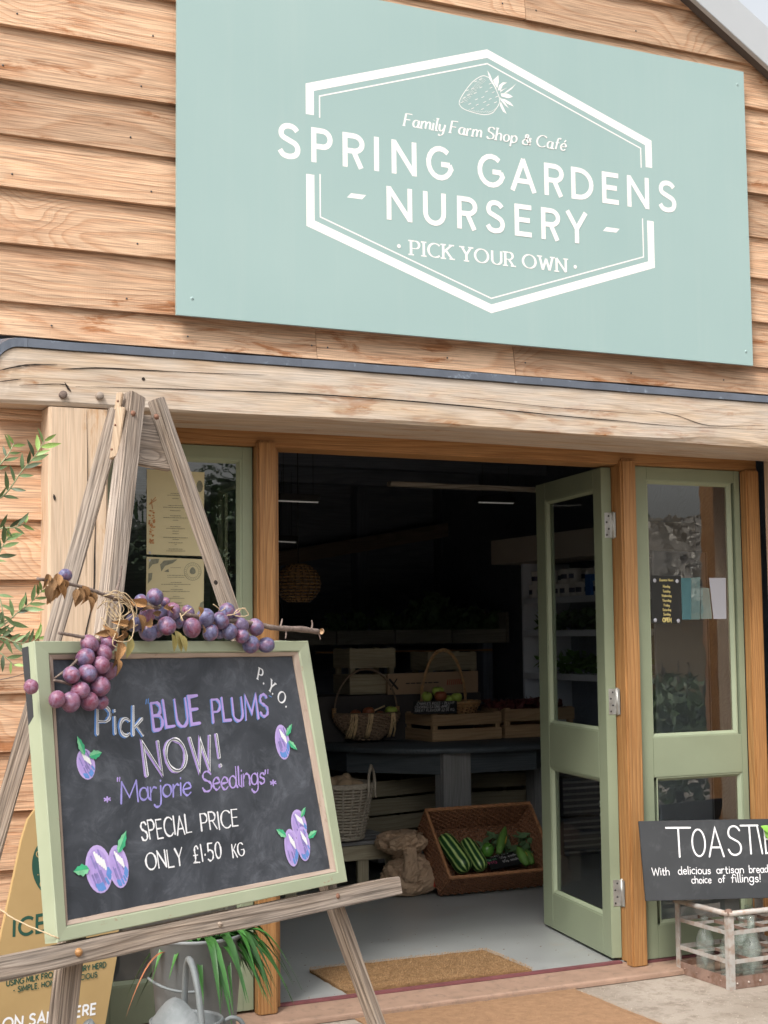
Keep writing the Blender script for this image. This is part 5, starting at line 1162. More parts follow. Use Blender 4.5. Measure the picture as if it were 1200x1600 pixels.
strap(pc+Vector((-.08,-.05,.42)), -2.7, .26, .02, .004, M['strap_dead'])
# ---- watering can
wc = Vector((-.665, -.93, GZ)); can = thing('watering_can', wc, 'old galvanised watering can with its spout to the left, on the ground beside the planter', 'watering can')
mb = MB(); mb.lathe([(0,.005),(.098,.005),(.10,0),(.102,.004),(.100,.012),(.100,.285),(.103,.290),(.103,.298),(.098,.300),(.095,.292),(.094,.05),(0,.045)], wc, 40); mb.lathe([(.1005,.255),(.1025,.258),(.1025,.264),(.1005,.267)], wc, 40); mb.build('body', M['galv'], can)
mb = MB(); vs = []; fs = []; nu, nv = 10, 16                     # half hood over the front of the mouth
for i in range(nu+1):
    t = i/nu
    for j in range(nv+1):
        a = math.radians(100+ (330-150)*j/nv); r = .097*(1-t*.98); vs.append(wc+Vector((r*math.cos(a)-.028*t, r*math.sin(a), .298+.062*math.sin(t*PI/2))))
for i in range(nu):
    for j in range(nv): fs.append((i*(nv+1)+j, i*(nv+1)+j+1, (i+1)*(nv+1)+j+1, (i+1)*(nv+1)+j))
mb.add(vs, fs, True); mb.build('hood', M['galv'], can)
def strapband(name, pts, w, t, wd, mat, par):
    P_ = smooth(pts, 6); vs = []; m = len(P_); wd = Vector(wd).normalized()
    for i, p in enumerate(P_):
        tg = (P_[min(i+1, m-1)]-P_[max(0, i-1)]).normalized(); n_ = tg.cross(wd).normalized()
        for a, b in ((-1,-1),(1,-1),(1,1),(-1,1)): vs.append(p+wd*w/2*a+n_*t/2*b)
    fs = [(0,1,2,3), tuple((m-1)*4+q for q in (3,2,1,0))]
    for i in range(m-1):
        for q in range(4): fs.append((i*4+q, i*4+4+q, i*4+4+(q+1) % 4, i*4+(q+1) % 4))
    mb = MB(); mb.add(vs, fs); return mb.build(name, mat, par, .0008)
mb = MB(); mb.tube(smooth([wc+Vector(v) for v in ((.015,-.095,.285),(.012,-.075,.37),(.010,-.035,.435),(.012,.02,.455),(.02,.07,.40),(.022,.092,.30))], 6), .0095, 10); mb.build('top_handle', M['galv'], can)
mb = MB(); mb.tube(smooth([wc+Vector(v) for v in ((.097,-.01,.275),(.125,-.02,.292),(.155,-.025,.275),(.162,-.028,.225),(.148,-.025,.14),(.10,-.01,.10))], 6), .0065, 8); mb.build('side_handle', M['galv'], can)
mb = MB(); spx = [Vector((-.085,-.03,.05)), Vector((-.17,-.05,.13)), Vector((-.255,-.07,.27)), Vector((-.292,-.08,.335))]; mb.tube(smooth([wc+v for v in spx], 6), [.026-.0135*i/18 for i in range(19)], 14); mb.build('spout', M['galv'], can)
mb = MB(); mb.tube([wc+Vector((-.284,-.078,.322)), wc+Vector((-.298,-.082,.343))], .0155, 14); mb.tube([wc+Vector((-.2984,-.0823,.3432)), wc+Vector((-.2986,-.0823,.3434))], .010, 14); mb.build('spout_collar', M['galv'], can)
mb = MB(); mb.tube([wc+Vector((-.098,-.03,.225)), wc+Vector((-.215,-.06,.218))], .0055, 8); mb.build('spout_brace', M['galv'], can)
# ---- bottle crate and bottles
x0, x1, y0, y1, z0, z1 = 1.648, 2.075, -.383, -.047, GZ, .262
cr = thing('bottle_crate', ((x0+x1)/2, (y0+y1)/2, GZ), 'rusty galvanised iron bottle crate standing on the concrete by the right side light', 'crate')
for x, y in ((x0,y0),(x1,y0),(x0,y1),(x1,y1)):
    sx, sy = (1 if x == x0 else -1), (1 if y == y0 else -1); mb = MB(); mb.box((min(x,x+sx*.026),min(y,y+sy*.003),z0),(max(x,x+sx*.026),max(y,y+sy*.003),z1-.006)); mb.box((min(x,x+sx*.003),min(y+sy*.0032,y+sy*.026),z0),(max(x,x+sx*.003),max(y+sy*.0032,y+sy*.026),z1-.006))
    p_ = mb.build('corner_post', M['crate_iron'], cr, .0006)
    dome('corner_cap', (x+sx*.008, y+sy*.008, z1-.008), (0,0,1), .017, .014, M['iron_rusty'], cr)
mb_ = [((x0,y0),(x1,y0)),((x0,y1),(x1,y1)),((x0,y0),(x0,y1)),((x1,y0),(x1,y1))]
for (a, b), (c_, d_) in mb_:
    mb = MB(); mb.tube([(a,b,z1-.012),((a+c_)/2,(b+d_)/2,z1-.013),(c_,d_,z1-.012)], .0105, 10); mb.build('top_rail', M['crate_iron'], cr)
    al = b == d_; ins = .0035*(1 if (b == y0 if al else a == x0) else -1)
    for zc_, h_, mt in ((.176,.016,M['crate_iron']),(.068,.016,M['crate_iron']),(GZ+.024,.046,M['iron_rusty'])):
        mb = MB()
        if al: mb.box((a+.004,min(b+ins,b+ins*1.9),zc_-h_/2),(c_-.004,max(b+ins,b+ins*1.9),zc_+h_/2)); mb.box((a+.03,min(b+ins*2,b+ins*5),zc_-h_/2),(c_-.03,max(b+ins*2,b+ins*5),zc_-h_/2+.002)) 
        else: mb.box((min(a+ins,a+ins*1.9),b+.008,zc_-h_/2),(max(a+ins,a+ins*1.9),d_-.008,zc_+h_/2)); mb.box((min(a+ins*2,a+ins*5),b+.03,zc_-h_/2),(max(a+ins*2,a+ins*5),d_-.03,zc_-h_/2+.002))
        mb.build('bottom_band' if h_ > .03 else 'side_rail', mt, cr, .0005)
for k in range(7): dome('rivet', (x0+.035+k*.055, y0+.0015, GZ+.022), (0,-1,0), .005, .004, M['crate_iron'], cr)
for k in range(4): dome('rivet', (x0+.002, y0+.06+k*.075, GZ+.024), (-1,0,0), .004, .003, M['iron_rusty'], cr)
for z in (.176, .068):
    for k in (1, 2, 3):
        x = x0+(x1-x0)*k/4; mb = MB(); mb.box((x-.001,y0+.008,z-.006),(x+.001,y1-.008,z+.006)); mb.build('divider', M['iron_rusty'], cr)
    for k in (1, 2):
        y = y0+(y1-y0)*k/3; mb = MB(); mb.box((x0+.008,y-.001,z-.0062),(x1-.008,y+.001,z+.0058)); mb.build('divider', M['crate_iron'], cr)
mb = MB()
for k in range(5): mb.box((x0+.01,y0+.02+k*.066,GZ+.004),(x1-.01,y0+.05+k*.066,GZ+.007))
mb.build('base_strap', M['iron_rusty'], cr)
def bottle_mesh(neck):
    pr = [(0,.004),(.034,.0),(.038,.006),(.038,.13),(.035,.155),(.022,.185),(.016,.205),(.0155,.222),(.019,.226),(.019,.236),(.016,.240)]
    if neck: pr = [(0,.004),(.037,.0),(.041,.006),(.041,.125),(.036,.150),(.020,.176),(.017,.19),(.0185,.193),(.017,.197),(.0185,.201),(.017,.205),(.0185,.209),(.017,.215),(.017,.262),(.015,.264)]
    inner = [(r-.003, z) for r, z in reversed(pr) if r > .012 and z > .01]+[(0,.010)]
    mb = MB(); mb.lathe(pr+inner, (0,0,0), 28); return mb.mesh('glass', M['bottle'])
bms = [bottle_mesh(0), bottle_mesh(1)]
for i, (x, y, k, lab) in enumerate(((1.725,-.285,0,'empty glass milk bottle in the front left cell of the iron crate'), (1.725,-.135,0,'empty glass milk bottle in the back left cell of the iron crate'), (1.815,-.31,1,'tall screw-necked glass bottle standing just right of the crate corner post'), (1.86,-.20,0,'empty glass bottle in the middle row of the iron crate'), (1.96,-.31,0,'empty glass bottle near the right edge of the picture in the crate'), (1.95,-.13,1,'screw-necked glass bottle at the back right of the iron crate'))):
    b = thing('glass_bottle', (x, y, GZ+.008), lab, 'bottle', 'bottles in the iron crate'); part('bottle_body', bms[k], b, Matrix.Translation((x, y, GZ+.008)) @ Matrix.Diagonal((.96, .96, .92, 1)))
# ---- toasties board on top of the crate
_tb = Vector((.966, -.26, 0)).normalized(); _tn = Vector((.26, .966, 0)).normalized(); tt = math.radians(9)
TB = Plane((1.433, -.155, .268), _tb, Vector((0,0,1))*math.cos(tt)+_tn*math.sin(tt))
to = thing('toasties_board', TB.w(.3,0,0), 'small black board hand lettered Toasties, propped on the iron crate', 'chalkboard')
slab('board', [(998,1283),(1330,1277),(1322,1400),(1009,1408)], TB, 0, .009, M['slate'], to, .0015)
P = Pen(TB, .0006)
for ch, a, b, by, tp in (('T',1043,1081,1339,1293.5),('O',1083,1103,1338,1296),('A',1108.5,1131,1338.5,1294),('S',1139,1159,1336,1291),('T',1160,1187,1334,1290),('I',1190,1192.5,1334,1291),('E',1197,1212,1333,1291),('S',1216,1232,1332,1291)):
    P.text(ch, (a,by), (b,by-.4), (a,tp), w=.031, cap=True)
tj = dict(gap=.16, space=.5, jit=.04)
P.done('toasties_lettering', M['chalk_white'], to)
for w_, A, B, T in (('With',(1019,1367.5),(1046,1367),(1018,1356)), ('delicious',(1060,1366),(1110,1365),(1060,1354)), ('artisan',(1120,1364.5),(1162,1364),(1120,1353)), ('bread',(1171,1363.5),(1200,1363),(1171,1352)),
                  ('choice',(1081,1380),(1111,1379.5),(1081,1369)), ('of',(1123,1379),(1133,1378.5),(1123,1368)), ('fillings!',(1143,1378.5),(1188,1377.5),(1143,1366))): P = Pen(TB, .0006); P.text(w_, A, B, T, w=.055, **tj); P.done('small_lettering', M['chalk_white'], to)
# herb leaves poking in at the right edge
hb_ = thing('potted_herb', TB.px(1203,1300,.03), 'bright green herb leaves at the right edge above the toasties board', 'plant')
HL = leaf_mesh('herb_leaf', plain('fresh_herb_leaf', (.20,.42,.05), .4, .2, 30), 1, .75, .3, .3, .2)
for x, y, a in ((1201,1312,100),(1204,1300,140),(1206,1290,80),(1210,1310,30),(1208,1322,-60)): place(HL, 'leaf', hb_, TB.px(x, y, .03), TB.b*math.cos(math.radians(a))+TB.u*math.sin(math.radians(a)), TB.n+TB.b*.4, .042)
mb = MB(); mb.tube([TB.px(1212,1330,.03), TB.px(1206,1300,.03)], .0015, 5); mb.build('stem', M['olive_stem'], hb_)
# ---- mats
def mat_thing(name, x0, x1, y0, y1, z, t, mat, lab, nf, fl, rot=0.0):
    o = thing(name, ((x0+x1)/2, (y0+y1)/2, z), lab, 'doormat'); Mx = Matrix.Translation(((x0+x1)/2, (y0+y1)/2, z)) @ Matrix.Rotation(rot, 4, 'Z'); hx, hy = (x1-x0)/2, (y1-y0)/2
    mb = MB(); nx = 24; ny = 14; vs = []; fs = []
    for j in range(ny+1):
        for i in range(nx+1):
            e = rnd(-.003,.003) if i in (0,nx) or j in (0,ny) else 0; vs.append((-hx+2*hx*i/nx+e, -hy+2*hy*j/ny+e, t+rnd(-.0012,.0012)-(t*.5 if (i in (0,nx) or j in (0,ny)) else 0)))
    k = len(vs)
    for j in range(ny):
        for i in range(nx): a = j*(nx+1)+i; fs.append((a, a+1, a+nx+2, a+nx+1))
    ring_ = [i for i in range(nx+1)]+[j*(nx+1)+nx for j in range(1, ny+1)]+[ny*(nx+1)+i for i in range(nx-1, -1, -1)]+[j*(nx+1) for j in range(ny-1, 0, -1)]
    for q in ring_: vs.append((vs[q][0], vs[q][1], 0.0))
    m_ = len(ring_)
    for q in range(m_): r = (q+1) % m_; fs.append((ring_[q], k+q, k+r, ring_[r]))
    mb.add(vs, fs); mb.build('mat_body', mat, o, 0, Mx)
    mb = MB(); vs = []; fs = []
    for i in range(nf):
        if i % 4 == 0:
            sd = random.random()*(hx*4+hy*4)
            if sd < 4*hx: p = Vector((rnd(-hx,hx), random.choice((-hy,hy)), rnd(.3,1)*t))
            else: p = Vector((random.choice((-hx,hx)), rnd(-hy,hy), rnd(.3,1)*t))
        else: p = Vector((rnd(-hx,hx), rnd(-hy,hy), t))
        d = Vector((rnd(-1,1), rnd(-1,1), rnd(.2,.9))).normalized()*fl*rnd(.5,1.3); w_ = Vector((rnd(-1,1), rnd(-1,1), 0)).normalized()*.0007; k = len(vs); vs += [p-w_, p+w_, p+d]; fs.append((k, k+1, k+2))
    mb.add(vs, fs); mb.build('coir_pile', M['straw'], o, 0, Mx)['kind'] = 'stuff'
mat_thing('doormat', .283, 1.068, .103, .488, .0005, .019, M['coir'], 'brown coir doormat inside the threshold on the grey painted floor', 14000, .008, -.02)
mat_thing('doormat', .215, 1.128, -1.25, -.104, GZ+.0005, .012, M['coir_out'], 'large flat worn brown mat outside on the concrete below the sill', 9000, .004)
lf = thing('fallen_leaf', flr(415, 1562, -.012), 'small curled orange dead leaf lying on the sill near the left frame post', 'leaf')
place(leaf_mesh('orange_leaf', plain('orange_dead_leaf', (.45,.13,.04), .7, .3, 60), 1, .7, .4, .8, .5), 'blade', lf, flr(411,1561,-.008)+Vector((0,0,.006)), (1,-.3,.1), (0,-.3,1), .045)
for i, (x, y) in enumerate(((862,1552),(645,1583),(966,1588),(1003,1440))):
    pass
# ---- olive tree: pot out of frame, branches reaching in at the left
ol_ = thing('olive_tree', (-1.42, -.92, GZ), 'young olive tree with grey green leaves reaching in at the left edge', 'tree')
mb = MB(); mb.lathe([(0,0),(.15,0),(.19,.34),(.20,.34),(.20,.37),(.17,.37),(.165,.33),(0,.33)], (-1.42,-.92,GZ), 28); mb.build('pot', plain('terracotta', (.38,.16,.08), .8, .12, 8), ol_)
mb = MB(); mb.tube(smooth([Vector(v) for v in ((-1.42,-.92,.28),(-1.40,-.90,.8),(-1.43,-.89,1.2),(-1.40,-.86,1.6),(-1.42,-.85,1.95))], 6), [.022-.014*i/24 for i in range(25)], 8); mb.build('trunk', M['olive_stem'], ol_)
OP = wall(-.80); OL = [leaf_mesh('olive_leaf', M['olive_leaf'], 1, .24, c, .25, t) for c, t in ((.08,.2),(.2,-.4),(-.1,.5))]; OLN = leaf_mesh('olive_leaf', M['olive_leaf_new'], 1, .26, .05, .3, .2)
def olive_branch(pts, n, fresh=3, Lm=.047):
    W = [OP.px(x, y, o_) for x, y, o_ in pts]; W0_ = Vector((-1.41, -.88, min(1.9, max(.8, W[0].z-.22)))); P_ = smooth([W0_]+W, 8); m = len(P_); mb = MB(); mb.tube(P_, [.0035-.0024*i/m for i in range(m)], 6); mb.build('branch', M['olive_stem'], ol_)
    n = int(n*.75)
    for i in range(n):
        t = .34+.66*i/(n-1); k = min(m-2, int(t*(m-1))); p = P_[k]; tg = (P_[k+1]-P_[k]).normalized(); sgn = 1 if i % 2 else -1
        side = tg.cross(Vector((0,-1,0))).normalized()*sgn; d = tg*rnd(.5,1.1)+side*rnd(.5,1.0)+Vector((0,rnd(-.5,.3),rnd(-.2,.25))); ms = OLN if i >= n-fresh else random.choice(OL)
        place(ms, 'leaf', ol_, p, d, Vector((rnd(-.6,.6), -1, rnd(-.2,.8))), Lm*1.12*rnd(.75,1.15)*(.8 if i >= n-2 else 1))
olive_branch([(-30,800,0),(8,772,.0),(35,735,.02),(55,712,.03),(70,688,.03)], 22, 5)
olive_branch([(-30,760,.03),(0,726,.03),(14,708,.03),(22,692,.02)], 12, 3, .04)
olive_branch([(-30,840,0),(0,826,.02),(22,824,.03),(40,818,.03)], 13, 2, .04); olive_branch([(-30,900,.0),(-6,872,.02),(6,850,.02),(14,838,.02)], 14, 2)
olive_branch([(-40,990,0),(0,980,.0),(30,955,.01),(50,940,.02),(66,922,.03)], 20, 3); olive_branch([(-30,1010,0),(0,996,.02),(22,1003,.03),(45,1005,.03),(62,995,.03)], 20, 3, .043); olive_branch([(-30,1040,0),(-6,1020,.02),(10,1028,.03),(22,1040,.03)], 10, 2, .04)
olive_branch([(-30,930,0),(-4,930,.02),(4,955,.03),(8,980,.03)], 12, 0, .04)

# ================================================================== INSIDE THE SHOP
def woven(mb_rows, mb_stakes, fn, nu, nv, amp, r, closed=False, per=4, rs=None):
    """basket weave: fn(u,v)->(point, normal); weavers pass in front of and behind every stake in turn"""
    for j in range(nv):
        v = (j+.5)/nv; pts = []
        for i in range(nu*per+(0 if closed else 1)):
            u = i/(nu*per); p, n = fn(u, v); pts.append(p+n*amp*math.cos(PI*(i/per)+(PI if j % 2 else 0))+n*rnd(-.0005,.0005)+Vector((0,0,rnd(-.0006,.0006))))
        mb_rows.tube(pts, r*rnd(.85,1.12), 5, closed)
    for i in range(nu+(0 if closed else 1)):
        mb_stakes.tube([fn(i/nu, v/6)[0] for v in range(7)], rs or r*1.1, 5)
def rope_rim(pts, r, parent, mat, closed=True, name='rim'):
    mb = MB(); m = len(pts)
    for k in range(3):
        q = []
        for i, p in enumerate(pts):
            t = (pts[(i+1) % m]-pts[(i-1) % m]) if closed or 0 < i < m-1 else (pts[min(i+1, m-1)]-pts[max(0, i-1)]); t.normalize(); a = t.orthogonal().normalized(); b = t.cross(a); g = i*1.0+k*2.1; q.append(p+(Vector((0,0,1))*math.cos(g)+t.cross(Vector((0,0,1)))*math.sin(g))*r*.7)
        mb.tube(q, r, 6, closed)
    return mb.build(name, mat, parent)
# --- round-fronted table
TZ = .705; tc_ = Vector((2.06, 2.86, 0)); R_t = .80
tb = thing('display_table', tc_, 'dark round edged display table with grey legs, carrying fruit baskets and crates', 'table')
mb = MB(); mb.lathe([(0,TZ),(R_t-.006,TZ),(R_t,TZ-.006),(R_t,TZ-.028),(0,TZ-.028)], tc_, 56); mb.build('table_top', M['table_top'], tb)
oc = [tc_+Vector(((R_t-.06)*math.cos(a), (R_t-.06)*math.sin(a), 0)) for a in [math.radians(-112+45*k) for k in range(8)]]
for k in range(8):
    a, b = oc[k], oc[(k+1) % 8]; nn = ((a+b)/2-tc_).normalized(); bar('apron_board', a+Vector((0,0,TZ-.088)), b+Vector((0,0,TZ-.088)), .115, .022, nn, M['table_top'], tb, .002)
lp = flr(686, 1203, TZ-.14)
for x, y in ((1.84, 2.16), (2.62, 2.50), (1.50, 3.2), (2.5, 3.3)): fbar('table_leg', (x-.085,y-.012,0),(x+.085,y+.012,TZ-.03), .002, M['table_leg'], 'Z', tb); fbar('leg_return', (x-.085,y+.0125,0),(x-.06,y+.09,TZ-.03), .002, M['table_leg'], 'Z', tb)
fbar('lower_shelf', (1.5,2.45,.065),(2.6,3.3,.09), .002, M['table_leg'], 'X', tb)
# --- slatted crates
def slat_crate(name, o, w, d, h, rot, lab, mat, nsl=2, group=None, gap=.25, thick=.008, cat='crate', handle=False):
    t = thing(name, o, lab, cat, group); Mz = Matrix.Translation(Vector(o)) @ Matrix.Rotation(rot, 4, 'Z')
    def pc(nm, lo, hi, m_=mat):
        lo, hi = Vector(lo), Vector(hi); c = (lo+hi)/2; hh = (hi-lo)/2; al = 'X' if hh.x >= hh.y and hh.x >= hh.z else ('Y' if hh.y >= hh.z else 'Z')
        R_ = {'X': Matrix.Identity(4), 'Y': Matrix(((0,-1,0,0),(1,0,0,0),(0,0,1,0),(0,0,0,1))), 'Z': Matrix(((0,0,-1,0),(0,1,0,0),(1,0,0,0),(0,0,0,1)))}[al]
        dd = {'X': hh, 'Y': Vector((hh.y, hh.x, hh.z)), 'Z': Vector((hh.z, hh.y, hh.x))}[al]; mb = MB(); mb.box(-dd, dd); return mb.build(nm, m_, t, .001, Mz @ Matrix.Translation(c) @ R_)
    sh = h/(nsl+(nsl-1)*gap)
    for k in range(nsl):
        z = k*sh*(1+gap)
        for yy in (0, d-thick): pc('slat', (0, yy, z+.004), (w, yy+thick, z+sh))
        for xx in (0, w-thick): pc('slat', (xx, thick, z+.004), (xx+thick, d-thick, z+sh))
    for xx in (thick, w-thick-.03):
        for yy in (thick, d-thick-.03): pc('corner_block', (xx, yy, .004), (xx+.03, yy+.03, h+.006))
    for k in range(6): pc('base_slat', (.0, .01+k*(d-.02)/6, 0), (w, .01+k*(d-.02)/6+(d-.02)/6*.8, .0038))
    return t
ca = flr(676, 1160, TZ)+Vector((0,0,.001)); slat_crate('wooden_crate', ca, .47, .36, .155, 0.04, 'low slatted wooden crate on the table beneath the tall handled basket', M['crate'])
cb_ = flr(790, 1154, TZ)+Vector((0,0,.001)); slat_crate('wooden_crate', cb_, .47, .36, .17, -.05, 'slatted wooden crate of dark produce on the table by the open door', M['crate'])
o = leaf_mass('dark_produce', 900, lambda: cb_+Vector((rnd(.02,.44), rnd(.02,.34), .14+rnd(0,.07))), plain('dark_red_leaf', (.12,.03,.03), .5, .5, 20), .03); tag(o, 'heap of dark red leafy produce in the crate by the open door', 'produce', kind='stuff')
cg = flr(499, 1156, TZ)+Vector((-.22,.0,.001)); slat_crate('wooden_crate', cg, .26, .3, .10, .0, 'small wooden crate of green leaves at the left edge of the table', M['crate'])
o = leaf_mass('green_beans', 700, lambda: cg+Vector((rnd(.02,.30), rnd(.02,.28), .08+rnd(0,.08))), plain('dark_green_bean', (.035,.10,.025), .5, .4, 20), .035); tag(o, 'tangle of dark green beans in the small crate left on the table', 'produce', kind='stuff')
# crates beneath the table
u1 = Vector((1.50, 2.62, .10)); slat_crate('wooden_crate', u1+Vector((0,0,0)), .60, .4, .19, .25, 'lower grey slatted crate under the table with a hand slot', M['crate_grey'], 2); slat_crate('wooden_crate', u1+Vector((.0,0,.20)), .60, .4, .19, .25, 'upper grey slatted crate stacked under the table', M['crate_grey'], 2, gap=.12)
u2 = Vector((2.15, 2.75, .10)); slat_crate('wooden_crate', u2, .5, .4, .19, -.1, 'grey slatted crate under the table right of its front leg, lower one', M['crate_grey']); slat_crate('wooden_crate', u2+Vector((0,0,.20)), .5, .4, .19, -.1, 'grey slatted crate under the table right of its front leg, upper one', M['crate_grey'])
# pieces behind the baskets
bx = flr(612, 1120, TZ); b0 = wall(2.95).px(547, 1086); slat_crate('wooden_crate', (b0.x, 2.95, b0.z), .30, .25, .27, 0, 'tall open ended light crate standing at the back left of the table', M['crate_grey'], 2, gap=.3)
b1 = wall(3.02).px(674, 1056); slat_crate('wooden_crate', (b1.x, 3.06, b1.z-.12), .34, .25, .26, 0, 'open ended light crate behind the tall handled basket', M['crate_grey'], 2, gap=.3)
cbx = thing('cardboard_box', wall(2.93).px(680, 1086), 'long cardboard box with a dark cross mark standing behind the baskets', 'box')
pl3 = wall(2.90); slab('front_panel', [(606,1053),(747,1048),(747,1083),(606,1087)], pl3, 0, .004, M['card'], cbx, .0005); slab('box_body', [(608,1055),(745,1050),(745,1082),(608,1085)], wall(2.9055), 0, .25, M['card'], cbx, .001)
P = Pen(pl3, .0006); P.stroke([pl3.uv(609,1062), pl3.uv(621,1076)], .007); P.stroke([pl3.uv(620,1061), pl3.uv(610,1077)], .004); P.done('cross_mark', M['ink'], cbx)
lines(pl3, cbx, [((634,1068),(688,1066),1.0)], M['ink'], 'printed_line', .0035); 
P = Pen(pl3, .0006); 
for x in range(8): a = V2(pl3.uv(699+x*3.2, 1066-x*.2)); P.stroke([a+Vector((0,-.014)), a+Vector((.004,.014))], .003)
P.done('red_print', M['kraft_red'], cbx)
# support ledge under the boxes
fbar('back_riser', (1.2,2.88,TZ+.0),(2.4,3.2,b0.z-.003), .002, M['riser_ply'], 'X', tb)
# --- oval basket with arched handle and raffia tufts
def arch(c, w, h, n=22, axis=Vector((1,0,0)), p=2.0): return [c+axis*(w*math.cos(PI*i/n))+Vector((0,0,h*math.sin(PI*i/n))) for i in range(n+1)]
bc = flr(586, 1161, TZ)+Vector((0,.12,0)); sc_w = .205
ob = thing('oval_basket', bc, 'dark oval willow basket with arched handle and pale raffia tufts, left on the table', 'basket')
def obf(u, v): a = u*2*PI; t = .25+.75*v; r = math.sin(t*PI*.5); p = bc+Vector((sc_w*r*math.cos(a), .14*r*math.sin(a), .012+.155*v)); return p, Vector((math.cos(a), math.sin(a), -.3)).normalized()
m1, m2 = MB(), MB(); woven(m1, m2, obf, 30, 15, .0042, .0046, True, 3); m1.build('weave', M['wicker_oval'], ob); m2.build('stakes', M['wicker_dark'], ob)
mb = MB(); mb.lathe([(0,.008),(.06,.008),(.10,.03),(.14,.09),(.17,.15),(.165,.15),(.1,.04),(0,.02)], bc, 24); mb.v = [(bc.x+(x-bc.x), bc.y+(y-bc.y)*.68, z) for x, y, z in mb.v]; mb.build('lining', M['wicker_dark'], ob)
rope_rim([obf(i/48, 1)[0] for i in range(48)], .0042, ob, M['wicker_dark'])
rope_rim(arch(bc+Vector((0,0,.165)), sc_w-.004, .255, 30), .0048, ob, M['wicker_dark'], False, 'handle')
for sx in (-1, 1):
    mb = MB()
    for k in range(6): c = bc+Vector((sx*sc_w*.99, 0, .15+k*.009)); mb.tube([c+Vector((.011*math.cos(a), .011*math.sin(a), 0)) for a in [i*PI/4 for i in range(8)]], .0038, 5, True)
    mb.build('handle_binding', M['wicker_gold'], ob)
for ux in (-.13, -.035, .115):
    mb = MB()
    for k in range(11):
        x = ux+rnd(-.018,.018); pts = []
        for j in range(7):
            v = 1-j/6*.92; yy = -.14*math.sin((.25+.75*v)*PI*.5)*math.sqrt(max(.05, 1-(x/sc_w)**2))-.008-rnd(0,.004); pts.append(bc+Vector((x*(1+.15*(1-v)*(1 if k % 2 else -.4))+rnd(-.004,.004), yy, .014+.155*v)))
        mb.tube(pts, rnd(.002,.0034), 5)
    mb.build('raffia_tuft', M['raffia'], ob)
# --- tall handled basket standing in the crate
hc = flr(712, 1112, TZ+.12)+Vector((.0,.12,0)); hc = Vector((ca.x+.21, ca.y+.19, TZ+.10))
hk = thing('handled_basket', hc, 'round golden willow basket with a tall looped handle, standing in the crate', 'basket')
def hbf(u, v): a = u*2*PI; r = .135+.055*v; return hc+Vector((r*math.cos(a), r*.8*math.sin(a), .115*v)), Vector((math.cos(a), math.sin(a), -.2)).normalized()
m1, m2 = MB(), MB(); woven(m1, m2, hbf, 34, 13, .004, .0044, True, 3); m1.build('weave', M['wicker_gold'], hk); m2.build('stakes', M['wicker_brown'], hk)
mb = MB(); mb.lathe([(0,.01),(.13,.01),(.175,.10),(0,.07)], hc, 20); mb.v = [(x, hc.y+(y-hc.y)*.78, z) for x, y, z in mb.v]; mb.build('lining', M['wicker_brown'], hk)
rope_rim([hbf(i/40, 1)[0] for i in range(40)], .007, hk, M['wicker_gold']); rope_rim([hbf(i/40, .86)[0] for i in range(40)], .006, hk, M['wicker_gold'], name='rim_band')
har = arch(hc+Vector((-.035,0,.09)), .148, .335, 34); rope_rim(har, .0072, hk, M['wicker_gold'], False, 'handle')
for i in (3, 31):
    mb = MB()
    for k in range(7): mb.tube([har[i]+Vector((rnd(-.014,.014), rnd(-.012,0), rnd(-.02,.05))), har[0 if i < 10 else -1]+Vector((rnd(-.014,.014), rnd(-.01,.01), -.04))], .0035, 5)
    mb.build('handle_foot', M['wicker_gold'], hk)
def apple_mesh(mat):
    mb = MB(); vs = []; fs = []; n, m = 18, 12
    for i in range(m+1):
        a = PI*i/m
        for k in range(n):
            g = 2*PI*k/n; r = math.sin(a)*(1+.12*math.cos(a))*(1+.02*math.cos(5*g)*max(0,-math.cos(a))); z = .9*math.cos(a)-.28*math.exp(-(a/.35)**2)+.18*math.exp(-((PI-a)/.3)**2); vs.append((r*math.cos(g), r*math.sin(g), z))
    for i in range(m):
        for k in range(n): fs.append((i*n+k, (i+1)*n+k, (i+1)*n+(k+1) % n, i*n+(k+1) % n))
    mb.add(vs, fs, True); return mb.mesh('apple', mat)
AG, ARD = apple_mesh(M['apple_green']), apple_mesh(M['apple_red']); STM = MB(); STM.tube([(0,0,.5),(.05,0,.8),(.1,.02,1.05)], .05, 5); STM = STM.mesh('stalk', M['twig'])
def apple(px, py, y, r, ms, lab):
    p = wall(y).px(px, py); o = thing('apple', p, lab, 'apple', 'loose apples in the baskets'); Mx = Matrix.Translation(p) @ Matrix.Rotation(rnd(-.6,.6), 4, 'X') @ Matrix.Rotation(rnd(0,6), 4, 'Z') @ Matrix.Scale(r, 4); b = part('fruit', ms, o, Mx); part('stalk', STM, o, Mx)
by = bc.y; hy = hc.y
apple(611,1111.5,by-.02,.037,AG,'large green apple at the right of the oval basket'); apple(576,1113,by-.02,.036,ARD,'red flushed apple in the middle of the oval basket'); apple(594,1116,by-.05,.024,ARD,'small dark red apple between the two larger ones in the oval basket'); apple(556,1117,by+.01,.033,ARD,'apple low at the left of the oval basket')
apple(667,1089,hy-.03,.033,AG,'green apple left in the tall handled basket'); apple(684.5,1081,hy+.01,.037,AG,'topmost green apple in the tall handled basket'); apple(688.5,1088,hy-.06,.038,ARD,'red flushed apple at the front of the tall handled basket'); apple(713.5,1090,hy-.03,.034,AG,'green apple right in the tall handled basket'); apple(701,1093,hy+.0,.034,AG,'green apple low between the others in the tall handled basket')
sk = thing('kindling_stick', wall(by-.03).px(592,1108), 'short pale stick laid across the oval basket', 'stick'); mb = MB(); mb.tube([wall(by-.03).px(585,1110), wall(by-.02).px(601,1103)], .005, 6); mb.build('stick', M['raffia'], sk)
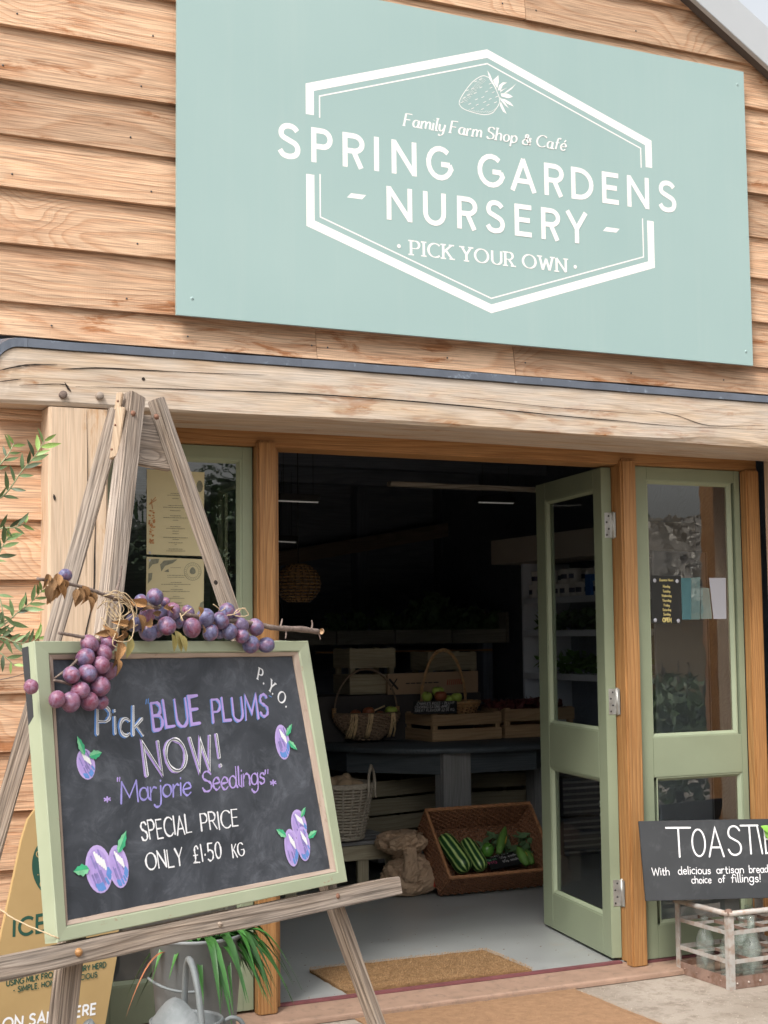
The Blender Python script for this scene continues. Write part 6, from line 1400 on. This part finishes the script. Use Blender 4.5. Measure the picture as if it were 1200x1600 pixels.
def card(name, px, y, rows_, lab, tilt=None, mat=None):
    pl = tilt or wall(y); o = thing(name, pl.px(*px[0]), lab, 'price card'); slab('card', px, pl, 0, .003, M['black_card'], o, .0004)
    for st, A, B, T, mt in rows_:
        P = Pen(pl, .0006); P.text(st, A, B, T, w=.05, gap=.3, space=.6, shear=.25, jit=.05, cap=False); P.done('lettering', mt, o)
card('price_card', [(646,1096),(714,1095),(714,1115),(646,1116)], hc.y-.21, [('CHARLES ROSS - PLUMP',(651,1101.5),(709,1100),(651,1097.5),M['chalk_white']), ('COOKING EATING APPLE',(648,1107),(702,1105.5),(648,1103),M['chalk_white']), ('GREAT FLAVOUR \u00a32.00 KG',(648,1112.5),(709,1110.5),(648,1108.5),M['chalk_white'])], 'black price card with white writing in front of the tall handled basket')
# --- brown hamper tipped up to show vegetables
al = math.atan2(.303, .259); HX0, HX1 = 1.477, 2.095; A_ = Vector((0, 1.689, .004)); sl3 = Vector((0, math.cos(al), math.sin(al))); dp3 = Vector((0, -math.sin(al), math.cos(al))); HL_, HD = .40, .175
hm = thing('wicker_hamper', (1.79, 1.8, 0), 'brown rectangular wicker hamper tipped forward on the floor, holding marrows and corn', 'hamper')
tpr = .012
def hp_(x, s, d): return Vector((0,0,0))+A_+Vector((x+ (tpr if x < 1.8 else -tpr)*(1-d/HD), 0, 0))+sl3*(s+(tpr*(1-d/HD) if s < .2 else -tpr*(1-d/HD)))+dp3*d
sides = {'front_wall': (lambda u, v: hp_(HX0+(HX1-HX0)*u, 0, HD*v), -sl3, 30, 13), 'back_panel_wall': (lambda u, v: hp_(HX0+(HX1-HX0)*u, HL_, HD*v), sl3, 30, 13),
         'left_wall': (lambda u, v: hp_(HX0, HL_*u, HD*v), Vector((-1,0,0)), 20, 13), 'right_wall': (lambda u, v: hp_(HX1, HL_*u, HD*v), Vector((1,0,0)), 20, 13), 'base': (lambda u, v: hp_(HX0+(HX1-HX0)*u, HL_*v, 0), -dp3, 30, 28)}
for nm, (fn, nrm, nu, nv) in sides.items():
    m1, m2 = MB(), MB(); woven(m1, m2, lambda u, v, fn=fn, nrm=nrm: (fn(u, v), nrm), nu, nv, .0055, .0058, False, 3); w_ = m1.build(nm, M['wicker_brown'], hm); m2.build('stakes', M['wicker_brown'], w_)
    mb = MB(); q = [fn(0,0), fn(1,0), fn(1,1), fn(0,1)]; mb.add(q, [(0,1,2,3)]); mb.build('inner_skin', M['wicker_dark'], w_)
cn = [(HX0,0),(HX1,0),(HX1,HL_),(HX0,HL_)]; rp_ = []
for k in range(4):
    a, b = cn[k], cn[(k+1) % 4]; rp_ += [hp_(a[0]+(b[0]-a[0])*i/24, a[1]+(b[1]-a[1])*i/24, HD) if False else A_+Vector((a[0]+(b[0]-a[0])*i/24,0,0))+sl3*(a[1]+(b[1]-a[1])*i/24)+dp3*HD for i in range(24)]
rope_rim(rp_, .0065, hm, M['wicker_rim'])
for i, (x, s) in enumerate(((HX0,0),(HX1,0),(HX1,HL_),(HX0,HL_))):
    mb = MB(); mb.tube([hp_(x, s, 0), A_+Vector((x,0,0))+sl3*s+dp3*HD], .006, 6); mb.build('corner_stake', M['wicker_rim'], hm)
PLH = Plane(A_+Vector((1.5,0,0))+dp3*.13, (1,0,0), sl3)
def marrow(pa, pb, r, lab):
    a = PLH.px(*pa, -.02); b = PLH.px(*pb, -.02); e = (b-a).normalized()*.03; a = a-e; b = b+e; L = (b-a).length; o = thing('marrow', (a+b)/2, lab, 'marrow', 'marrows in the hamper')
    n = 20; pts = [(L*i/n, .006*math.sin(i/n*PI), 0) for i in range(n+1)]; rs = [r*(.15+.85*min(1, math.sin(PI*min(.5, (i/n)/.30*.5+.02)))**.6 if i/n < .3 else .15+.85*(math.sin(PI*max(0, (1-i/n))/.36) if i/n > .82 else 1)) for i in range(n+1)]
    rs = [r*max(.12, math.sqrt(max(0, 1-((i/n-.5)/.5)**6)))*(.86+.14*i/n) for i in range(n+1)]
    mb = MB(); vs = []; fs = []; m = 24
    for (x, y, z), q in zip(pts, rs):
        for k in range(m): g = 2*PI*k/m; qq = q*(1+.03*math.cos(9*g)); vs.append((x, y+qq*math.cos(g), z+qq*math.sin(g)))
    for i in range(n):
        for k in range(m): fs.append((i*m+k, i*m+(k+1) % m, (i+1)*m+(k+1) % m, (i+1)*m+k))
    fs += [tuple(range(m))[::-1], tuple(n*m+k for k in range(m))]; mb.add(vs, fs, True); mb.build('fruit', M['marrow'], o, 0, frame(a, b-a, dp3))
marrow((694,1312),(725,1355),.052,'larger striped green marrow at the left of the hamper'); marrow((729,1318),(750,1353),.043,'slimmer striped dark marrow, second from the left in the hamper'); 
def cob(px0, px1, r, lab, off=.0):
    a, b = PLH.px(*px0, off), PLH.px(*px1, off); o = thing('sweetcorn', a, lab, 'sweetcorn', 'sweetcorn in the hamper'); n = 12; P_ = [a+(b-a)*i/n for i in range(n+1)]
    mb = MB(); mb.tube(P_, [r*max(.08, math.sin(PI*(.12+.88*i/n))**.7) for i in range(n+1)], 12); mb.build('husk', M['corn_husk'], o)
    mb = MB(); s_ = (b-a).cross(dp3).normalized(); mb.tube([p+dp3*r*.28+s_*r*.35 for p in P_[2:10]], [r*.62*math.sin(PI*(i+.6)/8.2) for i in range(8)], 10); mb.build('kernels', M['corn'], o)
cob((779,1333), (790,1291), .024, 'green husked corn cob with a yellow strip, upright in the hamper', .02)
def green_pepper(px, py, r, lab):
    p = PLH.px(px, py, .0); o = thing('green_pepper', p, lab, 'pepper', 'green peppers in the hamper'); mb = MB(); mb.sphere(p, r, 16, 10, (1, .9, 1.1)); mb.build('fruit', M['pepper'], o); mb = MB(); mb.tube([p+dp3*r*.8, p+dp3*r*1.4], .004, 6); mb.build('stalk', M['corn_husk'], o)
green_pepper(762,1328,.034,'green pepper between the marrows and the corn'); cob((824,1352), (808,1322), .026, 'green husked corn cob leaning left at the right end of the hamper', .01); cob((832,1350), (820,1326), .022, 'green husked corn cob furthest right in the hamper', .0)
o = leaf_mass('husk_leaves', 90, lambda: PLH.px(rnd(748,832), rnd(1302,1335), rnd(-.10,-.05)), M['cabbage'], .035); tag(o, 'loose corn husk leaves heaped at the back of the hamper', 'leaves', kind='stuff')
PLC = Plane(A_+Vector((1.8,0,0))+dp3*.172, (1,0,0), sl3*.86-dp3*.5)
card('price_card', [(759,1341),(801,1330),(822,1348),(768,1359)], 0, [('Sweet corn',(766,1341),(794,1334),(765.5,1337.5),M['chalk_white']), ('50p each',(782,1342),(806,1336.5),(781.5,1338.5),M['chalk_white']), ('60p each',(787,1347.5),(810,1342.5),(786,1344),M['chalk_white']), ('Our own',(763,1346),(776,1343),(762.5,1342.5),M['chalk_pale_green']), ('PYO',(765,1351),(777,1348.5),(764.5,1347),M['chalk_pink'])], 'black price card for sweet corn lying in the tipped hamper', PLC)
# --- grey log basket of potatoes on a slatted stand
lc = flr(532, 1312, .27); lb_ = thing('rattan_basket', lc, 'tall grey rattan basket of potatoes with a looped handle, left of the table', 'basket')
def lbf(u, v): a = u*2*PI; r = .118+.052*v; return lc+Vector((r*math.cos(a), r*math.sin(a), .015+.265*v)), Vector((math.cos(a), math.sin(a), 0))
m1, m2 = MB(), MB(); woven(m1, m2, lbf, 20, 17, .006, .0062, True, 3, .006); m1.build('weave', M['wicker_grey'], lb_); m2.build('stakes', M['wicker_grey'], lb_)
mb = MB(); mb.lathe([(0,.01),(.112,.012),(.160,.27),(.0,.22)], lc, 24); mb.build('lining', M['wicker_dark'], lb_)
for k in range(3): rope_rim([lbf(i/44, 1)[0]+Vector((0,0,.006*k-.004)) for i in range(44)], .005, lb_, M['wicker_grey'], name='rim')
rope_rim([lbf(i/44, 0)[0] for i in range(44)], .006, lb_, M['wicker_grey'], name='foot_band')
ha = math.radians(-38); hx_ = Vector((math.cos(ha), math.sin(ha), 0)); ht = Vector((-hx_.y, hx_.x, 0)); 
for k in range(4): mb = MB(); mb.tube(smooth([lc+hx_*(.168+rnd(-.004,.004))+ht*(.075*math.cos(PI*i/8)*(1+.1*k*.3))+Vector((0,0,.21+(.155+.006*k)*math.sin(PI*i/8))) for i in range(9)], 4), .0052, 6); mb.build('handle', M['wicker_grey'], lb_)
PT = MB(); PT.sphere((0,0,0), 1, 14, 9, (1.25,.95,.85)); PT = PT.mesh('potato', M['potato'])
for i in range(16):
    a = rnd(0,6.28); r = math.sqrt(random.random())*.12; p = lc+Vector((r*math.cos(a), r*math.sin(a), .27+rnd(0,.045)-r*.12)); o = thing('potato', p, 'earthy potato in the heap filling the grey rattan basket', 'potato', 'potatoes in the rattan basket'); part('tuber', PT, o, Matrix.Translation(p) @ Matrix.Rotation(rnd(0,6), 4, Vector((rnd(-1,1),rnd(-1,1),1)).normalized()) @ Matrix.Scale(rnd(.030,.042), 4))
st = thing('slatted_stand', (1.12, 2.1, 0), 'low grey slatted wooden stand under the rattan basket', 'stand')
for k in range(4): fbar('top_slat', (.75,1.98+k*.105,.246),(1.42,2.07+k*.105,.264), .002, M['table_leg'], 'X', st)
fbar('side_board', (.75,1.972,.17),(1.40,1.98+.006,.243), .002, M['crate_grey'], 'X', st)
for x in (.80, 1.02, 1.20, 1.36):
    for y in (1.988, 2.36): fbar('leg', (x-.03,y,0),(x+.03,y+.022,.244), .002, M['crate_grey'], 'Z', st)
# --- crumpled paper sack
sb = Vector((1.372, 1.86, 0)); sa = thing('paper_sack', sb, 'crumpled brown paper potato sack with a red patch, slumped on the floor', 'sack')
import mathutils
def crumple(prof, n, amp, freq, base, sx=1.0, sy=1.0, seed=0, lean=(0,0)):
    vs = []; fs = []; m = len(prof)
    for i, (r, z) in enumerate(prof):
        for k in range(n):
            g = 2*PI*k/n; p = Vector((r*math.cos(g)*sx+lean[0]*z, r*math.sin(g)*sy+lean[1]*z, z)); nn = Vector((math.cos(g), math.sin(g), 0)); q = p*freq+Vector((seed, seed*2, 0)); d = mathutils.noise.noise(q); d2 = 1-abs(mathutils.noise.noise(q*2.1))*2; d3 = 1-abs(mathutils.noise.noise(q*4.7))*2
            vs.append(base+p+nn*(amp*(d+.8*d2+.45*d3))*(1 if r > .002 else 0)+Vector((0,0,amp*.4*d2 if 0 < i < m-1 else 0)))
    for i in range(m-1):
        for k in range(n): fs.append((i*n+k, i*n+(k+1) % n, (i+1)*n+(k+1) % n, (i+1)*n+k))
    mb = MB(); mb.add(vs, fs); return mb
def dens(pr, k=4):
    out = []
    for (a, b), (c, d) in zip(pr, pr[1:]): out += [(a+(c-a)*i/k, b+(d-b)*i/k) for i in range(k)]
    return out+[pr[-1]]
crumple(dens([(0,.004),(.085,.003),(.112,.03),(.118,.08),(.108,.13),(.082,.165),(.045,.19),(.035,.215),(.03,.23)]), 60, .024, 11, sb+Vector((.03,-.0,0)), 1.05, .9, 1).build('sack_body', M['kraft'], sa)
crumple(dens([(.02,.195),(.055,.21),(.095,.235),(.112,.262),(.10,.292),(.07,.31),(.03,.318),(0,.31)]), 60, .026, 12, sb+Vector((-.02,-.02,.0)), 1.08, .8, 5).build('folded_top', M['kraft'], sa)
crumple(dens([(0,.055),(.03,.062),(.04,.10),(.03,.16),(.026,.22),(.02,.24)]), 30, .008, 30, sb+Vector((-.02,-.115,.02)), 1, .7, 9).build('hanging_fold', M['kraft'], sa)
mb = MB(); vs = []; fs = []
for i in range(9):
    for j in range(7):
        a = math.radians(-62+i*6.5+j*1.2); z = .045+j*.018; r = .142+.006*math.sin(i); vs.append(sb+Vector((.03+r*1.07*math.cos(a)+.002, r*.95*math.sin(a)-.002, z)))
for i in range(8):
    for j in range(6): fs.append((i*7+j, i*7+7+j, i*7+8+j, i*7+1+j))
mb.add(vs, fs, True); mb.build('red_patch', M['kraft_red'], sa)
# --- white shelving unit on the right with tubs
fu = thing('shelf_unit', (3.2, 2.9, 0), 'white shop shelving unit with cream header, stocked with white tubs, at the right', 'shelving')
def ub(nm, lo, hi, mt): mb = MB(); mb.box(lo, hi); return mb.build(nm, mt, fu, .003)
ub('header', (2.93,1.9,1.79),(3.3,3.66,1.955), M['cream_header']); ub('side_panel', (3.0,3.36,0),(3.38,3.385,1.785), M['white_unit']); ub('back_panel', (3.36,1.9,0),(3.375,3.355,1.785), M['hazed_wood']); ub('side_panel', (3.0,1.9,0),(3.38,1.92,1.785), M['white_unit'])
for z in (1.535, 1.325, 1.05, .70, .3): ub('shelf', (3.002,1.921,z),(3.358,3.354,z+.016), M['white_unit']); ub('shelf_lip', (2.990,1.921,z-.022),(3.0015,3.354,z+.018), M['white_unit'])
def tub_mesh(r, h, mt):
    mb = MB(); mb.lathe([(0,0),(r*.86,0),(r*.9,.004),(r,h*.9),(r*1.06,h*.9),(r*1.06,h),(0,h)], (0,0,0), 18); return mb.mesh('tub_body', mt)
T1, T2 = tub_mesh(.040, .088, M['tub']), tub_mesh(.034, .066, M['tub']); LBm = MB()
for i in range(5):
    a = math.radians(150+i*15); b = a+math.radians(15); LBm.add([(.0396*math.cos(a),.0396*math.sin(a),.025),(.0396*math.cos(b),.0396*math.sin(b),.025),(.0402*math.cos(b),.0402*math.sin(b),.055),(.0402*math.cos(a),.0402*math.sin(a),.055)], [(0,1,2,3)])
LBm = LBm.mesh('tub_label', M['tub_print'])
cnt = 0
for lay, (z, xs_, ms) in enumerate(((1.552, 3.05, T1), (1.641, 3.06, T1), (1.552, 3.15, T1), (1.641, 3.15, T1))):
    for k in range(13):
        if lay == 1 and k in (3, 6, 7): continue
        y = 3.28-k*.092; 
        if y < 2.5 and lay != 0: continue
        p = Vector((xs_+rnd(-.008,.008), y+rnd(-.006,.006), z)); o = thing('plastic_tub', p, 'white plastic tub among the stacked rows on the upper shelf', 'tub', 'white tubs on the upper shelf'); R_ = Matrix.Translation(p) @ Matrix.Rotation(rnd(-.3,.5), 4, 'Z'); part('tub_body', ms, o, R_); part('tub_label', LBm, o, R_)
p = X_ = None
d = ray(925, 932); tq = (3.03-CAM.x)/d.x; p = CAM+d*tq; p.z = 1.552; o = thing('drink_carton', p, 'bright blue carton standing beside the white tubs on the upper shelf', 'carton'); mb = MB(); mb.box(p+Vector((-.03,-.03,0)), p+Vector((.03,.03,.13))); mb.build('carton_body', M['tub_blue'], o, .002); mb = MB(); mb.add([p+Vector(v) for v in ((-.03,-.03,.1305),(.03,-.03,.1305),(.03,.03,.1305),(-.03,.03,.1305),(-.03,0,.165),(.03,0,.165))], [(0,1,5,4),(2,3,4,5),(0,4,3),(1,2,5),(3,2,1,0)]); mb.build('gable_top', M['tub'], o)
for z, mt_, n_ in ((1.345, M['cabbage'], 500), (1.07, M['corn_husk'], 400)):
    o = leaf_mass('salad_greens', n_, lambda: Vector((rnd(3.03,3.3), rnd(2.3,3.3), z+rnd(0,.1)+.03*math.sin(random.random()*9))), mt_, .035); tag(o, 'bagged salad greens along a lower shelf of the white unit', 'greens', kind='stuff')
# --- long produce shelf across the back
ps = thing('produce_counter', (2.4, 4.2, 0), 'long dark produce counter with slanted boxes across the back of the shop', 'counter')
pw = wall(4.0); zt_ = pw.px(650, 984)[2]; zb_ = pw.px(650, 1006)[2]; xa_ = pw.px(430, 990)[0]; xb_ = pw.px(792, 990)[0]
M['counter'] = wood('counter_timber', (.34,.32,.28), (.27,.25,.21), (.22,.2,.17), knots=False)
n_b = 4
for k in range(n_b): a = xa_+(xb_-xa_)*k/n_b; fbar('front_board', (a+.004,4.0,zb_),(a+(xb_-xa_)/n_b-.004,4.018,zt_), .003, M['counter'], 'X', ps)
fbar('end_board', (xb_+.0,4.0,zb_),(xb_+.02,4.6,zt_+.12), .003, M['counter'], 'X', ps); fbar('tray', (xa_,4.02,zb_),(xb_,4.6,zb_+.02), .003, M['hazed_wood'], 'X', ps)
pw2 = wall(4.03); z2 = pw2.px(690, 1016)[2]; fbar('lower_edge', (xa_+.3,4.03,z2-.01),(xb_-.1,4.05,z2+.004), .001, M['frame'], 'X', ps)
for x in (xa_+.1, (xa_+xb_)/2, xb_-.1): fbar('leg', (x-.04,4.1,0),(x+.04,4.18,zb_-.001), .003, M['hazed_wood'], 'Z', ps)
for (px, py, r) in ((672,960,.15),(650,970,.11),(700,968,.12),(735,972,.12),(600,974,.10),(555,975,.09),(520,976,.08),(765,975,.10),(625,978,.08)):
    c = wall(4.2).px(px, py); o = thing('cabbage', c, 'dark leafy cabbage head in the heap on the back counter', 'cabbage', 'cabbages on the back counter')
    def cp(c=c, r=r): d = Vector((random.gauss(0,1), random.gauss(0,1), random.gauss(0,1))).normalized(); return c+d*r*rnd(.75,1)
    leaf_mass('outer_leaves', 90, cp, M['cabbage'], r*.42, o); mb = MB(); mb.sphere(c, r*.7, 12, 8); mb.build('heart', M['cabbage'], o)
# --- small things hung in the dark, and far things right of the table
hbk_ = thing('hanging_basket', wall(3.0).px(466, 912), 'dim round wicker lampshade hanging at the left inside the doorway', 'lampshade')
lcx = wall(3.0).px(466, 912); m1, m2 = MB(), MB(); woven(m1, m2, lambda u, v: (lcx+Vector((.13*math.sin(.3+v*2.4)*math.cos(u*2*PI), .13*math.sin(.3+v*2.4)*math.sin(u*2*PI), .12*math.cos(.3+v*2.4))), Vector((math.cos(u*2*PI), math.sin(u*2*PI), 0))), 18, 14, .004, .004, True, 3); m1.build('shade_weave', M['wicker_gold'], hbk_); m2.build('shade_ribs', M['wicker_dark'], hbk_)
mb = MB(); mb.tube([lcx+Vector((0,0,.11)), Vector((lcx.x, lcx.y, 2.43))], .003, 5); mb.build('flex', M['ink'], hbk_)
for (a, b, y) in (((435,782.5),(497,785),2.6),((748,785),(802,786.5),3.4),((434,846),(462,847.5),4.2)):
    p0, p1 = wall(y).px(*a), wall(y).px(*b); o = thing('strip_light', p0, {2.6: 'faint strip light at the upper left inside the dark shop', 3.4: 'faint strip light near the top of the open door, inside', 4.2: 'short faint strip light low at the left, deep inside the shop'}[y], 'light', 'strip lights under the barn ceiling')
    mb = MB(); mb.tube([p0, p1], .004, 8); mb.build('tube', M['lamp'], o); mb = MB(); mb.box((p0.x,y-.03,p0.z+.006),(p1.x,y+.03,p0.z+.04)); mb.build('housing', M['ink'], o)
    for x in (p0.x+.03, p1.x-.03): mb = MB(); mb.tube([(x,y,p0.z+.04),(x,y,2.44)], .0015, 4); mb.build('hanger', M['ink'], o)
wb = thing('roof_batten', wall(1.5).px(725, 760), 'rough pale edged roof timber crossing the dark ceiling just inside the door', 'timber'); bar('batten', wall(1.5).px(608,756,0), wall(1.5).px(900,768,0), .022, .05, (0,-1,0), wood('pale_split_timber', (.40,.36,.30), (.2,.17,.14), (.18,.15,.1), knots=False), wb, .002, .003)
pcx = Vector((2.62, 2.28, 0)); px_ = thing('plastic_crate_stack', pcx, 'dark ribbed plastic crates stacked behind the open door', 'crate')
for k in range(3):
    mb = MB(); mb.box((2.74,2.50,.005+k*.235),(3.0,2.88,.225+k*.235)); c_ = mb.build('crate_shell', M['ink'] if False else plain('navy_plastic', (.05,.055,.075), .5, .1, 8), px_, .004)
    for j in range(6): mb = MB(); mb.box((2.735,2.492,.02+k*.235+j*.035),(3.0,2.4995,.032+k*.235+j*.035)); mb.build('rib', M['table_leg'], c_)
